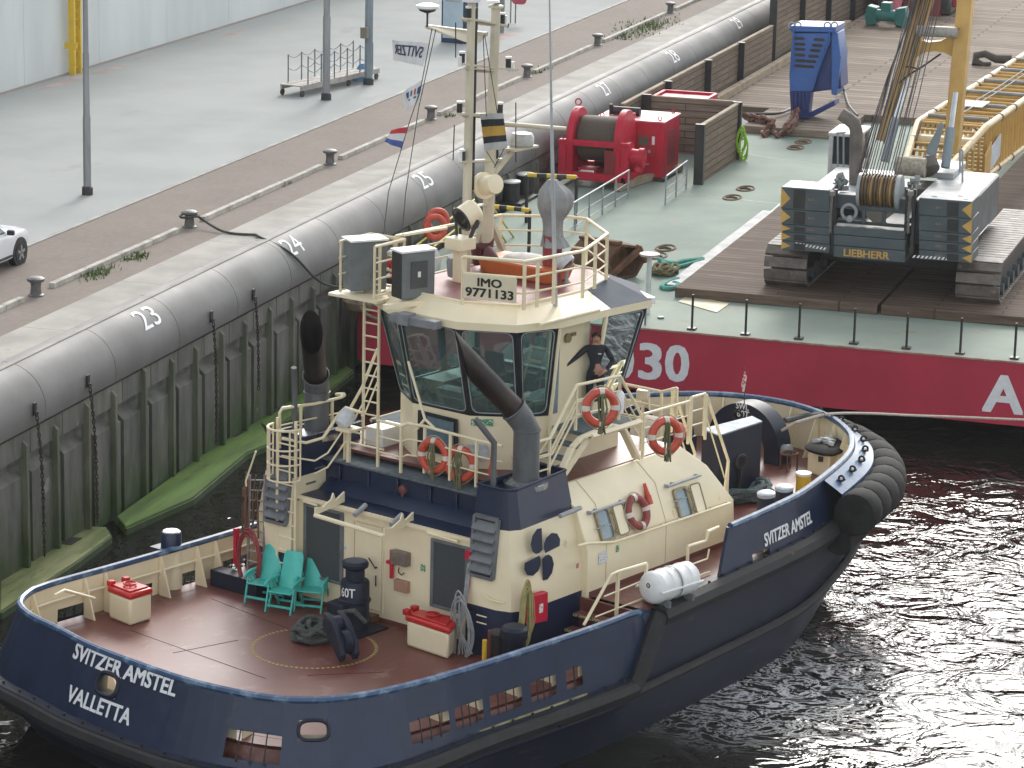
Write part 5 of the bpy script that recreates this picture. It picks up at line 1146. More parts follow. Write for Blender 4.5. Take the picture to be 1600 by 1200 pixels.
mb=MB(); mb.lathe([(.25,-.03),(.23,.0),(.02,.01)],c,22,-ax); mb.ring(c+ax*.02,.26,.03,ax,22,6); mb.build('searchlight_lens',pm('dark_lens',(.02,.02,.022),None,3,.1),sl)
mb=MB()
for s in (-.3,.3): mb.beam(c+V(.15,s,.0),V(ps.x+.1,ps.y+s*.6,q.z+.22),.05,.08)
mb.build('searchlight_yoke',darkm,ped)
c=T(708,415,y=ps.y+.25); mb=MB(); mb.lathe([(.10,-.22),(.14,-.1),(.14,.22),(.02,.24)],c,14,(.25,.1,-.9)); mb.build('loudspeaker',pm('loudspeaker_grey',(.30,.33,.34)),ped)
c=T(886,412,z=ZR+.45); mb=MB(); mb.lathe([(.20,-.02),(.22,.1),(.16,.22),(.03,.26)],c,18,(-.2,.55,.5)); sw=mb.build('deck_searchlight',pm('lamp_white',(.60,.62,.62),(.45,.47,.48),6,.35),tug)
mb=MB(); mb.lathe([(.19,-.04),(.02,-.03)],c,18,(-.2,.55,.5)); mb.build('lamp_glass',pm('lamp_dark_glass',(.10,.12,.13),None,3,.08),sw)
mb=MB(); mb.cyl(c-V(0,0,.1),V(c.x,c.y,ZR),.04,None,8); mb.tube([c+V(-.2,0,0),c-V(0,0,.18),c+V(.2,0,0)],.025,6); mb.build('lamp_stand',greyl,sw)
p=T(868,470,z=ZR); mb=MB(); mb.tube([V(p.x,p.y,ZR-.1),T(862,200,y=p.y)],[.05,.035],8); mb.tube([T(862,200,y=p.y),T(858,-40,y=p.y)],[.028,.014],6); mb.build('whip_aerial',pm('aerial_grey',(.42,.44,.46)),tug)
for a,b,z in (((806,253),(806,160),9.6),((712,90),(712,35),None),((708,250),(710,195),None)):
    yy_=g2.y-.3 if a[0]>800 else g1.y+.3; mb=MB(); mb.tube([T(*a,y=yy_),T(*b,y=yy_)],.013,5); mb.build('rod_aerial',darkm,mast)
mc=T(862,440,z=ZR); mb=MB(); mb.lathe([(.21,0),(.21,1.0)],(mc.x,mc.y,ZR),16); mb.build('monitor_pedestal',pm('pedestal_red',(.26,.035,.035),(.20,.03,.03),3,.45),tug)
ctr=Vector((mc.x,mc.y,0)); zz0=T(862,385,y=mc.y).z; zz1=T(858,283,y=mc.y).z; Hc=zz1-zz0; rows=[]
rc_=random.Random(8); ph=[rc_.uniform(0,6) for _ in range(4)]
for t,r,dx,dy in ((0,.31,.04,-.04),(.06,.28,.03,-.03),(.16,.215,.01,0),(.28,.20,0,0),(.40,.215,0,0),(.50,.29,-.02,-.04),(.62,.36,-.02,-.06),(.74,.37,-.02,-.06),(.84,.33,0,-.02),(.93,.20,.02,.04),(1.0,.10,.02,.06)):
    rows.append([(ctr.x+dx+r*(1+(.05+.10*(1-t)**2)*math.sin(8*a+ph[0]+t*3)+.09*math.sin(3*a+ph[1]+t*5)+.05*math.sin(13*a+t*9))*math.cos(a)*.9, ctr.y+dy+r*(1+.10*math.sin(6*a+ph[2]))*math.sin(a), zz0+Hc*t) for a in [2*math.pi*k/40 for k in range(40)]])
mb=MB(); mb.loft(rows,True,True); mb.build('canvas_cover',pm('grey_canvas',(.28,.285,.28),(.22,.225,.22),3,.85,bump=.5,bs=7),tug)
# ------------------------------------------------------------------ gear on the tug
oc=T(792,437,z=ZR); org=pm('orange_hull',(.56,.15,.045),(.48,.12,.04),3,.45)
ob_=thing('rescue_raft_box','orange open box with a white sack in it on the wheelhouse roof','storage box',(oc.x+.45,oc.y,ZR),None,True)
X,Y=oc.x+.55,oc.y; mb=MB(); mb.hexa([(X-.4,Y-.95,ZR),(X+.4,Y-.95,ZR),(X+.4,Y+.8,ZR),(X-.4,Y+.8,ZR),(X-.5,Y-1.05,ZR+.36),(X+.5,Y-1.05,ZR+.36),(X+.5,Y+.9,ZR+.36),(X-.5,Y+.9,ZR+.36)]); mb.build('box_body',org,ob_,.05)
mb=MB(); mb.ball((X,Y-.15,ZR+.34),.42,18,(.9,1.6,.4)); mb.build('white_sack',pm('white_sack',(.62,.58,.54),(.5,.46,.42),5,.8,bump=.6,bs=9),ob_)
mb=MB(); mb.tube([(X-.1,Y+1.15,ZR+.12),(X-.2,Y+1.15,ZR+.5),(X+.05,Y+1.05,ZR+.55),(X+.1,Y+1.1,ZR+.2)],.12,10); mb.tube([(X-.25,Y+.75,ZR+.15),(X-.35,Y+.65,ZR+.42),(X-.3,Y+.45,ZR+.2)],.11,10); mb.thing('maroon_hose_roll',pm('maroon_cloth',(.10,.02,.025)),'dark maroon roll beside the orange box on the wheelhouse roof','hose',(X,Y+1.1,ZR),None,True)
# bow: winch house, staple arch, drums, stool, box
zw=4.3; wp=[T(px,py,z=zw) for px,py in ((1097,672),(1175,652),(1191,660),(1124,682))]
mb=MB(); mb.prism([V(p.x,p.y,SD) for p in wp],(0,0,zw-SD)); wh_=mb.build('winch_house',navyd,tug,.015)
mb=MB(); mb.prism([V(p.x,p.y,zw+.003) for p in wp],(0,0,.03)); mb.build('house_lid',pm('pale_blue_lid',(.27,.32,.36),(.20,.25,.29),3,.6),wh_)
mb=MB(); b_=wp[3].lerp(wp[2],.5)+V(-.02,-.06,-.75); mb.ring(b_,.16,.035,(.2,1,0),14,6); mb.beam(b_-V(0,0,.1),b_-V(.05,0,.7),.07,.07); mb.build('shackle',blackp,wh_)
ac=T(1165,630,y=0); AXc=ac.x-.05
arcp=[]; Rr=1.02; zc=ac.z-Rr
for k in range(25):
    t=math.pi*k/24; arcp.append(V(AXc,-Rr*math.cos(t),zc+Rr*math.sin(t)))
out=[V(AXc,-Rr,SD)]+arcp+[V(AXc,Rr,SD)]; inn=[V(AXc,-Rr+.42,SD)]+[V(AXc,-(Rr-.42)*math.cos(math.pi*k/24),zc-.1+(Rr-.42)*math.sin(math.pi*k/24)) for k in range(25)]+[V(AXc,Rr-.42,SD)]
mb=MB(); dx=V(.55,0,0); mb.loft([out,inn,[p+dx for p in inn],[p+dx for p in out],out]); arch=mb.build('towing_staple',navyd,tug,.02)
text('SWL',planefn(T(1160,635,x=AXc-.012),(0,-1,0),(0,0,1)),.15,'load_lettering',wtxt,arch,.012,.36)
text('60T',planefn(T(1161,647,x=AXc-.012),(0,-1,0),(0,0,1)),.17,'load_lettering',wtxt,arch,.012,.34)
mb=MB(); mb.ring((AXc-.03,.15,zc+.70),.12,.03,(1,0,.2),14,6); mb.build('staple_eye',blackp,arch)
mb=MB(); mb.lathe([(.12,-.05),(.12,.16),(.03,.20)],(AXc+.2,-Rr-.05,zc+.05),12,(0,-1,.2)); mb.build('staple_lamp',greyl,arch)
for y0,y1,nm in ((.3,1.5,'w'),(1.7,2.4,'x')):
    mb=MB(); mb.lathe([(.62,0),(.62,.05),(.40,.06),(.40,y1-y0-.06),(.62,y1-y0-.05),(.62,y1-y0)],(17.6,y0,3.45),24,(0,1,0)); mb.build('winch_drum',navyd,tug)
mb=MB(); mb.bx(17.0,18.2,.2,.3,SD,3.5); mb.bx(17.0,18.2,2.4,2.5,SD,3.5); mb.bx(16.6,17.0,-.2,2.0,SD,3.2); mb.build('winch_frame',navyd,tug,.02)
mb=MB(); mb.lathe([(.41,0),(.47,.05),(.47,1.05),(.41,1.1)],(17.6,.35,3.45),20,(0,1,0)); mb.build('winch_rope',ropew,tug)
st0=T(1232,735,z=SD); sx=thing('deck_stool','small round rusty stool frame on the bow deck','stool',(st0.x,st0.y,SD),None,True); mb=MB(); mb.ring((st0.x,st0.y,SD+.42),.2,.025,(0,0,1),18,6); mb.build('seat_ring',rust,sx)
for k in range(4):
    t=k*1.57+.4; mb=MB(); mb.tube([(st0.x+.2*math.cos(t),st0.y+.2*math.sin(t),SD+.42),(st0.x+.2*math.cos(t),st0.y+.2*math.sin(t),SD)],.02,6); mb.build('leg',rust,sx)
zb=3.22; bp_=[T(px,py,z=zb) for px,py in ((1262,702),(1297,712),(1324,699),(1290,690))]; bc=sum(bp_,V(0,0,0))/4
mb=MB(); mb.prism([V(p.x,p.y,SD) for p in bp_],(0,0,zb-SD)); mb.build('bow_locker',cream,tug,.04)
p0=bp_[0].lerp(bp_[1],.62)+V(-.02,-.0,-.14); mb=MB(); mb.ob(p0,(.06,.12,.12),.5); mb.build('locker_latch',darkm,tug)
mt=thing('mat_and_fittings','black rubber mat heaped with grey metal fittings on the cream bow box','deck gear',(bc.x,bc.y,zb),None,True); mb=MB(); rows=[[(bc.x+(p.x-bc.x)*s,bc.y+(p.y-bc.y)*s,zb+h) for p in smooth(bp_,.15,True)] for s,h in ((1.12,-.0),(1.16,.06),(1.0,.12),(.5,.14))]; mb.loft(rows,True,True); mb.build('rubber_mat',rubber,mt)
mb=MB(); rg=random.Random(2)
for k in range(9): c=bc+V(rg.uniform(-.3,.3),rg.uniform(-.22,.22),.17); mb.ob(c,(rg.uniform(.1,.3),rg.uniform(.06,.14),rg.uniform(.05,.12)),rg.uniform(0,3),.2,.2)
mb.ring(bc+V(.1,.1,.2),.14,.03,(.2,.1,1),14,6); mb.build('metal_fittings',steel,mt,.01)
def pilecoil(mb,c,rx,ry,h,n,r,seed):
    rr=random.Random(seed)
    for k in range(n):
        ph=rr.uniform(0,6.28); zz=rr.uniform(.3,1.)*h*k/n+r; a=rr.uniform(.45,1.0); b=rr.uniform(.4,1.0); ox,oy=rr.uniform(-.2,.2)*rx,rr.uniform(-.25,.25)*ry; m=22; w1,w2=rr.uniform(-.25,.25),rr.uniform(0,6)
        mb.tube([(c.x+ox+rx*a*math.cos(ph+2*math.pi*i/m),c.y+oy+ry*b*math.sin(ph+2*math.pi*i/m),c.z+zz+.06*math.sin(3*2*math.pi*i/m+w2)+w1*h*math.cos(2*math.pi*i/m)*.5+.03) for i in range(m)],r,7,True)
c=T(1163,782,z=SD); mb=MB(); pilecoil(mb,c+V(.15,.2,0),.85,.55,.30,14,.055,3); mb.thing('mooring_rope_pile',pm('teal_grey_rope',(.055,.085,.09),(.11,.15,.155),14,.9,bump=.9,bs=60),'grey blue mooring rope piled on the bow deck in front of the dark winch box','rope',c,None,True)
c=T(497,1003,z=DK); mb=MB(); pilecoil(mb,c+V(.15,.15,0),.62,.42,.26,14,.05,5); mb.tube([c+V(.5,-.1,.12),c+V(.6,-.05,.5),c+V(.75,-.3,.55),c+V(.9,-.5,.3)],.05,7); mb.thing('stern_rope_pile',rope,'dark grey rope heaped inside the yellow dashed circle on the after deck','rope',c,None,True)
# paired bitts on the starboard bow bulwark, yellow bitt
for px,py,lean in ((1198,800,-.10),(1226,790,-.10)):
    c=T(px,py,z=3.25); mb=MB(); a=V(c.x,c.y,2.95); ax=V(lean,-.02,1).normalized(); mb.lathe([(.20,0),(.20,.72),(.18,.76),(.02,.765)],a,20,ax); bt=mb.build('bitt',navyd,tug)
    mb=MB(); mb.lathe([(.205,.69),(.205,.755),(.17,.775),(.02,.78)],a,20,ax); mb.build('bitt_cap',pm('pale_worn_cap',(.42,.46,.50),(.26,.30,.34),5,.4),bt)
    mb=MB(); mb.lathe([(.24,0),(.22,.14),(.205,.16)],a,18,ax); mb.build('bitt_foot',pm('chipped_steel',(.30,.28,.27),(.05,.05,.07),9,.5),bt)
c=T(1254,775,z=SD); mb=MB(); mb.lathe([(.17,0),(.17,.50),(.0,.50)],(c.x,c.y,SD),18); yb2=mb.build('yellow_bitt',yellow,tug); mb=MB(); mb.lathe([(.18,.50),(.18,.56),(.0,.565)],(c.x,c.y,SD),18); mb.build('bitt_cap',white,yb2)
# port quarter bollard through the bulwark
c=T(268,917,z=DK); 
mb=MB(); mb.lathe([(.23,0),(.23,.86)],(c.x,c.y,DK),22); qb=mb.build('quarter_bollard',cream,tug)
mb=MB(); mb.lathe([(.225,.86),(.225,1.20),(.20,1.24),(.02,1.25)],(c.x,c.y,DK),22); mb.build('bollard_head',navy,qb)
mb=MB(); mb.lathe([(.20,1.235),(.17,1.262),(.02,1.262)],(c.x,c.y,DK),20); mb.build('head_plate',silver,qb); mb=MB(); mb.bx(c.x-.3,c.x+.3,c.y-.25,c.y+.35,DK+.86,DK+.90); mb.build('bollard_collar',navy,qb)
mb=MB(); c2=T(66,975,z=DK); mb.lathe([(.16,0),(.16,.30),(.14,.33),(.02,.34)],(c2.x,c2.y,DK),16); mb.build('small_bollard',navyd,tug)
mb=MB(); pA=T(118,930,z=2.2); 
for px in (138,142): pass
mb.tube([T(85,930,y=4.3),T(100,922,y=4.3),T(148,935,y=4.4)],.03,6); mb.build('quarter_pipe',cream,tug)
# hatches with red lids
def hatch(pxs,zt,lab):
    P=[T(px,py,z=zt) for px,py in pxs]; cc=sum(P,V(0,0,0))/4
    mb=MB(); mb.prism([V(*( (p-cc)*.93+cc)[:2],DK) for p in P],(0,0,zt-DK-.12)); h=mb.build('hatch_coaming',cream,tug,.06)
    mb=MB(); mb.prism([V(p.x,p.y,zt-.14) for p in P],(0,0,.14)); l=mb.build('hatch_lid',redl,h,.05)
    mb=MB(); mb.prism([V(*((p-cc)*.78+cc)[:2],zt) for p in P],(0,0,.035)); u=(P[1]-P[0]).normalized(); v=(P[3]-P[0]).normalized()
    for a in (.2,.8): q=P[3].lerp(P[0],a); mb.ob(q+(V(0,0,.03)),(.14,.14,.12),math.atan2(u.y,u.x))
    mb.build('lid_rim',redl,l,.03)
    mb=MB(); mb.ring(V(cc.x,cc.y,zt+.08),.13,.02,(0,0,1),16,6)
    for k in range(3): t=k*2.09; mb.tube([(cc.x,cc.y,zt+.08),(cc.x+.13*math.cos(t),cc.y+.13*math.sin(t),zt+.08)],.014,5)
    mb.lathe([(.03,0),(.03,.08)],(cc.x,cc.y,zt),8); mb.build('hand_wheel',redl,l)
hatch(((166,915),(203,929),(240,918),(204,906)),2.45,'')
hatch(((632,960),(703,983),(718,966),(652,951)),2.42,'')
# after towing bitt and winch
wx=T(548,985,z=DK); B=V(wx.x+.12,wx.y,DK)
mb=MB(); mb.lathe([(.30,0),(.30,1.02),(.28,1.06),(.20,1.08)],B,26); tb=mb.build('towing_bitt',navyd,tug)
mb=MB(); mb.lathe([(.20,1.06),(.20,1.30),(.27,1.35),(.28,1.42),(.25,1.47),(.02,1.48)],B,26); mb.build('bitt_head',navyd,tb)
mb=MB(); mb.lathe([(.22,1.475),(.02,1.49)],B,22); mb.build('head_top',pm('worn_navy_top',(.06,.08,.11)),tb)
mb=MB(); mb.lathe([(.32,.60),(.345,.64),(.32,.68)],B,24); mb.bx(B.x-.45,B.x-.1,B.y-.05,B.y+.38,DK,DK+.62); mb.build('bitt_collar',navyd,tb,.05)
fdir=V(-.62,-.78,0).normalized()
text('60T',lambda u,v: V(B.x,B.y,DK+.80+v)+V(-math.cos(u/.435+.06)*.438*1,math.sin(-(u/.435+.06))*.438,0) if 0 else V(B.x+.306*math.cos(rad(180+10)+u/.306),B.y+.306*math.sin(rad(180+10)+u/.306),DK+.86+v),.19,'load_lettering',wtxt,tb,.012,.33)
# hinged towing hook block lying forward of the bitt
hk0=T(520,965,z=DK+.75); hk1=T(545,1018,z=DK+.25); mb=MB(); d=(hk1-hk0); s_=d.cross(V(0,0,1)).normalized()
for o,w_ in ((-.15,.13),(.15,.13)):
    pts=[hk0+s_*o+V(0,0,.14),hk0+s_*o+d*.5+V(0,0,.28),hk1+s_*o+V(0,0,.20),hk1+d*.10+s_*o,hk1+s_*o-V(0,0,.2),hk0+s_*o+d*.4-V(0,0,.20),hk0+s_*o-V(0,0,.16)]
    mb.prism([p-s_*w_/2 for p in pts],s_*w_)
mb.lathe([(.30,-.10),(.24,-.08),(.24,.08),(.30,.10)],hk0.lerp(hk1,.72),18,s_); mb.lathe([(.18,-.22),(.18,.22)],hk0.lerp(hk1,.2),16,s_); mb.build('rope_guide',navyd,tb,.02)
mb=MB(); mb.bx(B.x-.5,B.x+.5,B.y-.5,B.y+.5,DK-.002,DK+.03); mb.build('bitt_footing',navyd,tb)
# yellow dashed circle, painted on the after deck (own thin sheet)
c=V(0,0,0); cp=[T(px,py,z=DK+.004) for px,py in ((402,1003),(584,1025),(470,983),(510,1038))]; cc=(cp[0]+cp[1]+cp[2]+cp[3])/4; Rc=((cp[0]-cc).length+(cp[1]-cc).length)/2
mb=MB()
for k in range(74):
    a0,a1=2*math.pi*k/74,2*math.pi*(k+.55)/74
    q=lambda a,r:V(cc.x+r*math.cos(a),cc.y+r*math.sin(a),DK+.004); mb.add([q(a0,Rc-.035),q(a0,Rc+.035),q(a1,Rc+.035),q(a1,Rc-.035)],[(0,1,2,3)])
mb.build('dashed_circle',pm('deck_yellow',(.50,.40,.12),(.35,.26,.08),8,.7),tug)
mb=MB()                              # weld seams across the deck plates
for (a,b) in (((205,985),(415,1060)),((330,935),(470,990)),((270,1020),(372,1000)),((480,1055),(600,1050))): p,q=T(*a,z=DK+.004),T(*b,z=DK+.004); mb.beam(p,q,.010,.006)
mb.build('deck_seams',pm('seam_brown',(.10,.030,.024)),tug)
# starboard quarter: gear by the funnel
gx=T(735,1010,z=DK); mb=MB(); mb.ob((gx.x-.1,gx.y-.25,DK+.45),(.32,.30,.9)); mb.ob((gx.x-.1,gx.y-.25,DK+.95),(.4,.36,.16)); cap=mb.build('capstan_stand',navyd,tug,.04)
mb=MB(); p=T(803,1000,z=2.5); mb.lathe([(.24,-.7),(.24,.05),(.27,.10),(.27,.28),(.22,.34),(.02,.35)],(p.x,p.y,2.45),20); mb.build('quarter_bitt',navyd,tug)
mb=MB(); p=T(778,1010,z=2.3); mb.lathe([(.15,-.5),(.15,.3),(.17,.33),(.15,.38),(.02,.39)],(p.x,p.y,2.25),16); mb.build('small_bitt',blackp,tug)
mb=MB(); 
for px,m_ in ((757,0),): p=T(px,1015,z=2.3); mb.cyl((p.x,p.y,1.8),(p.x,p.y,2.5),.05,None,10)
mb.build('yellow_pipe',yellow,tug); mb=MB(); p=T(767,1008,z=2.3); mb.cyl((p.x,p.y,1.8),(p.x,p.y,2.6),.07,None,10); mb.build('red_pipe',pm('dull_red',(.16,.03,.03)),tug)
mb=MB(); pm_ = T(736,870,x=6.55); mb.tube([pm_,T(734,905,x=6.5),T(727,955,x=6.4)],.02,6); mb.ob(pm_+V(-.05,0,.05),(.12,.14,.18)); mb.build('red_spray_head',redp,tug)
mb=MB(); rr=random.Random(6); base=T(725,1000,x=6.3)
for k in range(7):
    o=V(0,rr.uniform(-.08,.08),0); w_=rr.uniform(.22,.5); h=rr.uniform(.55,1.0); c=base+o
    mb.tube([c+V(-.15*abs(math.sin(t)),w_*math.cos(t)*.6,h*math.sin(t)+.15) for t in [-.6+k2*(math.pi+1.2)/18 for k2 in range(19)]],.016,5)
for k in range(5): mb.tube([T(735-k,880,x=6.45),T(731-k*1.5,930,x=6.4),T(722-k*2,975,x=6.3),T(718+k*5,1022,x=6.2)],.014,5)
mb.thing('pale_hoses',pm('pale_hose',(.34,.36,.36),(.24,.26,.27),8,.6),'loops of pale grey hose hanging beside the red hatch and right funnel','hose',base,None,True)
# fire box, yellow hose, port side ladder with red hose
fp=[T(px,py,y=-3.72) for px,py in ((819,930),(847,922),(846,968),(819,974))]; cc=sum(fp,V(0,0,0))/4
fb=thing('fire_hose_box','bright red fire hose box hung on the navy foot of the funnel','fire hose box',cc,None,True)
mb=MB(); mb.prism(fp,(0,-.16,0)); mb.build('box_body',redp,fb,.02); mb=MB(); c3=cc+V(.05,-.172,.0); mb.prism([c3+V(a,0,b) for a,b in ((-.06,-.09),(.06,-.09),(.06,.09),(-.06,.09))],(0,.008,0)); mb.build('fire_notice',pm('notice_white',(.7,.66,.64),(.3,.1,.1),20,.5,lo=.52,hi=.6),fb)
mb=MB(); rr=random.Random(7); q0=T(813,935,y=-3.82)
for k in range(8):
    w_=.17+rr.uniform(-.05,.06); h=.58+rr.uniform(-.10,.12); ox=rr.uniform(-.05,.05); oy=rr.uniform(-.08,.02)
    mb.tube([V(q0.x+.16+ox+w_*math.cos(t)*(1 if math.sin(t)<0 else .8),q0.y+oy,q0.z-.34+h*math.sin(t)) for t in [2*math.pi*k2/20 for k2 in range(20)]],.02,6,True)
mb.thing('yellow_hose',pm('khaki_hose',(.34,.31,.13),(.26,.23,.09),7,.6),'khaki yellow hose looped over the red fire hose box','hose',q0,None,True)
lp0,lp1=T(387,905,x=6.42),T(412,910,x=6.42); lq0,lq1=T(390,742,x=6.62),T(414,742,x=6.62)
al=thing('alloy_ladder','grey metal ladder with rusty ropes leaning against the left funnel','ladder',lp0,None,True)
for a,b,nm in ((lp0,lq0,'rail'),(lp1,lq1,'rail')): mb=MB(); mb.beam(V(a.x,a.y,DK+.35),b,.05,.04); mb.build('side_rail',pm('alloy_red_grey',(.30,.27,.27),(.24,.15,.14),6,.45),al)
mb=MB()
for k in range(10): t=.05+k*.1; mb.cyl(V(lp0.x,lp0.y,DK+.35).lerp(lq0,t),V(lp1.x,lp1.y,DK+.35).lerp(lq1,t),.016,None,6)
mb.build('rungs',greyl,al)
mb=MB(); rr=random.Random(3)
for k in range(7): y=lq0.y+(lq1.y-lq0.y)*rr.random(); mb.tube([V(6.50,y,4.35-rr.uniform(0,.3)),V(6.44,y+rr.uniform(-.1,.1),3.8),V(6.42,y+rr.uniform(-.08,.08),3.3-rr.uniform(0,.5)),V(6.45,y+.05,4.0)],.013,5)
mb.build('hanging_ropes',pm('brown_rope',(.15,.08,.05)),al)
mb=MB(); hc=T(388,873,x=6.30); rr=random.Random(12)
for k in range(8):
    w_=.30+rr.uniform(-.04,.05); h=.60+rr.uniform(-.06,.06)
    mb.tube([V(6.28+rr.uniform(-.05,.05)*0+.01*k-.05,hc.y-.05+w_*math.cos(t),hc.z+h*math.sin(t)+.03*math.sin(2*t+k)) for t in [2*math.pi*q/24 for q in range(24)]],.022,6,True)
mb.thing('red_hose_coil',pm('red_hose',(.26,.035,.04),(.20,.03,.035),6,.5),'coil of dark red hose hanging on the ladder against the left funnel','hose',hc,None,True)
c=T(385,918,z=DK); mb=MB(); mb.bx(6.15,6.5,3.05,4.4,DK,DK+.36); mb.build('hose_tray',navyd,tug,.01)
mb=MB(); p=T(369,845,x=6.6); mb.bx(6.55,6.66,p.y-.04,p.y+.04,2.2,3.0); mb.build('red_edge_post',redp,tug)
mb=MB(); p=T(365,724,x=6.7)
mb.tube([T(400,705,x=6.5),T(384,752,x=6.4),T(385,760,x=6.4)],.02,6); mb.build('grab_rail',cream,tug)
# garden chairs
chm=pm('turquoise_plastic',(.065,.50,.43),(.06,.44,.38),5,.45)
ch=thing('garden_chair','turquoise plastic reclining chair standing front right of the three','chair',(0,0,0),'turquoise garden chairs')
def shell(mb,pts,w0,w1,th,n=(0,0,1)):
    pass
mb=MB(); mb.hexa([(-.24,-.26,.39),(.26,-.28,.42),(.26,.28,.42),(-.24,.26,.39),(-.24,-.26,.425),(.26,-.28,.455),(.26,.28,.455),(-.24,.26,.425)]); mb.build('seat',chm,ch,.015)
mb=MB(); rows=[]
for t in range(9):
    k=t/8; w_=(.25-.03*k)*(.80 if t==8 else 1); x=-.22-.24*k; z=.42+.74*k; rows.append([(x-.02,-w_,z),(x+.03,-w_*.5,z+.01),(x+.035,0,z+.01),(x+.03,w_*.5,z+.01),(x-.02,w_,z),(x-.05,w_,z-.01),(x+.0,0,z-.02),(x-.05,-w_,z-.01)])
mb.loft(rows,True,True); mb.build('backrest',chm,ch)
for s in (-1,1):
    mb=MB(); mb.tube([(-.33,s*.29,.64),(.02,s*.31,.645),(.22,s*.31,.62),(.30,s*.31,.57)],[.03,.038,.034,.022],8); mb.build('armrest',chm,ch)
    mb=MB(); mb.beam((.10,s*.30,.63),(.30,s*.29,0),.035,.055); mb.build('leg',chm,ch,.008)
    mb=MB(); mb.beam((-.05,s*.30,.63),(-.34,s*.29,0),.035,.055); mb.build('leg',chm,ch,.008)
    mb=MB(); mb.beam((.05,s*.305,.63),(.0,s*.28,.42),.03,.05); mb.build('arm_strut',chm,ch,.006)
mb=MB(); mb.beam((.25,-.29,.14),(.25,.29,.14),.03,.05); mb.beam((-.30,-.29,.10),(-.30,.29,.10),.03,.05); mb.build('stretcher',chm,ch,.006)
def seat_at(px,py): p=T(px,py,z=DK); return p
p=seat_at(444,953); fa=rad(196)
w_=TUGM@V(p.x,p.y,DK); ch.matrix_world=TUGM@Matrix.Translation(V(p.x,p.y,DK))@Matrix.Rotation(fa,4,'Z')
p=seat_at(412,940); dup(ch,(p.x,p.y,DK),rad(194),'turquoise plastic reclining chair standing front left of the three',True)
p=seat_at(487,951); dup(ch,(p.x,p.y,DK),rad(205),'turquoise plastic chair at the back against the vent',True)
# liferaft canister on its cradle
a=T(1013,917,z=3.10); b=T(1080,896,z=3.10); ctr_=(a+b)/2; ax=(b-a).normalized(); ax.z=0; ax.normalize(); Lr=1.22
lr=thing('liferaft_canister','white ribbed liferaft canister strapped on the starboard deck edge','liferaft',(ctr_.x,ctr_.y,SD),None,True)
lw=pm('canister_white',(.74,.75,.74),(.66,.67,.67),4,.4); c0=V(ctr_.x,ctr_.y,SD+.40)-ax*Lr/2; prof=[(.02,-.06),(.22,-.05),(.30,.0),(.33,.05)]
for k in range(4): z=.08+k*.28; prof+=[(.33,z),(.345,z+.03),(.345,z+.06),(.33,z+.09),(.33,z+.26)]
prof+=[(.33,Lr-.05),(.30,Lr),(.22,Lr+.05),(.02,Lr+.06)]
mb=MB(); mb.lathe(prof,c0,26,ax); mb.build('canister',lw,lr)
mb=MB(); mb.lathe([(.352,Lr*.5-.02),(.358,Lr*.5),(.352,Lr*.5+.02)],c0,26,ax,False); mb.build('strap',pm('grey_strap',(.2,.22,.22)),lr)
mb=MB(); s_=ax.cross(V(0,0,1)); 
for k in (-1,1): mb.tube([c0+s_*k*.345+ax*(-.03)+V(0,0,-.02),c0+s_*k*.345+ax*(Lr+.03)+V(0,0,-.02)],.03,6)
mb.build('lip_band',lw,lr); mb=MB()
for q in (.2,.8): mb.beam(c0+ax*Lr*q-s_*.34-V(0,0,.32),c0+ax*Lr*q+s_*.34-V(0,0,.32),.06,.14)
mb.build('cradle',greym,lr); mb=MB(); q=c0-ax*.062; mb.ring(q+V(0,0,.08),.04,.012,ax,10,5); mb.build('painter_eye',blackp,lr)
# lifebuoys
lbm=orange; lbw=pm('buoy_tape',(.66,.60,.52),(.58,.52,.44),7,.5)
lb=None
def lifebuoy(px,py,pl,n,lab,faded=False,R=.30,rope_=True):
    global lb
    p=Vector(pl); n=Vector(n).normalized(); c=Tn(px,py,p,n)
    r=.082; u=n.orthogonal().normalized(); w2=n.cross(u)
    t=thing('lifebuoy',lab,'lifebuoy',c,'orange lifebuoys on the tug',True)
    m=pm('faded_maroon_buoy',(.27,.055,.045),(.21,.045,.04),5,.6) if faded else lbm
    mb=MB(); mb.ring(c,R,r,n,30,10); mb.build('buoy_ring',m,t)
    mb=MB()
    for k in range(4):
        a=rad(45+90*k); mb.tube([c+(u*math.cos(a+q)+w2*math.sin(a+q))*R for q in (-.16,-.05,.05,.16)],r+.006,10,False,False)
    mb.build('tape_bands',lbw,t)
    mb=MB(); mb.tube([c+(u*math.cos(q)+w2*math.sin(q))*(R+r+.02+.02*math.cos(4*q+math.pi)) for q in [2*math.pi*k/32 for k in range(32)]],.011,5,True); mb.build('grab_line',pm('grab_line',(.40,.36,.28)),t)
    if rope_:
        mb=MB(); rr=random.Random(px)
        for k in range(6): y0=rr.uniform(-.07,.07); mb.tube([c+w2*0+V(0,0,.28)+n*.09+u*0+V(rr.uniform(-.04,.04),y0,0),c+n*.12+V(rr.uniform(-.05,.05),y0+rr.uniform(-.06,.06),0),c+n*.10+V(rr.uniform(-.05,.05),y0+rr.uniform(-.05,.05),-.5),c+n*.10+V(0,y0,-.25)],.018,5)
        mb.build('hung_line',pm('olive_line',(.12,.12,.055),(.18,.17,.09),12,.9),t)
    return t
lifebuoy(678,712,(7.52,0,5),(-1,-.1,.05),'orange lifebuoy with green line on the after railing, left of the pair')
lifebuoy(720,725,(7.52,0,5),(-1,-.15,.05),'orange lifebuoy with green line on the after railing, right of the pair, beside the exhaust')
lifebuoy(938,637,(0,-3.02,5),(-.55,-1,.1),'orange lifebuoy with green line on the stair railing below the man at the wheelhouse door')
lifebuoy(1040,681,(0,-3.0,5),(-.45,-1,.1),'orange lifebuoy on the side deck rail in front of the dark winch drums')
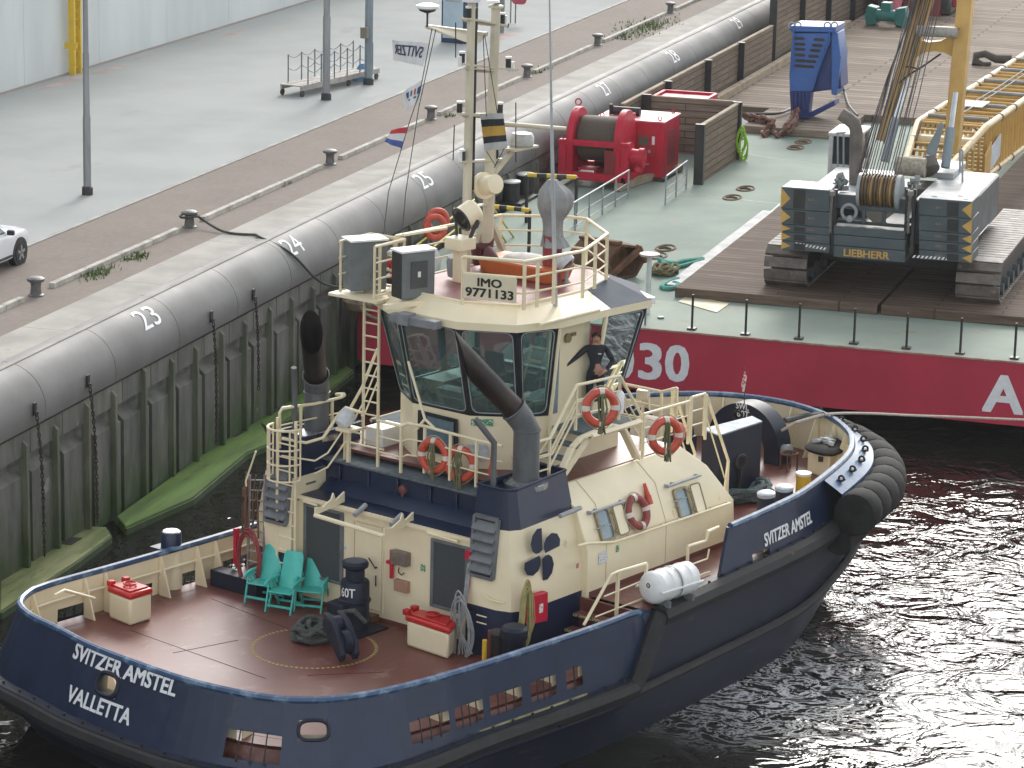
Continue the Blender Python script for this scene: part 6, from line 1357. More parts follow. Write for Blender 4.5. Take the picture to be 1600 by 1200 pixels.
lifebuoy(996,800,SP+SN*.10,SN,'faded maroon lifebuoy flat on the cream side between the two windows',True,.30,False)
c=slope(1011,771,.06); mb=MB(); mb.cyl(c+su*.22,c-su*.05,.035,.06,8); mb.cyl(c-su*.05,c-su*.24,.075,None,10); mb.thing('buoy_light',orange,'small orange lifebuoy light clipped on the cream side above the maroon lifebuoy','buoy light',c,None,True)
c=T(768,725,x=7.5); mb=MB(); mb.cyl(c+V(0,0,.20),c-V(0,0,.05),.02,.05,8); mb.cyl(c-V(0,0,.05),c-V(0,0,.25),.06,None,10); mb.thing('buoy_light',orange,'small orange lifebuoy light on the after rail beside the oval vent','buoy light',c,None,True)
c=T(968,629,y=-3.0); mb=MB(); mb.lathe([(.02,-.24),(.09,-.22),(.10,.18),(.06,.24),(.02,.25)],c,14); mb.thing('smoke_float',white,'white capsule beside the lifebuoy on the stair railing','smoke float',c,None,True)
c=T(1062,671,y=-3.0); mb=MB(); mb.lathe([(.03,-.2),(.13,-.18),(.13,.02),(.07,.12),(.02,.15)],c,14); mb.thing('orange_lamp_float',orange,'orange lamp float beside the lifebuoy on the side deck rail','buoy light',c,None,True)
c=T(1005,615,y=-1.6); mb=MB(); mb.ob(c,(.3,.25,.2),.4); mb.ob(c-V(0,0,.35),(.06,.06,.5)); mb.build('rail_floodlight',pm('pale_lamp_box',(.55,.50,.40)),tug,.01)
c=T(538,657,x=7.6); mb=MB(); mb.lathe([(.03,-.25),(.17,-.22),(.19,-.05),(.15,.12),(.03,.18)],c,16,(-.5,.1,-.5)); mb.build('deck_floodlight',pm('lamp_white',(.6,.62,.62)),tug); p=T(545,668,x=7.6); mb=MB(); mb.bx(p.x-.2,p.x+.2,p.y-.2,p.y+.2,p.z-.06,p.z); mb.beam(p,V(p.x,p.y,4.7),.07,.07); mb.build('floodlight_stand',cream,tug)
mb=MB(); p=T(630,780,z=ztop+.02); mb.ob(p+V(0,0,.03),(.25,.2,.03),.3); mb.build('roof_plate',pm('roof_notice',(.55,.56,.6)),tug); mb=MB(); p=T(630,765,x=7.60); mb.lathe([(.10,-.05),(.10,.05),(.02,.08)],p,12,(-1,0,0)); mb.tube([p-V(.02,0,.1),p-V(.05,0,.35)],.03,6); mb.build('roof_fitting',pm('dull_brown_red',(.16,.05,.04)),tug)
# ------------------------------------------------------------------ barge
BD = 2.5; XS = 82.45; YP = 30.45
barge = thing('barge','large flat red barge with a pale green deck, moored behind the tug','barge',(XS,12,0))
bred = pm('barge_red',(.46,.040,.070),(.39,.035,.06),.5,.55,spec=.25,bump=.03,bs=3,spots=((.27,.03,.045),.9,.63,(1,1,.12)))
bdark = pm('barge_bottom',(.012,.008,.010),(.02,.012,.012),1,.5)
deckg = pm('pale_green_deck',(.25,.31,.262),(.205,.252,.216),.22,.75,spec=.15,bump=.06,bs=4,spots=((.31,.275,.21),.5,.60,(.5,1.5,1)))
deckr = pm('rusty_green_deck',(.28,.325,.27),(.25,.285,.24),.3,.75,spec=.15,bump=.06,bs=4,spots=((.27,.19,.13),.6,.58,(1,.6,1)))
c8=[(XS,YP-.9)]+[(XS+.9-.9*math.cos(rad(a)),YP-.9+.9*math.sin(rad(a))) for a in (20,40,60,80)]+[(XS+.9,YP)]
plan=[(XS,-8)]+c8+[(190,YP),(190,-8)]
mb=MB(); z1=.72; n=len(plan)
mb.add([(x,y,BD-.004) for x,y in plan]+[(x,y,z1) for x,y in plan],[[i,(i+1)%n,(i+1)%n+n,i+n] for i in range(n)]); mb.build('hull_side',bred,barge)
mb=MB(); pl2=[(x+(9 if x<XS+1 else 0),y-(.6 if y>20 else 0)) for x,y in plan]; mb.add([(x,y,z1) for x,y in plan]+[(x,y,-1.5) for x,y in pl2],[[i,(i+1)%n,(i+1)%n+n,i+n] for i in range(n)]); mb.build('hull_bottom',bdark,barge)
mb=MB(); mb.add([(x,y,BD) for x,y in plan],[list(range(n))]); mb.build('deck',deckg,barge)
mb=MB(); mb.add([(XS+.06,-8,BD+.004),(XS+.06,YP-1.2,BD+.004),(86.3,YP-1.2,BD+.004),(86.3,-8,BD+.004)],[(0,1,2,3)]); mb.build('stern_deck_strip',deckr,barge)
mb=MB(); mb.beam((XS+.02,-8,BD+.01),(XS+.02,YP-1,BD+.01),.10,.05); mb.build('deck_edge',pm('deck_edge_rust',(.26,.16,.11),(.33,.30,.24),2,.8),barge)
def sternfn(px,py):
    c=G(px,py,x=XS-.012); return planefn(c,(0,-1,0),(0,0,1))
for s,px,py,wd in (('0',972,563,.62),('3',1016,565,.60),('0',1058,568,.62),('A',1568,616,1.05)):
    text(s,sternfn(px,py),1.02,'hull_lettering',wtxt,barge,.022,wd)
for px,py in ((1081,515),(1164.7,523.4),(1248,530),(1334,537.5),(1416,545),(1500,553),(1585,561)):
    p=G(px,py,z=BD); mb=MB(); mb.cyl((p.x,p.y,BD),(p.x,p.y,BD+1.02),.035,None,8); po=mb.build('stanchion',blackp,barge); mb=MB(); mb.bx(p.x-.12,p.x+.12,p.y-.12,p.y+.12,BD,BD+.06); mb.build('stanchion_foot',darkm,po)
for px,py in ((1165,295),(1144,309),(1255,222),(1243,231),(1040,388),(1026,400)):
    mb=MB(); p=G(px,py,z=BD+.01); mb.tube([(p.x+.52*math.cos(t),p.y+.30*math.sin(t),BD+.012) for t in [2*math.pi*k/20 for k in range(20)]],.035,5,True); mb.tube([(p.x-.1,p.y-.2,BD+.02),(p.x,p.y,BD+.05),(p.x-.1,p.y+.2,BD+.02)],.04,5); mb.build('lashing_ring',pm('ring_brown',(.20,.12,.06),(.12,.07,.04),5,.8),barge)
mb=MB()
for a,b in (((1040,300),(1330,330)),((1165,240),(1300,262)),((1180,352),(1240,300))): mb.beam(G(*a,z=BD+.004),G(*b,z=BD+.004),.05,.006)
mb.build('deck_seams',pm('seam_green',(.22,.26,.21)),barge)
mb=MB(); p=[G(px,py,z=BD+.008) for px,py in ((1060,472),(1075,461),(1140,475),(1120,489))]; mb.prism(p,(0,0,.02)); mb.build('deck_hatch_plate',pm('yellow_edged_plate',(.42,.42,.34),(.44,.38,.16),2,.6),barge)
# corner bulwark with towing fairlead
mb=MB(); mb.bx(XS+.1,XS+.5,29.6,29.85,BD,BD+1.05); mb.bx(XS+.4,XS+.9,YP-.05,YP,BD,BD+.9); mb.build('corner_post',bred,barge,.02)
c=V(XS+.35,30.1,BD); mb=MB(); mb.lathe([(.55,-.2),(.62,.02),(.40,.16),(.30,.18)],c,20); mb.build('corner_fairlead',pm('bronze_worn',(.26,.20,.13),(.14,.10,.07),4,.5),barge)
mb=MB(); mb.bx(XS+.6,XS+1.3,29.2,29.75,BD,BD+.7); mb.lathe([(.22,0),(.22,.75),(.27,.8),(.02,.82)],(XS+1.3,29.9,BD),16); mb.build('corner_bitt',blackp,barge,.02)
# timber mats
plk1=planks_mat('red_brown_boards',(.125,.088,.066),(.225,.165,.125),(.07,.05,.038),.36,'X',5.2)
plk2=planks_mat('grey_brown_boards',(.21,.165,.125),(.40,.335,.265),(.15,.115,.09),.62,'X',6.4)
def mat_(x0,x1,y0,y1,m,lab,z0=BD,h=.3):
    mb=MB(); mb.bx(x0,x1,y0,y1,z0+.004,z0+h); return mb.thing('timber_mat',m,lab,'timber mat',((x0+x1)/2,(y0+y1)/2,z0),'timber mats on the barge',False,.02)
mat_(86.9,101,15.66,21.75,plk1,'red brown timber mat under the left track of the crane')
mat_(86.95,119,2,15.55,plk1,'red brown timber mat under the right track and the yellow boom')
mat_(117.5,122.3,22.95,26.9,plk2,'small grey brown timber mat carrying the blue attachment and the rusty chains')
mat_(122.35,186,-5,29.4,plk2,'huge grey brown timber deck filling the far end of the barge')
mb=MB(); mb.bx(88.2,101.2,21.95,22.35,BD+.01,BD+.09); mb.thing('steel_strip',pm('strip_steel',(.22,.235,.24),(.17,.18,.185),2,.6),'long flat grey steel strip lying along the left edge of the front timber mat','steel strip',(94,22.1,BD))
# timber fences
fz=planks_mat('weathered_fence_planks',(.21,.165,.125),(.28,.225,.17),(.12,.095,.072),.26,'Z',6.0); fzx=planks_mat('weathered_fence_planks_cross',(.23,.18,.135),(.29,.235,.18),(.13,.10,.078),.26,'Zx',6.0)
capm=pm('fence_cap',(.36,.29,.20),(.26,.21,.15),2,.85)
def fence(lab,segs,h,m,posts,base=BD):
    t=thing('timber_fence',lab,'timber fence',(segs[0][0][0],segs[0][0][1],base),'timber fences on the barge')
    for (a,b) in segs:
        a,b=V(*a,0),V(*b,0); d=(b-a).normalized(); mb=MB(); mb.beam(a+d*.04+V(0,0,base+h/2),b-d*.04+V(0,0,base+h/2),.12,h); mb.build('plank_panel',m,t)
        mb=MB(); mb.beam(a+V(0,0,base+h+.02),b+V(0,0,base+h+.02),.16,.05); mb.build('panel_cap',capm,t)
    for p in posts: mb=MB(); mb.bx(p[0]-.10,p[0]+.10,p[1]-.17,p[1]+.17,base,base+h+.08); mb.build('post',blackp,t)
    return t
xs=[109.3,115.4,121.9,127.8,134.4]
fence('row of low brown plank panels along the quay side of the barge deck',[((a,29.6),(b,29.6)) for a,b in zip(xs[:-1],xs[1:])],2.1,fz,[(x,29.45) for x in xs[1:-1]])
fence('tall brown plank wall with black posts at the top of the picture',[((a,29.85),(a+6.1,29.85)) for a in (135.2,141.3,147.4,153.5,159.6,165.7)],4.6,fz,[(a,29.7) for a in (135.1,141.25,147.35,153.45,159.55)])
fence('brown plank wall behind the red power pack, across the barge deck',[((111.72,29.5),(111.72,25.9))],2.1,fzx,[(111.66,29.3)])
fence('short brown plank panel with a green sling hanging on its far post',[((105.7,25.7),(111.2,25.7))],2.1,fz,[(105.6,25.7),(111.3,25.7)])
mb=MB(); mb.beam((103,28.0,BD+.15),(108,27.0,BD+.15),.25,.25); mb.thing('timber_baulk',capm,'short squared timber under the edge of the red power pack','timber',(105.5,27.5,BD))
mb=MB(); mb.beam((122.3,29.2,BD+.45),(150,29.2,BD+.45),.3,.3); mb.thing('timber_baulk',capm,'long squared timber along the foot of the plank fence','timber',(136,29.2,BD))
c=G(1153,220,x=111.1); mb=MB(); rr=random.Random(1)
for k in range(7): mb.tube([c+V(rr.uniform(-.05,.05),-.12+.16*math.cos(t)+rr.uniform(-.02,.02)-.1*(k%2),(.35+.1*(k%3))*math.sin(t)-.25*(k%2)) for t in [2*math.pi*q/16 for q in range(16)]],.03,5,True)
mb.thing('green_sling',pm('lime_sling',(.30,.55,.03),(.24,.46,.02),6,.7),'lime green lifting sling hanging on the end of the plank panel','sling',c)
# red winch
wa,wb=V(103.2,30.05,BD),V(103.2,27.85,BD); wn=thing('deck_winch','red winch with a big drum of brown wire in a red frame','winch',(104.4,29,BD))
x0,x1,y0,y1=103.2,105.0,27.85,30.1; zt=BD+1.55; zb_=BD+.25
mb=MB()
for y in (y0,y1):
    mb.bx(x0,x0+.22,y-.15 if y==y0 else y-.13,y+.13 if y==y0 else y+.15,zb_,zt); mb.bx(x0,x1+.9,y-.1,y+.1,zb_,zb_+.22)
mb.bx(x0-.005,x0+.25,y0-.16,y1+.16,zt-.06,zt+.14); mb.bx(x0,x0+.22,y0+.1,y1-.1,zb_+.02,zb_+.3); mb.bx(x1+.6,x1+.85,y0,y1,zb_+.02,zb_+.3); mb.build('frame',redp,wn,.02)
ax_=V(x0+1.0,0,BD+1.65)
mb=MB(); mb.lathe([(.78,0),(.80,.05),(.80,1.35),(.78,1.4)],(ax_.x,28.25,ax_.z),30,(0,1,0)); mb.build('wire_drum',pm('wound_wire',(.10,.075,.05),(.055,.045,.035),30,.7,bump=.8,bs=3,st=(.02,14,.02)),wn)
for yy in (27.98,29.72):
    mb=MB(); pts=[]; 
    for k in range(25): a=rad(-20+220*k/24); pts.append(V(ax_.x+1.08*math.cos(a),yy,ax_.z+1.08*math.sin(a)))
    pts+=[V(ax_.x-1.0,yy,zb_+.2),V(ax_.x+1.0,yy,zb_+.2)]; mb.prism(pts,(0,.24,0)); mb.build('drum_cheek',redp,wn,.02)
mb=MB(); mb.lathe([(.52,0),(.52,.12),(.30,.16),(.28,.42),(.34,.44),(.34,.62),(.05,.64)],(ax_.x-.5,27.85,ax_.z-.5),20,(0,-1,0)); mb.lathe([(.2,0),(.2,.5)],(ax_.x-.5,27.5,ax_.z-1.0),12,(.3,-.3,1)); mb.build('gear_motor',redp,wn)
mb=MB(); mb.bx(x0-.04,x0+.2,28.15,28.55,zb_+.3,zt-.15); mb.build('rope_guide',pm('dark_red',(.22,.015,.02)),wn,.01)
mb=MB(); mb.bx(x0+.3,x0+.8,28.9,29.6,zb_+.35,zb_+.42); mb.bx(x0+.1,x0+.9,28.0,29.9,zb_+.02,zb_+.1); mb.build('guard_plate',redp,wn)
mb=MB()
for k in range(4): mb.ring((ax_.x-.7+.15*k,29.85,ax_.z+.95-.18*(3-k)),.09,.03,(1,0,0),10,5)
mb.ring((ax_.x,29.85,ax_.z+1.25),.11,.025,(1,0,0),12,5); mb.ring((x0+.1,30.05,zt+.2),.08,.022,(1,0,0),10,5); mb.build('lifting_shackles',redp,wn)
# red power pack
pk=thing('power_pack','red box-shaped power pack beside the deck winch','power pack',(106.8,28.2,BD)); px0,px1,py0,py1=105.6,107.9,27.05,29.6; pz0,pz1=BD+.12,BD+2.1
mb=MB(); mb.bx(px0,px1,py0,py1,pz0,pz1); pb=mb.build('housing',redp,pk,.02)
mb=MB(); mb.bx(px0-.04,px1+.04,py0-.04,py1+.04,pz1,pz1+.06); mb.build('roof',pm('lit_red_roof',(.50,.10,.12),(.58,.22,.24),1.5,.3),pk,.015)  # pinker roof colour carries the backlit sky sheen
mb=MB(); mb.bx(px0-.03,px0,27.3,28.15,pz0+.75,pz0+1.65); pn_=mb.build('control_panel',pm('panel_red',(.42,.02,.03)),pb,.01)
mb=MB(); mb.bx(px0-.04,px0-.03,27.6,27.95,pz0+1.15,pz0+1.45); mb.build('display',pm('panel_display',(.12,.11,.09)),pn_)
mb=MB(); mb.bx(px0-.045,px0-.03,27.36,27.46,pz0+1.2,pz0+1.5); mb.build('panel_number',wtxt,pn_)
mb=MB()
for y in (27.55,27.8): mb.cyl((px0-.04,y,pz0+.95),(px0,y,pz0+.95),.06,None,12)
mb.bx(px0-.05,px0,27.55,27.8,pz0+.45,pz0+.5); mb.build('knobs',greyl,pn_)
mb=MB(); mb.bx(106.3,107.3,py0-.012,py0,pz0+.35,pz0+1.6); mb.build('side_panel',pm('side_red',(.30,.03,.045)),pb)
mb=MB(); mb.bx(px0-.02,px0,28.35,28.65,pz0+.8,pz0+1.75); mb.build('louvre',pm('dark_red',(.22,.015,.02)),pb)
mb=MB(); mb.tube([(106.6,28.2,pz1+.2),(106.6,29.2,pz1+.2)],.16,12); mb.cyl((106.6,29.3,pz1+.05),(106.6,29.3,pz1+.42),.07,None,10); mb.build('silencer',blackp,pk)
mb=MB()
for x,y in ((px0+.2,py0+.2),(px1-.2,py0+.2),(px0+.2,py1-.2),(px1-.2,py1-.2)): mb.ring((x,y,pz1+.14),.07,.02,(1,0,0),10,5)
mb.ob((106.2,28.35,pz1+.14),(.15,.15,.16)); mb.build('lifting_eyes',redp,pk)
mb=MB(); mb.bx(px0-.1,px1+.1,py0-.1,py1+.1,BD,BD+.12); mb.build('skid',darkm,pk)
rc=thing('red_container','low red open-topped container between the plank walls','container',(112.6,28.4,BD)); mb=MB(); P=[G(px,py,z=4.65) for px,py in ((1003,150),(1019,140),(1093,146),(1084,155))]; X0,X1,Y0,Y1=112.0,114.5,27.3,29.35
mb.bx(X0,X1,Y0,Y1,BD,4.35)
for a,b in (((X0,Y0),(X1,Y0)),((X0,Y1),(X1,Y1)),((X0,Y0),(X0,Y1)),((X1,Y0),(X1,Y1))): mb.beam((*a,4.40),(*b,4.40),.14,.14)
mb.build('container_body',redp,rc,.02); mb=MB(); mb.bx(X0+.1,X1-.1,Y0+.1,Y1-.1,4.34,4.37); mb.build('lit_top',pm('lit_red_roof',(.50,.10,.12)),rc)  # pinker sheet paints the backlit sheen on the container top
# grey handrails by the winch
grl=pm('galvanised_rail',(.30,.34,.35),(.24,.27,.28),4,.45,metal=.2)
def grail(lab,a,b,n):
    t=thing('handrail',lab,'handrail',a,'grey handrails on the barge deck'); a,b=Vector(a),Vector(b); mb=MB(); mb.tube([a+V(0,0,1.0),b+V(0,0,1.0)],.03,8); mb.build('top_rail',grl,t)
    mb=MB(); mb.tube([a+V(0,0,.55),b+V(0,0,.55)],.018,6); mb.tube([a+V(0,0,.2),b+V(0,0,.2)],.018,6); mb.build('lower_rails',grl,t)
    for k in range(n+1): p=a.lerp(b,k/n); mb=MB(); mb.beam(p,p+V(0,0,1.0),.05,.05); mb.build('post',grl,t)
grail('longer grey handrail running up to the red winch',(92.2,27.35,BD),(101.9,27.3,BD),6)
grail('short grey handrail beside the red power pack',(101.3,25.8,BD),(104.6,25.9,BD),2)
# yellow and black guard bars, black bollards
yb_m=pm('yellow_black_bands',(.62,.43,.03),(.015,.015,.015),1.6,.5,lo=.49,hi=.51)
def bands(p0,p1,r,par):
    d=p1-p0; n=5
    for k in range(n): mb=MB(); mb.cyl(p0+d*(k/n),p0+d*((k+1)/n),r,None,10); mb.build('bar_band',yellow if k%2==0 else blackp,par)
def guard(lab,q0,q1,z0,h):
    a=G(*q0,z=z0); b=G(*q1,z=z0); t=thing('guard_bar',lab,'guard bar',a,'yellow and black guard bars'); 
    for p in (a,b): mb=MB(); mb.cyl(p,p+V(0,0,h),.055,None,10); mb.build('leg',blackp,t)
    bands(a+V(0,0,h),b+V(0,0,h),.075,t)
guard('yellow and black guard bar in front of the red winch',(822,348),(899,352),BD,1.62)
guard('yellow and black guard bar seen between the mast legs and the grey cover',(768,395),(826,402),BD,1.5)
db=thing('double_bollard','pair of black deck bollards with white tops at the barge edge','bollard',G(810,312,z=BD)); 
for px,py in ((798,318),(820,306)):
    p=G(px,py,z=BD); mb=MB(); mb.lathe([(.30,0),(.30,.75)],p,20); b_=mb.build('bollard_post',blackp,db); mb=MB(); mb.lathe([(.33,.75),(.33,.80),(.02,.81)],p,20); mb.build('bollard_top',white,b_)
p=G(810,314,z=BD); mb=MB(); mb.ob((p.x,p.y,BD+.05),(2.0,.8,.1)); mb.build('bollard_base',darkm,db)
# yellow stair rails and lifebuoy at the barge edge
ys=thing('yellow_stair_rails','thin yellow handrails of a stair at the barge edge behind the searchlight','handrail',(91,30,BD)); 
def yline(px0,py0,px1,py1,y,par): return G(px0,py0,y=y),G(px1,py1,y=y)
for y,L_ in ((30.2,(((640,392),(741,312)),((662,398),(741,335)),((677,424),(741,372)))),(28.9,(((768,322),(818,392)),((768,345),(806,400)),((768,360),(800,405))))):
    mb=MB()
    for a,b in L_: mb.tube([G(*a,y=y),G(*b,y=y)],.035,6)
    for px,py0,py1 in (((677,380,424),(715,345,400)) if y>30 else ((818,392,425),(806,400,425))): mb.tube([G(px,py0,y=y),G(px,py1,y=y)],.035,6)
    mb.build('stair_rail',pm('thin_yellow',(.60,.50,.10)),ys)
p=G(680,355,y=30.0); t=thing('lifebuoy','orange lifebuoys stacked at the barge edge left of the searchlight','lifebuoy',p)
for dx in (0,.25): mb=MB(); mb.ring(p+V(dx,.05*dx,dx*.6),.33,.10,(-.7,-.7,.15),24,10); mb.build('buoy_ring',orange,t)
# bucket
bk=thing('grab_bucket','rusty brown steel grab bucket lying open on the green deck','bucket',(90.5,24.2,BD))
fc=G(978,436,z=BD); u=V(.50,.86,0).normalized(); v=V(u.y,-u.x,0); hexp=[(-.62,.02),(.45,.02),(.80,.45),(.55,.95),(-.25,1.12),(-.80,.70)]; Lb=1.75
Bq=lambda s,a,b,k=1.0:V(fc.x,fc.y,BD)+u*s+v*(a*k)+V(0,0,.55+(b-.55)*k)
mb=MB(); mb.loft([[Bq(0,a,b) for a,b in hexp],[Bq(Lb*.5,a,b,1.06) for a,b in hexp],[Bq(Lb,a,b,.9) for a,b in hexp]],True); mb.loft([[Bq(0,a,b) for a,b in hexp],[Bq(0,a,b,.86) for a,b in hexp],[Bq(Lb*.95,a,b,.8) for a,b in hexp]],True); mb.add([Bq(Lb,a,b,.9) for a,b in hexp],[list(range(6))]); mb.build('bucket_shell',rust,bk)
mb=MB(); mb.prism([Bq(.55,a,b,.84) for a,b in hexp],u*.05); mb.build('inner_plate',pm('ochre_rust',(.24,.13,.045),(.12,.065,.03),5,.85),bk)
mb=MB(); mb.beam(Bq(-.06,-.95,.06),Bq(-.08,.55,.92),.12,.2); mb.beam(Bq(-.05,.8,.45),Bq(-.05,.35,1.0),.1,.14); mb.beam(Bq(0,-.30,1.16),Bq(Lb,-.26,1.06),.22,.10); mb.beam(Bq(.2,.78,.45),Bq(Lb,.72,.5),.1,.16); mb.build('bucket_arms',rust,bk,.02)
# ropes and small gear on the deck
def wrope(pts,r,name,mat,lab,cat='rope'):
    P=smooth(pts,.15); mb=MB(); mb.tube(P,r,7); return mb.thing(name,mat,lab,cat,P[len(P)//2])
teal=pm('teal_rope',(.10,.36,.28),(.07,.28,.22),10,.85,bump=.6,bs=40)
wrope([G(px,py,z=BD+.06) for px,py in ((1030,405),(1050,412),(1068,408),(1098,406),(1075,413),(1050,420),(1058,424),(1035,410))],.075,'teal_rope',teal,'teal rope snaking on the green deck right of the grab bucket')
wrope([G(px,py,z=BD+.06) for px,py in ((1060,436),(1045,440),(1034,448),(1046,451),(1062,445),(1052,442))],.075,'teal_rope',teal,'small coil of teal rope by the corner of the front timber mat')
c=G(1035,428,z=BD); mb=MB(); pilecoil(mb,V(c.x,c.y,BD),.6,.4,.25,7,.05,9); mb.thing('olive_rope_heap',pm('olive_rope',(.20,.17,.08),(.13,.11,.06),9,.9),'heap of olive brown rope between the grab bucket and the timber mat','rope',c)
p=G(1012,490,z=BD); vp=thing('white_pipe_post','white pole with a flat top standing on the barge stern deck','pole',(p.x,p.y,BD)); mb=MB(); mb.cyl((p.x,p.y,BD),(p.x,p.y,BD+1.72),.075,None,12); mb.build('pole',pm('pole_white',(.55,.58,.58)),vp); mb=MB(); mb.lathe([(.1,1.68),(.30,1.72),(.30,1.78),(.02,1.80)],p,14); mb.build('pole_top',pm('pole_top',(.42,.33,.30)),vp)
p=G(1008,508,z=BD); mb=MB(); mb.cyl((p.x,p.y,BD),(p.x,p.y,BD+.9),.03,None,8); mb.lathe([(.10,0),(.10,.06)],(p.x+1.0,p.y-.2,BD),10); mb.thing('thin_post',greym,'thin grey post at the barge stern edge beside the white pole','post',(p.x,p.y,BD))
# blue attachment
bl=pm('machine_blue',(.035,.12,.37),(.03,.10,.31),2,.4,spots=((.10,.14,.26),3,.68)); bld=pm('machine_deep_blue',(.016,.035,.15),(.02,.045,.18),2,.45)
XB=119.9; at_=thing('blue_attachment','tall blue hydraulic attachment with two rows of slots standing on timber','attachment',G(1250,187,x=XB))
g=lambda px,py,dx=0: G(px,py,x=XB)+V(dx,0,0)
fp=[g(236,0)]
fp=[g(1238,52),g(1296,52),g(1298,62),g(1276,118),g(1268,143),g(1234,143),g(1233,118)]
mb=MB(); mb.prism(fp,(.16,0,0)); fpl=mb.build('slotted_plate',bl,at_,.02)
mb=MB()
for (px0,py0,px1,py1) in ((1244,60,1280,62),(1245,69,1277,71),(1245,77,1274,79),(1245,86,1271,88),(1246,95,1267,96),(1245,103,1264,104)):
    for px,py in ((px0+5,py0),(px1,py1)):
        c=g(px,py,-.012); mb.prism([c+V(0,.13*math.cos(t)*1.0+(.10 if math.cos(t)>0 else -.10),.065*math.sin(t)) for t in [k*math.pi/8+.01 for k in range(16)]],(.02,0,0))
mb.build('slots',blackp,fpl)
mb=MB(); mb.hexa([g(1233,150,.3),g(1312,140,.3),g(1312,140,1.8),g(1233,150,1.8),g(1237,44,.3),g(1306,46,.3),g(1306,46,1.8),g(1237,44,1.8)]); mb.build('back_frame',bld,at_,.05)
mb=MB(); mb.prism([g(1235,40,-.05),g(1306,42,-.05),g(1306,51,-.05),g(1235,49,-.05)],(1.9,0,0)); mb.build('head_beam',bl,at_,.03)
mb=MB(); mb.prism([g(1298,50,.1),g(1308,52,.1),g(1313,90,.1),g(1306,150,.1),g(1298,148,.1)],(1.4,0,0)); mb.build('side_rail_plate',bl,at_,.03)
mb=MB(); mb.prism([g(1233,140,.05),g(1267,142,.05),g(1262,186,.05),g(1236,186,.05)],(.6,0,0)); mb.prism([g(1262,178,.2),g(1302,158,.2),g(1303,166,.2),g(1262,187,.2)],(.9,0,0))
for k in range(5): mb.prism([g(1236+k*6,144,-.03),g(1239+k*6,144,-.03),g(1239+k*6,170,-.03),g(1236+k*6,170,-.03)],(.08,0,0))
mb.build('foot_clamp',bld,at_,.02)
mb=MB()
for px in (1236,1246,1292,1303): mb.ring(g(px,40,.1),.12,.035,(1,.3,0),10,5)
mb.build('shackles',greyl,at_)
mb=MB(); mb.tube([g(1241,46,-.1),g(1240,70,-.12),g(1238,110,-.12)],.035,6); mb.tube([g(1297,48,-.1),g(1290,72,-.1),g(1270,140,-.1)],.035,6); mb.build('hydraulic_pipes',bl,at_)
# rusty chains
rc2=pm('rusty_chain_steel',(.22,.12,.085),(.13,.06,.045),5,.8)
def bigchain(pts,lab):
    mb=MB(); chain(mb,pts,.36,.07,.28); mb.thing('rusty_chain',rc2,lab,'chain',pts[len(pts)//2],'heavy rusty chains on the barge')
m_=lambda px,py,z=2.95: tuple(G(px,py,z=z))
bigchain([m_(1162,181),m_(1180,185),m_(1200,188),m_(1207,193),m_(1200,205,2.62),m_(1192,212,2.6)],'heavy rusty chain curling off the timber edge, left of the two')
bigchain([G(1244,172,x=119.7),m_(1240,188),m_(1232,198),m_(1222,208,2.62),m_(1212,213,2.6)],'heavy rusty chain hanging from the foot of the blue attachment')
wrope([m_(1245,165),m_(1220,176),m_(1195,178),m_(1165,178)],.06,'black_hydraulic_hose',blackp,'black hose lying on timber left of the blue attachment','hose')
wrope([G(1306,115,x=120.5),m_(1318,140),m_(1327,165),m_(1340,180)],.05,'black_cable',blackp,'black cable trailing from the right side of the blue attachment','cable')
# hook, green grapple, red machine far off
p=G(1545,103,z=2.8); hk=thing('crane_hook','dark brown crane hook lying on the timber deck left of the yellow boom','hook',p); mb=MB(); mb.tube([p+V(.1,-1.0,.35),p+V(0,-.3,.35),p+V(0,.2,.55),p+V(0,.6,.45),p+V(0,.62,.15),p+V(0,.25,.05),p+V(0,-.1,.12)],[.22,.2,.17,.16,.15,.13,.08],10); mb.build('hook',pm('hook_brown',(.06,.05,.045),(.09,.075,.06),4,.7),hk)
p=G(1383,42,z=2.8); gp=thing('green_grapple','green grapple on the timber deck at the top of the picture','grapple',p); tg=pm('grapple_green',(.02,.17,.15),(.016,.13,.12),3,.5)
for s in (-1,1): mb=MB(); mb.prism([p+V(0,s*.45,0)+V(0,s*a,b) for a,b in ((0,.1),(.5,0),(.62,.5),(.5,1.0),(0,.9))],(.9,0,0)); mb.build('grapple_jaw',tg,gp,.04)
mb=MB(); mb.cyl(p+V(.1,-.5,.55),p+V(.1,.5,.55),.3,None,12); mb.bx(p.x-.1,p.x+.6,p.y-.25,p.y+.25,p.z+.5,p.z+1.2); mb.build('grapple_head',tg,gp,.03)
p=V(158,27.5,2.8); rmch=thing('red_machine','red crawler machine cut off by the top edge of the picture','machine',p); rr_=pm('machine_red',(.34,.02,.05),(.26,.02,.04),3,.45); mb=MB(); mb.tube([G(1395,26,x=152.5),G(1403,0,x=153.5),G(1411,-40,x=156)],[.28,.24,.3],10); mb.build('red_arm',rr_,rmch)
mb=MB(); mb.bx(157,161,25,30-.8,3.2,5.5); mb.build('red_body',rr_,rmch,.05); mb=MB()
for y in (25.2,28.4): mb.bx(156.4,161.5,y,y+.8,2.8,3.7)
mb.build('crawler_track',blackp,rmch,.15); mb=MB(); mb.tube([G(1408,20,x=153.5),G(1412,8,x=153.8),G(1418,0,x=154)],.06,6); mb.tube([p+V(-1,4,.05),p+V(-2,3,.3)],.08,6); mb.build('black_hoses',blackp,rmch)
mb=MB(); c=G(1420,12,x=156); mb.bx(156,158,c.y-1.6,c.y+.6,2.8,5.6); mb.build('engine_box',pm('dark_red',(.22,.015,.02)),rmch,.03)
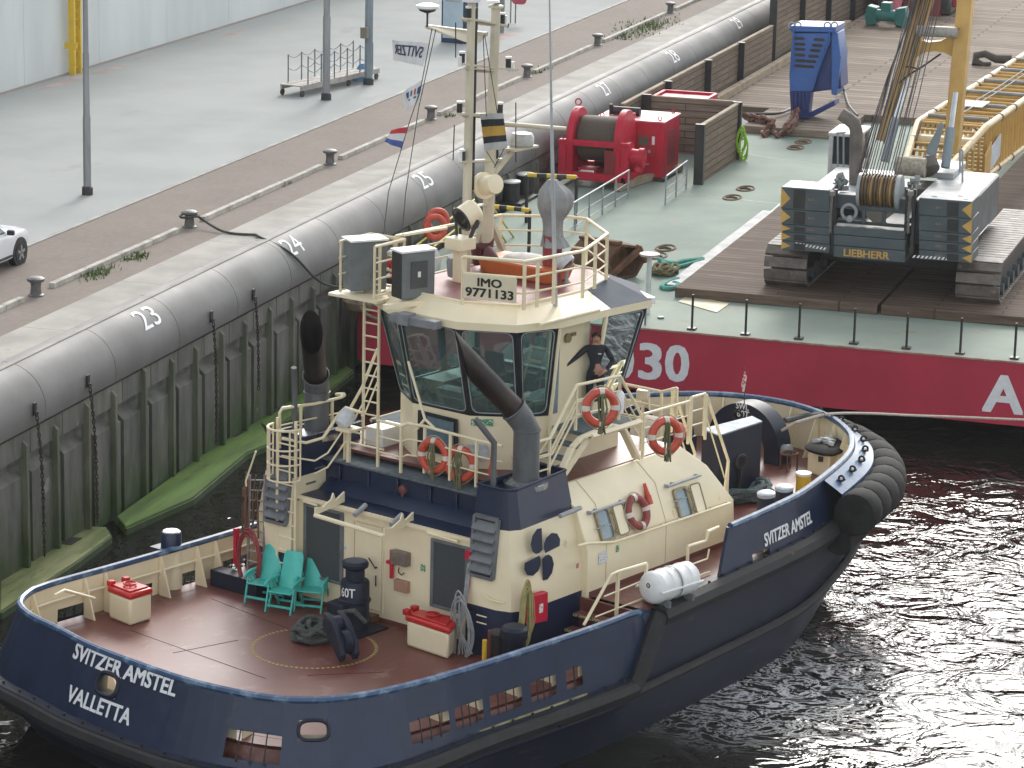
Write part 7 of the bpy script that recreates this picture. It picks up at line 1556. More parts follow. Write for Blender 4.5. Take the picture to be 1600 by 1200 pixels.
# ------------------------------------------------------------------ crawler crane
crane=thing('crawler_crane','grey and yellow crawler crane seen from behind with its lattice boom lowered','crane',(91.5,16,2.8))
cg=pm('crane_grey',(.072,.092,.100),(.055,.07,.078),1.6,.45,spots=((.20,.20,.19),3,.70)); cgl=pm('crane_lit_top',(.42,.44,.44),(.30,.32,.32),2.5,.5); cy_=pm('crane_yellow',(.56,.34,.085),(.48,.285,.07),1.5,.45,spots=((.30,.20,.09),3,.69)); cyl_=pm('pale_chord_yellow',(.64,.52,.31),(.55,.42,.22),3,.5)  # cgl: backlight on upward faces put into the grey
trk=pm('track_steel',(.15,.125,.105),(.085,.07,.06),3,.6,bump=.3,bs=10,spots=((.27,.24,.21),2.2,.6)); MZ=2.805
def track(y0,y1):
    xa,xb,zl,zh=88.7,97.2,MZ,MZ+1.18; r=(zh-zl)/2; zc=zl+r; path=[]; 
    for k in range(14): path.append((xa-r*math.sin(math.pi*k/13),zc-r*math.cos(math.pi*k/13)))
    for k in range(14): path.append((xb+r*math.sin(math.pi*k/13),zc+r*math.cos(math.pi*k/13)))
    path.append(path[0]); d=[0]
    for a,b in zip(path[:-1],path[1:]): d.append(d[-1]+math.hypot(b[0]-a[0],b[1]-a[1]))
    mb=MB(); n=int(d[-1]/.36)
    for k in range(n):
        s=d[-1]*k/n; i=max(j for j in range(len(d)) if d[j]<=s); i=min(i,len(path)-2); t=(s-d[i])/(d[i+1]-d[i]); x=path[i][0]+(path[i+1][0]-path[i][0])*t; z=path[i][1]+(path[i+1][1]-path[i][1])*t
        dx,dz=path[i+1][0]-path[i][0],path[i+1][1]-path[i][1]; a=math.atan2(dz,dx); mb.ob((x+.06*math.sin(a)*-1*-1,(y0+y1)/2,z-.06*math.cos(a)*0),(.31,y1-y0,.11),0,0,-a)
    o=mb.build('track_shoes',trk,crane,.012)
    mb=MB(); mb.bx(xa+.1,xb-.1,y0+.22,y1-.22,zl+.22,zh-.2); 
    for x in (xa,xb): mb.cyl((x,y0+.2,zc),(x,y1-.2,zc),r-.14,None,20)
    mb.build('track_frame',darkm,o,.02)
    mb=MB()
    for k in range(8): mb.cyl((xa+.7+k*1.0,y0+.05,zl+.25),(xa+.7+k*1.0,y1-.05,zl+.25),.18,None,12)
    mb.build('track_rollers',cg,o)
track(18.05,19.35); track(12.3,13.6)
mb=MB(); mb.bx(90.5,95.5,13.5,18.1,MZ+.45,MZ+1.0); mb.cyl((93,15.9,MZ+.9),(93,15.9,MZ+1.35),1.2,None,28); mb.build('undercarriage',darkm,crane,.03)
XR=87.55
def gy(px,py): p=G(px,py,x=XR); return p.y,p.z
def slab(pxa,pya,pxb,pyb,dep=1.25,name='counterweight',mat=cg,bev=.018,xo=0):
    y1,z1=gy(pxa,pya); y0,_=gy(pxb,pyb); z0=gy(pxa,pyb)[1]; mb=MB(); mb.bx(XR+xo,XR+dep,y0,y1,z0,z1); return mb.build(name,mat,crane,bev),y0,y1,z0,z1
# left stack, right stack, middle stack
tiny=pm('pale_orange_marking',(.40,.22,.13),None,5,.6)
def stack(pxl,pxr,ys,ycor,side,labels):
    for k,(a,b) in enumerate(zip(ys[:-1],ys[1:])):
        c=ycor; o,y0,y1,z0,z1=slab(pxl,a+.3,pxr,b-.3)
        if k==0:
            mb=MB(); mb.bx(XR+.03,XR+1.22,y0+.03,y1-.03,z1,z1+.012); tp=mb.build('lit_top',cgl,o)  # thin pale sheet paints the backlight on the top block
            mb=MB()
            for fx,fy in ((.3,.15),(.75,.3),(.35,.75)): mb.cyl((XR+fx,y0+(y1-y0)*fy,z1+.005),(XR+fx,y0+(y1-y0)*fy,z1+.02),.09,None,10)
            mb.build('lifting_pockets',blackp,tp)
        ye=y1 if side>0 else y0; w_=.30; h=(z1-z0); e=-side; mb=MB()
        mb.prism([(XR-.006,ye,z1-.01),(XR-.006,ye+e*w_*.95,(z0+z1)/2),(XR-.006,ye,z0+.01)] if side>0 else [(XR-.006,ye,z1-.01),(XR-.006,ye+e*w_*.95,(z0+z1)/2),(XR-.006,ye,z0+.01)],(.004,0,0)); mb.build('warning_triangle',cy_,o)
        mb=MB(); ya=ye+e*.38; mb.bx(XR-.012,XR+.02,min(ya,ya+e*.34),max(ya,ya+e*.34),z0+.04,z1-.04); mb.build('dark_recess',blackp,o)
        text(labels[k],planefn((XR-.01,(y0+y1)/2-.18*side,(z0+z1)/2+.01),(0,-1,0),(0,0,1)),.085,'weight_marking',tiny,o,.0)
stack(1221,1296,(292,326,350,362,376,390),5,1,('6,3 t','6,3 t','10,0 t','10,0 t','10,0 t'))
stack(1436,1518,(309,336,360,375,390,405),2,-1,('6,3 t','6,3 t','10,0 t','10,0 t','10,0 t'))
for a,b in ((352,366),(366,383),(383,402)): o,y0m,y1m,z0m,z1m=slab(1303,a+.5,1414,b-.3)
text('LIEBHERR',planefn((XR-.012,(y0m+y1m)/2+.08,z0m+.17),(0,-1,0),(0,0,1)),.21,'maker_lettering',cy_,o,.022,1.34)
mb=MB(); zz=[]
for (pa,pya,pb,pyb) in ((1240,384,1290,393),(1424,404,1482,408)):
    ya,za=gy(pa,pya); yb,zb2=gy(pb,pyb); n=9
    for k in range(n):
        y=ya+(yb-ya)*(k+.2)/n; z=za+(zb2-za)*(k/n)+.03; mb.prism([(XR-.008,y,z),(XR-.008,y+(yb-ya)/n*.5,z),(XR-.008,y+(yb-ya)/n*.5-.05,z+.08),(XR-.008,y-.05,z+.08)],(.004,0,0))
mb.build('warning_stripe',white,crane)
# steel posts with chains between the stacks
for px in (1296,1304,1417,1428):
    a=gy(px,310); b=gy(px,398); mb=MB(); mb.bx(XR+.05,XR+.2,a[0]-.05,a[0]+.05,b[1],a[1]+.25); mb.build('hanger_post',blackp,crane)
mb=MB()
for px in (1300,1422):
    y,z=gy(px,315); chain(mb,[(XR-.02,y,z+.2),(XR-.03,y+.02,z-.4),(XR-.02,y,z-1.0)],.11,.014,.07); mb.ob((XR+.0,y,z+.25),(.12,.16,.14),.4)
mb.build('hanger_chain',pm('grey_chain',(.20,.19,.17)),crane)
# upper works
y1,z1=gy(1300,305); y0,_=gy(1412,315)
mb=MB(); mb.bx(XR+.6,95,y0+.05,y1-.05,4.15,5.0); mb.build('upper_frame',cg,crane,.02)
ya,zt_=gy(1304,304); yb,zb_2=gy(1413,345); mb=MB(); mb.bx(XR+.35,XR+.85,yb,ya,5.36,5.80); mb.build('rear_beam',cg,crane,.03)
mb=MB()
for px in (1346,1378): y,_=gy(px,350); mb.cyl((XR+.3,y,5.05),(XR+.3,y,5.4),.06,None,8); mb.cyl((XR+.3,y,5.03),(XR+.3,y,5.08),.09,None,8)
mb.build('support_pins',cg,crane); mb=MB(); y,_=gy(1323,340); mb.ring((XR+.3,y,5.3),.22,.05,(1,0,0),16,6); mb.lathe([(.10,-.1),(.10,.05),(.02,.08)],(XR+.2,y-.05,5.12),12,(-1,0,0)); mb.build('tow_fitting',greyl,crane)
mb=MB(); yl,_=gy(1298,300); yr,_=gy(1517,305)
mb.bx(XR+1.3,94.5,16.45,18.55,4.3,5.45); mb.bx(XR+1.3,94.5,13.4,15.1,4.3,5.6); mb.build('engine_housings',cg,crane,.05)
mb=MB(); mb.bx(XR+1.4,94.4,16.5,18.5,5.452,5.47); mb.bx(XR+1.4,94.4,13.45,15.05,5.602,5.62); mb.build('housing_tops',cgl,crane)  # pale sheets paint the same backlight on the housings
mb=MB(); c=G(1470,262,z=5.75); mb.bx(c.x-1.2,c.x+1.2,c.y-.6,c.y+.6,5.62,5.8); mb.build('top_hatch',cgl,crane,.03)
# boom hoist drum with yellow lagging and wires
dp,dq=gy(1342,298),gy(1397,303); dz=5.95; dxc=XR+.55
mb=MB(); n=11; yA,yB=dp[0],dq[0]
pr=[]
for k in range(n): t0=(yA-yB)*k/n; pr+=[(.50,t0),(.50,t0+.03),(.42,t0+.035),(.42,t0+(yA-yB)/n-.005)]
mb.lathe(pr+[(.5,yA-yB)],(dxc,yB,dz),26,(0,1,0)); mb.build('hoist_drum',pm('drum_brown',(.10,.065,.035),(.16,.10,.04),4,.5),crane)
for k in (1,4,7): mb=MB(); t0=yB+(yA-yB)*(k+.25)/n; mb.lathe([(.425,0),(.44,.02),(.44,.10),(.425,.12)],(dxc,t0,dz),24,(0,1,0)); mb.build('drum_lagging',cy_,crane)
mb=MB(); mb.cyl((dxc,yB-.12,dz),(dxc,yB,dz),.52,None,26); mb.cyl((dxc,yA,dz),(dxc,yA+.1,dz),.50,None,26); mb.build('drum_flange',greyl,crane)
mb=MB(); mb.prism([(XR+.3,yB,5.38),(XR+.3,yA,5.38),(XR+.3,yA-.4,5.05),(XR+.3,yB+.4,5.05)],(.2,0,0)); mb.build('drum_bracket',pm('rusty_grey',(.13,.115,.09)),crane)
mb=MB(); 
for k in range(5): mb.beam((XR+.9,yB-.15-.13*k*0,5.85),(XR+.9,yB-.15,5.86),.1,.05)
for k in range(6): x=XR+.55+k*.22; mb.beam((x,yB-.18,5.78),(x,14.95+.15,5.78),.13,.04)
mb.build('walkway_slats',cgl,crane)
# gantry (A-frame) legs, arch, struts
XA=94.0
def ga(px,py,x=XA): return G(px,py,x=x)
mb=MB(); a=ga(1382,222,94.2); b=ga(1455,-30,95.2); mb.beam(a,b,.46,.5,(1,0,0)); mb.build('gantry_leg',cy_,crane,.02)
for k in range(4):
    f=.12+.16*k; mb=MB(); o=V(-.30,(.23-k*.135),0); mb.tube([a+o,b+o],.018,5); mb.build('pendant_wire',pm('wire_brown',(.045,.035,.03)),crane)
mb=MB(); a2=ga(1487,238,94.2); b2=ga(1512,-30,95.2); mb.beam(a2,b2,.46,.62,(1,0,0)); mb.build('gantry_leg',cy_,crane,.02)
arc=[ga(px,py,94.6) for px,py in ((1424,60),(1500,58),(1502,112),(1497,100),(1488,90),(1470,82),(1455,81),(1438,84),(1425,92),(1412,106))]
arc=[ga(px,py,94.6) for px,py in ((1432,62),(1452,66),(1470,64),(1499,48),(1499,100),(1490,90),(1475,82),(1460,80),(1444,82),(1428,92),(1415,108),(1424,70))]
mb=MB(); mb.prism(arc,(.35,0,0)); mb.build('gantry_arch',cy_,crane)
mb=MB(); mb.cyl(ga(1433,48,94.4),ga(1496,51,94.4),.17,None,14); mb.build('sheave_roller',pm('roller_grey',(.42,.40,.36),(.28,.26,.23),12,.5),crane); mb=MB(); mb.cyl(ga(1430,43,94.6),ga(1500,43,94.6),.05,None,8); mb.build('cross_tie',cy_,crane)
chrome=pm('chrome_rod',(.60,.62,.64),(.5,.52,.54),3,.2,metal=.7)
for (p0,p1,p2) in (((1382,252),(1400,185),(1420,122)),((1477,262),(1486,200),(1493,145))):
    mb=MB(); mb.cyl(ga(*p0,92.8),ga(*p1,93.3),.14,None,14); cyx=mb.build('hydraulic_cylinder',pm('strut_grey_blue',(.24,.29,.32)),crane); mb=MB(); mb.cyl(ga(*p1,93.3),ga(*p2,93.8),.09,None,12); mb.build('piston_rod',chrome,cyx)
mb=MB(); mb.prism([ga(1446,236,93),ga(1470,190,93),ga(1474,196,93),ga(1458,258,93)],(.1,0,0)); mb.build('strut_plate',pm('strut_grey_blue',(.24,.29,.32)),crane)
# hoist wires fanning up from the drum
wm_=pm('wire_brown',(.045,.035,.03)); rr=random.Random(4)
for k in range(13):
    f=k/12; s=V(dxc-.1,yB+(yA-yB)*(1-f)*.95+.03,dz+.45); e=ga(1428+f*48,-25,95.4); m1=s.lerp(e,.4)+V(rr.uniform(-.05,.05),rr.uniform(-.05,.05),-.05); mb=MB(); mb.tube([s,m1,e],.017,5); mb.build('hoist_wire',wm_,crane)
for k in range(7):
    f=k/6; s=ga(1352-f*14+rr.uniform(-3,3),270,90); e=ga(1436+f*6,-25,95.1); mb=MB(); mb.tube([s,s.lerp(e,.5)+V(0,.1,-.1),e],.016,5); mb.build('hoist_wire',wm_,crane)
mb=MB(); mb.tube([ga(1470,84,94.3),ga(1440,105,94.1),ga(1418,118,94.0),ga(1405,130,93.8)],.03,6); mb.tube([ga(1405,105,94.5),ga(1420,104,94.4),ga(1436,108,94.4)],.025,6); mb.build('slack_cable',blackp,crane)
# winch between the frames, grey reels
mb=MB(); mb.cyl(ga(1400,258,92),ga(1446,262,92),.30,None,16); mb.build('rear_reel',pm('reel_pale',(.42,.39,.30),(.25,.22,.17),10,.6),crane)
mb=MB(); mb.bx(91.5,93,15.0,17.2,5.0,5.5); mb.cyl(ga(1445,252,92.6),ga(1452,268,92.4),.36,None,14); mb.build('winch_works',pm('rusty_grey',(.13,.115,.09)),crane,.03)
# exhaust, cab
ex=ga(1338,268,91.5); mb=MB(); mb.tube([V(ex.x,ex.y,5.3),ga(1338,205,91.5),ga(1335,194,91.5),ga(1326,186,91.5),ga(1314,178,91.5)],.20,14); mb.build('exhaust_stack',pm('stack_brown_grey',(.17,.145,.125),(.10,.085,.075),1.6,.6),crane)
cb0=ga(1306,252,96.5); cb1=ga(1346,252,96.5); mb=MB(); zc0,zc1=4.6,ga(1306,205,96.5).z
for y in (cb1.y,cb0.y):
    for x in (95.6,97.3): mb.bx(x-.07,x+.07,y-.07,y+.07,zc0,zc1)
mb.bx(95.5,97.4,cb1.y-.1,cb0.y+.1,zc1,zc1+.1); mb.bx(95.55,97.35,cb1.y-.05,cb0.y+.05,zc0,zc0+.75); cab=mb.build('cab',pm('cab_white',(.55,.56,.54),(.45,.46,.45),4,.4),crane,.02)
mb=MB(); mb.bx(95.6,97.3,cb1.y,cb0.y,zc0+.75,zc1-.02); mb.build('cab_window',pm('cab_dark_glass',(.035,.045,.055),None,2,.08),cab)
mb=MB()
for px in (1309,1318): p=ga(px,262,95); mb.tube([p,ga(px,208,95)],.03,6)
mb.tube([ga(1306,208,95),ga(1322,207,95)],.03,6); mb.build('cab_handrail',greyl,crane)
mb=MB(); mb.tube([G(1352,300,z=5.5)]+[G(1310,300,z=5.5)],.02,4); 
rr=random.Random(21); mb=MB()
for k in range(16): c=G(1306+rr.uniform(-4,14),283+rr.uniform(-12,14),x=XR+1.2); mb.ob(c,(rr.uniform(.08,.25),rr.uniform(.08,.2),rr.uniform(.06,.2)),rr.uniform(0,3),rr.uniform(0,1))
for k in range(10): c=G(1426+rr.uniform(-5,8),290+rr.uniform(-12,14),x=XR+1.0); mb.ob(c,(rr.uniform(.08,.2),rr.uniform(.08,.2),rr.uniform(.06,.2)),rr.uniform(0,3),rr.uniform(0,1))
mb.build('hydraulic_fittings',pm('fitting_grey',(.16,.19,.20),(.30,.31,.28),7,.5),crane)
mb=MB()
for px,p0,p1 in ((1500,270,232),(1504,300,236)): mb.tube([G(px,p0,x=92.5),G(px,p1,x=92.5)],.035,6)
mb.tube([G(1500,232,x=92.5),G(1504,236,x=92.5)],.035,6); mb.build('side_handrail',greyl,crane)
# lattice boom
zT,zB=5.75,4.0
R0,R1=G(1545,195,z=zT),G(1600,158,z=zT); L0,L1=G(1440,187,z=zT),G(1600,82,z=zT)
dR=(R1-R0).normalized(); dL=(L1-L0).normalized(); dB=((dR+dL)/2).normalized(); wid=(R0-(L0+dB*((R0-L0).dot(dB)))).length
sd_=V(-dB.y,dB.x,0); Rb=R0-dB*.5; LEN=30.0
Pq=lambda s,u,z: Rb+dB*s+sd_*(wid*u)+V(0,0,z-zT)     # u: 0 right, 1 left
chords={}
for nm,u,z in (('r',0,zT),('l',1,zT),('rb',0,zB),('lb',1,zB)):
    mb=MB(); mb.tube([Pq(0,u,z),Pq(LEN,u,z)],.115,10); o=mb.build('boom_chord',cyl_,crane); chords[nm]=o
    mb=MB()
    for k in range(1,int(LEN/2.4)): mb.cyl(Pq(k*2.4-.08,u,z),Pq(k*2.4+.08,u,z),.145,None,10)
    mb.build('chord_collars',pm('collar_brown',(.12,.08,.05)),o)
mb=MB()
for k in range(60): s=.25+k*.5; mb.cyl(Pq(s,0,zB),Pq(s,0,zT),.07,None,6); mb.cyl(Pq(s+.25,0,zB),Pq(s-.25,0,zT),.05,None,6)
mb.build('boom_side_lattice',cy_,crane)
mb=MB()
for k in range(36): s=.4+k*.85; mb.cyl(Pq(s,0,zT),Pq(s,1,zT),.06,None,6); mb.cyl(Pq(s,0,zT-.05),Pq(s+.85,1,zT-.05),.03,None,5)
mb.build('boom_top_lattice',cy_,crane)
mb=MB()
for k in range(36): s=.4+k*.85; mb.cyl(Pq(s,0,zB),Pq(s,1,zB),.06,None,6); mb.cyl(Pq(s,1,zB),Pq(s+.4,1,zT),.06,None,6)
mb.build('boom_under_lattice',cy_,crane)
mb=MB()
for k in range(7): s=1+k*3.1; mb.cyl(Pq(s,.05,zT+.1),Pq(s,.95,zT+.1),.07,None,8)
mb.tube([Pq(1.3,.6,zT+.16),Pq(8,.55,zT+.16),Pq(26,.5,zT+.3)],.025,5); mb.tube([Pq(1.3,.5,zT+.16),Pq(8,.45,zT+.16),Pq(26,.4,zT+.3)],.025,5); mb.build('boom_rods',pm('rod_grey',(.25,.26,.26)),crane)
mb=MB(); mb.prism([Pq(3.2,.35,zT+.13),Pq(3.2,.75,zT+.13),Pq(4.6,.75,zT+.13),Pq(4.6,.35,zT+.13)],(0,0,.04)); mb.build('grey_plate',pm('plate_grey_blue',(.32,.38,.40)),crane)
# boom foot section tapering down to the pivots
fR=G(1508,262,z=5.0); fL=G(1412,240,z=5.0)
mb=MB(); q=Pq(0,.18,4.9)-dB*3.6; q2=Pq(0,.82,4.9)-dB*3.6
for a,b in ((Pq(0,0,zT),q),(Pq(0,1,zT),q2),(Pq(0,0,zB),q),(Pq(0,1,zB),q2)): mb.tube([a,b],.12,10)
mb.build('boom_foot_chord',cyl_,crane)
mb=MB()
for k in range(6): t=k/6; a=Pq(0,0,zT).lerp(q,t); b=Pq(0,1,zT).lerp(q2,t); mb.cyl(a,b,.09 if k==2 else .05,None,8); a2_=Pq(0,0,zB).lerp(q,t); mb.cyl(a,a2_,.05,None,6)
mb.build('boom_foot_lattice',cy_,crane)
mb=MB(); c=Pq(-1.6,.5,5.3); mb.cyl(Pq(-1.4,.05,5.35),Pq(-1.4,.95,5.35),.2,None,12); mb.build('foot_cross_tube',cyl_,crane)
mb=MB(); 
for u in (.35,.85): mb.prism([Pq(-2.8,u,4.6),Pq(-1.2,u,5.9),Pq(-.9,u,6.0),Pq(-2.2,u,4.5)],sd_*.06)
mb.build('brown_brackets',pm('bracket_brown',(.15,.08,.045)),crane)
mb=MB(); a=Pq(.3,-.06,zB+.2); mb.prism([a,Pq(1.9,-.06,zB+.5),Pq(1.9,-.06,zB+1.25),Pq(.3,-.06,zB+1.0)],sd_*-.04); mb.build('white_sign',pm('sign_pale',(.55,.60,.64)),crane)
mb=MB(); mb.prism([Pq(-.9,-.08,zB-.1),Pq(.1,-.08,zB-.1),Pq(.1,-.08,zB+1.25),Pq(-.9,-.08,zB+.9)],sd_*-.04); mb.build('yellow_sign',cy_,crane)
# ------------------------------------------------------------------ people
skin=pm('skin_tone',(.44,.24,.17),(.40,.21,.15),9,.55); navycloth=pm('black_navy_cloth',(.012,.013,.020),(.02,.021,.028),9,.8); trousers=pm('dark_trousers',(.010,.011,.017),(.016,.017,.022),9,.85); shoe=pm('black_shoe',(.01,.01,.01)); hairm=pm('dark_hair',(.015,.011,.009),(.03,.022,.016),30,.6)
redcloth=pm('red_coverall',(.50,.022,.04),(.42,.02,.035),8,.7)
def person(label, joints, mats, M, group=None, helmet=None):
    """joints: {name:(pos, radius, parent, material index)} -> one continuous body mesh grown over the joints"""
    names=list(joints); idx={n:i for i,n in enumerate(names)}
    me=bpy.data.meshes.new('body'); me.from_pydata([joints[n][0] for n in names],[(idx[n],idx[joints[n][2]]) for n in names if joints[n][2]],[])
    o=bpy.data.objects.new('body',me); COL.objects.link(o); o.modifiers.new('skin','SKIN'); sv=me.skin_vertices[0].data
    for n in names: sv[idx[n]].radius=(joints[n][1],joints[n][1]*(.78 if n in('chest','spine','pelvis','belly') else 1))
    sv[idx['pelvis']].use_root=True; s=o.modifiers.new('sub','SUBSURF'); s.levels=2; bpy.context.view_layer.update()
    m2=bpy.data.meshes.new_from_object(o.evaluated_get(bpy.context.evaluated_depsgraph_get())); bpy.data.objects.remove(o)
    for m in mats: m2.materials.append(m)
    segs=[(Vector(joints[n][0]),Vector(joints[joints[n][2]][0]),joints[n][3]) for n in names if joints[n][2]]
    for p in m2.polygons:
        c=p.center; best=None
        for a,b,mi in segs:
            d=b-a; t=max(0,min(1,(c-a).dot(d)/max(d.length_squared,1e-9))); e=(a+d*t-c).length
            if best is None or e<best[0]: best=(e,mi)
        p.material_index=best[1]; p.use_smooth=True
    root=bpy.data.objects.new('person',None); COL.objects.link(root); root.matrix_world=M; root['base']=(0,0,0); root['label']=label; root['category']='person'; root.empty_display_size=.3
    if group: root['group']=group
    b=bpy.data.objects.new('body',m2); COL.objects.link(b); b.parent=root
    h=Vector(joints['head'][0]); k=Vector(joints['crown'][0])-h; up=k.normalized(); f=Vector((joints['nose'][0]))-h; f=(f-up*f.dot(up)).normalized(); sd=up.cross(f)
    if helmet:
        mb=MB(); rows=[]
        for j in range(7): t=j/6*math.pi/2; rows.append([h+up*(.045+.13*math.sin(t))+(f*math.cos(a)*1.12+sd*math.sin(a))*.128*math.cos(t) for a in [2*math.pi*q/18 for q in range(18)]])
        mb.loft(rows,True,True); mb.loft([[h+up*.045+(f*math.cos(a)*(1.12+.25*max(0,math.cos(a)))+sd*math.sin(a))*.14 for a in [2*math.pi*q/18 for q in range(18)]],[h+up*.06+(f*math.cos(a)*1.12+sd*math.sin(a))*.128 for a in [2*math.pi*q/18 for q in range(18)]]],True); mb.build('helmet',helmet,root)
    else:
        mb=MB(); rows=[]
        for j in range(8):
            t=j/7*math.pi/2; ring=[]
            for a in [2*math.pi*q/20 for q in range(20)]:
                fr=max(0,math.cos(a)); low=.055*fr-.075*max(0,-math.cos(a)); ring.append(h+up*(.02+low*(1-math.sin(t))+.108*math.sin(t))+(f*(math.cos(a)*1.10-.10)+sd*math.sin(a)*.92)*.104*math.cos(t*.98))
            rows.append(ring)
        mb.loft(rows,True,True); mb.build('hair',hairm,root)
    mb=MB()
    for s in (-1,1): mb.ball(h+f*.088+sd*(.034*s)+up*.012,.013,8); mb.beam(h+f*.094+sd*(.018*s)+up*.036,h+f*.086+sd*(.055*s)+up*.034,.012,.007)
    mb.beam(h+f*.096-sd*.026-up*.055,h+f*.096+sd*.026-up*.055,.010,.010); mb.build('face_features',pm('face_dark',(.07,.025,.02)),root)
    mb=MB()
    for s in (-1,1): mb.ball(h+sd*(.092*s)-f*.005-up*.005,.03,10,(.7,.4,1))
    mb.build('ears',skin,root)
    return root
def hand(J,pre,wrist,d,pal,par,grip=.5):
    """palm with five fingers: d = direction of the fingers, pal = palm side"""
    d=Vector(d).normalized(); pal=Vector(pal); pal=(pal-d*pal.dot(d)).normalized(); s=d.cross(pal); w=Vector(wrist)
    J[pre+'palm']=(w+d*.055,.024,par,0); J[pre+'knuckle']=(w+d*.095,.024,pre+'palm',0)
    for k,(o,l) in enumerate(((-.033,.070),(-.011,.082),(.011,.076),(.033,.060))):
        a=w+d*(.115-.006*abs(k-1.3))+s*o; b=a+d*l*.5+pal*l*.25*grip; c=b+d*l*.3*(1-grip*.6)+pal*l*.5*grip
        J[f'{pre}f{k}a']=(a,.009,pre+'knuckle',0); J[f'{pre}f{k}b']=(b,.0085,f'{pre}f{k}a',0); J[f'{pre}f{k}c']=(c,.007,f'{pre}f{k}b',0)
    a=w+d*.045-s*.035+pal*.012; J[pre+'t1']=(a,.013,pre+'palm',0); J[pre+'t2']=(a+d*.04-s*.018+pal*.018,.011,pre+'t1',0); J[pre+'t3']=(a+d*.068-s*.016+pal*.03,.009,pre+'t2',0)
# man at the wheelhouse door: faces the viewer, his right hand on the door edge, left hand in his jacket pocket
J={}
J['pelvis']=((0,0,.96),.150,None,2); J['belly']=((0,0,1.08),.150,'pelvis',1); J['spine']=((.0,0,1.22),.165,'belly',1); J['chest']=((-.01,0,1.38),.18,'spine',1); J['neck']=((-.005,0,1.535),.062,'chest',1); J['head']=((.02,0,1.665),.092,'neck',0); J['chin']=((.055,0,1.60),.055,'head',0); J['nose']=((.115,0,1.655),.016,'head',0); J['crown']=((.005,0,1.735),.085,'head',0)
dr=[(0,-.20,1.44),(.17,-.40,1.29),(.35,-.59,1.17)]
J['rs']=(dr[0],.075,'chest',1); J['re']=(dr[1],.056,'rs',1); J['rw']=(dr[2],.036,'re',1); hand(J,'r',dr[2],(.4,-.85,-.25),(.6,.5,0),'rw',.7)
J['ls']=((0,.20,1.44),.075,'chest',1); J['le']=((-.05,.36,1.18),.060,'ls',1); J['lw']=((.12,.21,1.02),.042,'le',1); hand(J,'l',(.12,.21,1.02),(.75,-.6,-.3),(-.4,-.7,0),'lw',.8)
for s,pf in ((-1,'r'),(1,'l')):
    J[pf+'hip']=((0,s*.10,.90),.105,'pelvis',2); J[pf+'knee']=((.02,s*.115,.50),.068,pf+'hip',2); J[pf+'ank']=((-.01,s*.12,.10),.046,pf+'knee',2); J[pf+'heel']=((-.03,s*.12,.045),.045,pf+'ank',3); J[pf+'toe']=((.16,s*.135,.035),.035,pf+'heel',3)
ft=T(914,650,z=5.75); face=rad(218)
man=person('man in dark clothes standing at the wheelhouse door with one hand on it',J,[skin,navycloth,trousers,shoe],TUGM@Matrix.Translation(V(ft.x+.05,ft.y-.2,5.75))@Matrix.Rotation(face,4,'Z')@Matrix.Scale(1.03,4))
mb=MB(); mb.bx(.168,.176,.04,.11,1.36,1.385); mb.build('chest_badge',pm('badge_pale',(.6,.62,.66)),man)
# deckhands in red at the barge corner
def crew(lab,loc,face,lean,crouch):
    J={}; h=.95-crouch; R=Matrix.Rotation(lean,3,'Y'); B=lambda p:tuple(Vector((0,0,h))+R@(Vector(p)-Vector((0,0,.95))))
    J['pelvis']=((0,0,h),.15,None,1); J['spine']=(B((0,0,1.2)),.165,'pelvis',1); J['chest']=(B((0,0,1.38)),.185,'spine',1); J['neck']=(B((0,0,1.54)),.06,'chest',1); J['head']=(B((.03,0,1.66)),.09,'neck',0); J['nose']=(B((.125,0,1.64)),.016,'head',0); J['crown']=(B((.01,0,1.73)),.085,'head',0)
    for s,pf in ((-1,'r'),(1,'l')):
        w=B((.42,s*.16,1.02)); J[pf+'s']=(B((0,s*.20,1.44)),.078,'chest',1); J[pf+'e']=(B((.14,s*.27,1.16)),.058,pf+'s',1); J[pf+'w']=(w,.04,pf+'e',1); hand(J,pf,w,R@Vector((.8,-.2*s,-.5)),(0,-s,-.3),pf+'w',.7)
        J[pf+'hip']=((0,s*.11,h-.05),.11,'pelvis',1); J[pf+'knee']=((.10+crouch*.5,s*.14,.5-crouch*.15),.075,pf+'hip',1); J[pf+'ank']=((-.02,s*.14,.1),.05,pf+'knee',1); J[pf+'toe']=((.16,s*.15,.04),.04,pf+'ank',2)
    return person(lab,J,[skin,redcloth,shoe],Matrix.Translation(loc)@Matrix.Rotation(face,4,'Z'),'deckhands in red on the barge',pm('white_helmet',(.62,.64,.66)))
p=G(606,352,y=29.6); crew('deckhand in red coverall and white helmet bending over at the barge corner',V(p.x-.35,29.75,BD),rad(250),rad(38),.10)
crew('deckhand in red coverall crouching low left of the grey deck cabinets',V(XS+.75,30.15,BD),rad(205),rad(40),.42)
# ------------------------------------------------------------------ car
cw_=pm('car_white',(.72,.74,.76),(.68,.70,.72),2,.18); cgl_=pm('car_glass',(.03,.06,.07),(.05,.09,.10),1,.05)
c=G(32,413,z=HQ); cx,cy0=c.x,c.y; car=thing('parked_car','white car parked on the brick strip beside the quay bollards','car',(cx-1.3,cy0+.85,HQ))
secs=[(.80,.52,.66,.66,.30,.62,.66),(.74,.62,.76,.74,.22,.68,.78),(.50,.70,.84,.80,.2,.78,.90),(.0,.80,.87,.82,.2,.88,.98),(-.45,.86,.89,.80,.2,.93,1.05),(-.72,.86,.90,.76,.2,.95,1.12),(-1.25,.86,.90,.62,.2,.96,1.42),(-1.8,.86,.90,.60,.2,.97,1.50),(-2.6,.86,.90,.60,.2,.98,1.48),(-3.2,.84,.88,.62,.24,.99,1.25),(-3.55,.76,.82,.72,.3,.95,1.0)]
rows=[]
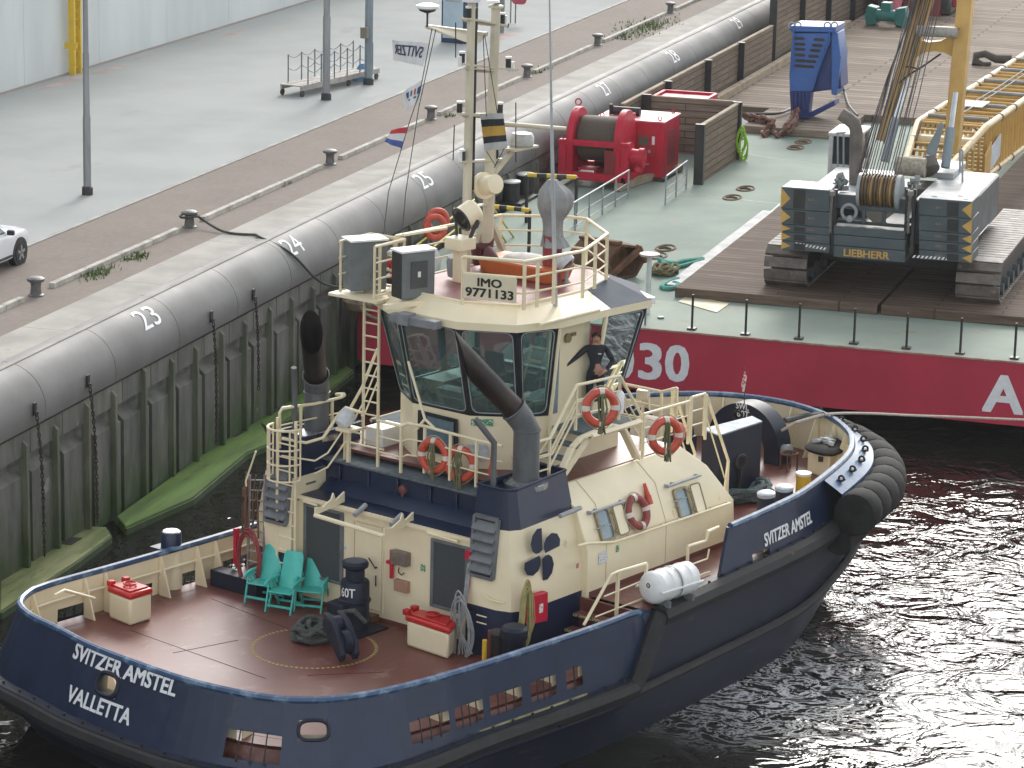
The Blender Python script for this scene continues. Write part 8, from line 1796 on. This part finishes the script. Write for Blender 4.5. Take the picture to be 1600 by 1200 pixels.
for (x,wb,wm_2,wt,zb0,zm,zt0) in secs:
    half=[(0,zb0),(wb*.9,zb0),(wb,zb0+.06),(wm_2,zb0+(zm-zb0)*.6),(wm_2*.985,zm),(wt,zt0-.03 if zt0>zm+.05 else zt0),(wt*.6,zt0+.02),(0,zt0+.03)]
    full=half+[(-y,z) for y,z in half[-2:0:-1]]; rows.append([(cx+x,cy0+.88+y,HQ+z) for y,z in full])
mb=MB(); mb.loft(rows,True,True); body=mb.build('body',cw_,car)
for m in ():pass
mb=MB(); ys=cy0+.88
mb.add([(cx-.78,ys-.905+.05,HQ+1.0),(cx-1.75,ys-.915+.05,HQ+1.01),(cx-1.75,ys-.635,HQ+1.45),(cx-1.22,ys-.655,HQ+1.40)],[(0,1,2,3)]); mb.build('side_window',cgl_,body)
mb=MB(); mb.add([(cx-.68,ys-.72,HQ+1.10),(cx-.68,ys+.72,HQ+1.10),(cx-1.24,ys+.58,HQ+1.445),(cx-1.24,ys-.58,HQ+1.445)],[(0,1,2,3)]); mb.build('windscreen',cgl_,body)
mb=MB(); mb.ob((cx-.78,ys-1.0,HQ+1.02),(.14,.2,.14),.2); mb.build('mirror',pm('mirror_black',(.02,.025,.03)),body,.03)
for x in (0,-2.55):
    for s in (-1,1):
        yy=ys+s*.80; o=s
        mb=MB(); mb.lathe([(.40,-.10),(.41,.095)],(cx+x,yy,HQ+.34),24,(0,s,0)); mb.build('wheel_arch',pm('arch_black',(.015,.015,.017)),body)
        mb=MB(); mb.lathe([(.20,-.10),(.31,-.10),(.325,-.04),(.325,.06),(.31,.11),(.22,.115),(.20,.09)],(cx+x,yy,HQ+.325),26,(0,s,0)); wy=mb.build('wheel',pm('tyre_black',(.018,.018,.018),(.03,.03,.03),8,.8),car)
        mb=MB(); mb.lathe([(.215,.085),(.20,.11),(.02,.10)],(cx+x,yy,HQ+.325),20,(0,s,0)); mb.build('hub_dark',pm('hub_dark',(.03,.03,.032)),wy)
        mb=MB()
        for k in range(5):
            t=k*1.257+.3; d=V(math.cos(t),0,math.sin(t)); e=V(0,s*.118,0); mb.beam(V(cx+x,yy,HQ+.325)+e+d*.03,V(cx+x,yy,HQ+.325)+e+d*.205,.075,.014,(0,1,0))
        mb.build('rim_spokes',pm('rim_silver',(.42,.43,.45),None,5,.3,metal=.6),wy)
mb=MB(); mb.bx(cx-2.1,cx-.5,ys-.905,ys-.86,HQ+.30,HQ+.36); mb.build('side_trim',pm('trim_dark',(.03,.035,.04)),body)
mb=MB()
for s in (-1,1): mb.ob((cx+.66,ys+s*.58,HQ+.70),(.2,.26,.12),-s*.5)
mb.build('headlights',greyl,body,.02)
# ------------------------------------------------------------------ flags, halyards, ropes
xf=yard_tip.x; F=lambda px,py,o=0: T(px,py,x=xf+o)
hl=[F(675,45),F(657,140),F(640,190),F(607,300),F(598,378)]; h2=[F(681,46),F(654,170),F(634,300),F(628,372)]
mb=MB(); mb.tube(hl,.010,5); mb.thing('signal_halyard',rope,'thin signal line with flags from the yard, left of the two','halyard',hl[-1],'signal halyards',True)
mb=MB(); mb.tube(h2,.010,5); mb.thing('signal_halyard',rope,'thin signal line from the yard, right of the two','halyard',h2[-1],'signal halyards',True)
def flag(name,quad,bands,lab,amp=.05,plane=None,ph=0,vert=False):
    """quad px: hoist top, hoist bottom, fly bottom, fly top; bands from top down"""
    P=plane or F; A,B,C,D=[P(*q) for q in quad]; t=thing(name,lab,'flag',A,None,True); nx=V(1,0,0); n=14; N_=len(bands); tot=sum(b[1] for b in bands); y=0; parts=[]
    for (m,hh,nm) in bands:
        v0,v1=y/tot,(y+hh)/tot; y+=hh; rows=[]
        for i in range(n+1):
            u=i/n; rows.append([(A.lerp(D,u)).lerp(B.lerp(C,u),v)+nx*(amp*math.sin(u*7+ph+v*1.5)*min(1,u*3))+V(0,0,amp*.3*math.sin(u*5+ph)*u) for v in [v0+(v1-v0)*k/4 for k in range(5)]])
        mb=MB(); mb.loft(rows); parts.append(mb.build(nm,m,t))
    return t,parts,(A,B,C,D)
fw_=pm('flag_white',(.66,.67,.67),(.58,.59,.60),4,.85); fwt=fw_
t,ps_,(A,B,C,D)=flag('signal_flag',((671,68),(661,104),(613,93),(611,62)),[(fw_,1,'cloth')],'white flag lettered in blue, top flag on the halyard',.035)
def fl_fn(u,v,A=A,B=B,C=C,D=D):
    W_=(D-A).length; H_=(B-A).length; a=.52-u/W_*1.0; b=.42-v/H_
    a=max(0,min(1,a)); p=A.lerp(D,a).lerp(B.lerp(C,a),b); return p+V(1,0,0)*(.035*math.sin(a*7+b*1.5)*min(1,a*3))+V(0,0,.0105*math.sin(a*5)*a)-V(.012,0,0)
text('SVITZER',lambda u,v:fl_fn(u,v),.26,'flag_lettering',pm('flag_navy',(.03,.05,.11)),ps_[0],.01,.86,True)
t,ps_,(A,B,C,D)=flag('signal_flag',((660,124),(655,160),(631,172),(627,146)),[(fw_,1,'cloth')],'small white flag with blue and red marks, middle flag on the halyard',.04)
for (u0,u1,v0,v1,m) in ((.02,.22,.25,.55,pm('flag_blue',(.03,.06,.20))),(.30,.36,.22,.5,pm('flag_red',(.5,.03,.05))),(.44,.50,.22,.5,pm('flag_blue',(.03,.06,.20))),(.58,.72,.2,.5,pm('flag_blue',(.03,.06,.20))),(.25,.6,.6,.68,pm('flag_blue',(.03,.06,.20)))):
    q=lambda a,b:A.lerp(D,a).lerp(B.lerp(C,a),b)+V(1,0,0)*(.04*math.sin(a*7+b*1.5)*min(1,a*3))-V(.012,0,0)
    mb=MB(); mb.add([q(u0,v0),q(u1,v0),q(u1,v1),q(u0,v1)],[(0,1,2,3)]); mb.build('flag_mark',m,ps_[0])
flag('tricolour_flag',((638,198),(627,232),(599,221),(610,203)),[(pm('flag_tri_red',(.55,.045,.06),None,4,.8),1,'red_band'),(fw_,1.2,'white_band'),(pm('flag_tri_blue',(.07,.11,.34),None,4,.8),1,'blue_band')],'red white and blue flag, lowest on the halyard',.04)
xg=g2.x-.45; G2=lambda px,py:T(px,py,x=xg)
flag('striped_flag',((750,178),(757,236),(792,231),(785,176)),[(pm('flag_grey',(.46,.48,.46),None,4,.85),.9,'grey_band'),(pm('flag_black',(.02,.025,.03),None,4,.8),1.1,'black_band'),(pm('flag_gold',(.50,.31,.06),None,4,.8),1.5,'gold_band'),(pm('flag_black',(.02,.025,.03)),1.0,'black_band'),(pm('flag_grey',(.46,.48,.46)),1.1,'grey_band')],'black and gold striped flag hanging across the right mast leg',.03,G2)
mb=MB()
for a,b in (((757,53),(778,182)),((755,55),(760,182)),((760,236),(775,260)),((788,232),(772,262))): mb.tube([G2(*a),G2(*b)],.009,5)
mb.build('flag_lines',blackp,mast)
p=T(1163,640,y=0.0); b=T(1163,575,y=0.0); mb=MB(); mb.cyl(V(p.x,p.y,p.z),b,.012,None,6); jf=thing('jack_staff','small furled red and white pennant on a thin staff above the dark bow arch','flag',p,None,True); mb.build('staff',blackp,jf)
mb=MB(); q0=T(1163,580,y=0); q1=T(1161,612,y=0); mb.tube([q0,q0.lerp(q1,.3)+V(0,-.03,0),q0.lerp(q1,.6),q1],[.015,.045,.055,.03],8); mb.build('furled_cloth',pm('pennant_cloth',(.60,.56,.52),(.40,.06,.08),14,.8,lo=.48,hi=.53),jf)
# tow line from the bow winch, and the dark mooring line from the bollard to the barge corner
pts=[V(AXc+.3,-.45,zc+.15),T(1285,648,z=3.86),T(1450,650,x=26),T(1600,656,x=29.5),T(1660,658,x=31)]
mb=MB(); mb.tube(smooth(pts,.4),.035,8); mb.thing('tow_line',ropew,'pale tow line stretched from the bow staple across the red hull','tow line',pts[0],None,True)
a=TUGM@V(AXc+.3,-.45,zc+.15)
mb=MB(); mb.tube(smooth([T(1226,657,y=-.55),T(1262,650,y=-.8),T(1285,648,z=3.86)],.1),.075,8); mb.thing('chafing_sleeve',pm('dull_sleeve',(.16,.16,.155),(.10,.10,.10),8,.8),'thick grey chafing sleeve where the tow line leaves the dark arch','rope sleeve',T(1250,652,y=-.7),None,True)
b1=V(bX[1],34.43,HQ+.33); loop=[b1+V(.27*math.cos(t),.27*math.sin(t),.02*math.sin(2*t)) for t in [2*math.pi*k/16 for k in range(16)]]
pts=[b1+V(.2,-.2,-.05),G(350,362,z=HQ+.06),G(400,367,z=HQ+.06),V(G(420,369,z=HQ+.1).x,cy+.1,cz+R_+.05)]
e=V(XS+.5,30.0,BD+.25); q=pts[-1]; edge_pt=G(452,392,y=cy-R_*.78); 
pts+=[V(edge_pt.x,cy-R_*.80,cz+R_*.66),G(500,440,y=30.6),e+V(-.9,.25,.25),e]
mb=MB(); mb.tube(loop,.035,7,True); mb.tube(smooth(pts,.2),.035,7); mb.thing('mooring_line',pm('dark_green_rope',(.035,.042,.036),(.06,.065,.055),14,.9),'dark mooring line from the quay bollard over the grey edge to the barge corner','mooring line',b1)
wrope([V(XS+.6,29.6,BD+1.1),V(XS+.1,29.9,BD+1.0),V(XS-.15,30.1,BD+.4),V(XS-.2,29.9,BD-.2),V(XS-.12,29.2,BD-.45),V(XS-.08,28.2,BD-.5)],.05,'hanging_hawser',pm('brown_hawser',(.22,.19,.14),(.14,.12,.09),9,.9),'brown hawser looping down over the barge corner','rope')
c=V(87.5,29.9,BD); wk=thing('white_bin_bags','pale covered bundle on the barge below the yellow handrails','bundle',c); mb=MB(); mb.loft([[(c.x+r*1.3*math.cos(t)*(1+.15*math.sin(3*t)),c.y+r*.6*math.sin(t)*(1+.1*math.sin(5*t)),BD+z) for t in [k*math.pi/10 for k in range(20)]] for z,r in ((0,.75),(.3,.8),(.6,.6),(.75,.25))],True,True); mb.build('bundle',pm('pale_tarp',(.42,.42,.40),(.30,.30,.29),3,.8,bump=.6,bs=6),wk)
# ------------------------------------------------------------------ haze volume added to lift the blacks, in place of lens glare
hm=bpy.data.materials.new('veil_haze'); hm.use_nodes=True; n_=hm.node_tree.nodes; n_.clear(); ho=n_.new('ShaderNodeOutputMaterial'); pv=n_.new('ShaderNodeVolumePrincipled')
pv.inputs['Color'].default_value=(.96,.97,.98,1); pv.inputs['Density'].default_value=.00014; pv.inputs['Anisotropy'].default_value=.2
hm.node_tree.links.new(pv.outputs[0],ho.inputs['Volume'])
mb=MB(); mb.bx(-125,425,-205,205,-9,34); hz=mb.build('haze',hm,None,0,False); hz['kind']='stuff'; hz['label']='thin pale haze added to lift the blacks like lens glare'; hz['category']='haze'
# ------------------------------------------------------------------ tidy the tree: separate pieces become parts of their own, at most thing > part > sub-part
SPLIT={'tape_bands':'tape_band','track_rollers':'track_roller','stretcher':'stretcher','drum_flange':'drum_flange','door_fittings':'door_fitting','bulwark_stays':'bulwark_stay','bow_stays':'bow_stay','roof_slopes':'roof_slope','blue_roof_slopes':'blue_roof_slope','side_platforms':'side_platform','deck_step':'deck_step','flood_tubes':'flood_tube','inner_columns':'inner_column','screens':'screen',
 'navigation_lights':'navigation_light','light_caps':'light_cap','top_discs':'top_disc','aerial_domes':'aerial_dome','support_pins':'support_pin','control_consoles':'control_console','port_bars':'port_bar','flange_bolts':None,'headlights':'headlight',
 'platform_edges':'platform_edge','engine_housings':'engine_housing','housing_tops':'housing_top','mast_shelves':'mast_shelf','step_nosing':'step_nosing','side_steps':'side_step','stair_strings':'stair_string','side_beams':'side_beam','brown_brackets':'boom_bracket',
 'searchlight_yoke':'yoke_arm','mast_braces':'mast_brace','wheels':'wheel','side_rails':'side_rail','drain':None,'corner_post':'corner_post','crawler_track':'crawler_track','posts':'sign_post','grab_bars':'grab_bar','rungs':'rung','wall_brackets':'wall_bracket','treads':'tread','deck_seams':None,'chord_collars':'chord_collar','warning_stripe':None,'boom_rods':None}
def islands(me):
    par=list(range(len(me.vertices)))
    def find(a):
        while par[a]!=a: par[a]=par[par[a]]; a=par[a]
        return a
    for e in me.edges:
        a,b=find(e.vertices[0]),find(e.vertices[1])
        if a!=b: par[a]=b
    g_={}
    for p in me.polygons: g_.setdefault(find(p.vertices[0]),[]).append(p.index)
    return list(g_.values())
for o in list(COL.objects):
    st_=o.name.split('.')[0]
    if o.type!='MESH' or not SPLIT.get(st_) or not o.parent: continue
    me=o.data; gs=islands(me)
    if len(gs)<2 or len(gs)>100: continue
    for ps in gs:
        vi=sorted({v for p in ps for v in me.polygons[p].vertices}); mp_={v:i for i,v in enumerate(vi)}; m2=bpy.data.meshes.new(SPLIT[st_])
        m2.from_pydata([me.vertices[v].co for v in vi],[],[[mp_[v] for v in me.polygons[p].vertices] for p in ps]); m2.materials.append(me.materials[0])
        m2.polygons.foreach_set('use_smooth',[True]*len(m2.polygons)); m2.set_sharp_from_angle(angle=rad(35))
        q=bpy.data.objects.new(SPLIT[st_],m2); COL.objects.link(q); q.parent=o.parent; q.matrix_parent_inverse=o.matrix_parent_inverse.copy()
        for md in o.modifiers:
            if md.type=='BEVEL': k_=q.modifiers.new('bevel','BEVEL'); k_.width=md.width; k_.segments=2; k_.limit_method='ANGLE'; k_.angle_limit=md.angle_limit
    for ch in list(o.children): ch.parent=o.parent; ch.matrix_parent_inverse=o.matrix_parent_inverse.copy()
    bpy.data.objects.remove(o)
def depth(o):
    d=0
    while o.parent: o=o.parent; d+=1
    return d
again=True
while again:
    again=False
    for o in list(COL.objects):
        if depth(o)>=3:
            B=o.parent; root=B
            while root.parent: root=root.parent
            B.parent=root
            if root.type=='EMPTY': B.matrix_parent_inverse=Matrix.Translation(-Vector(root['base']))
            again=True; break
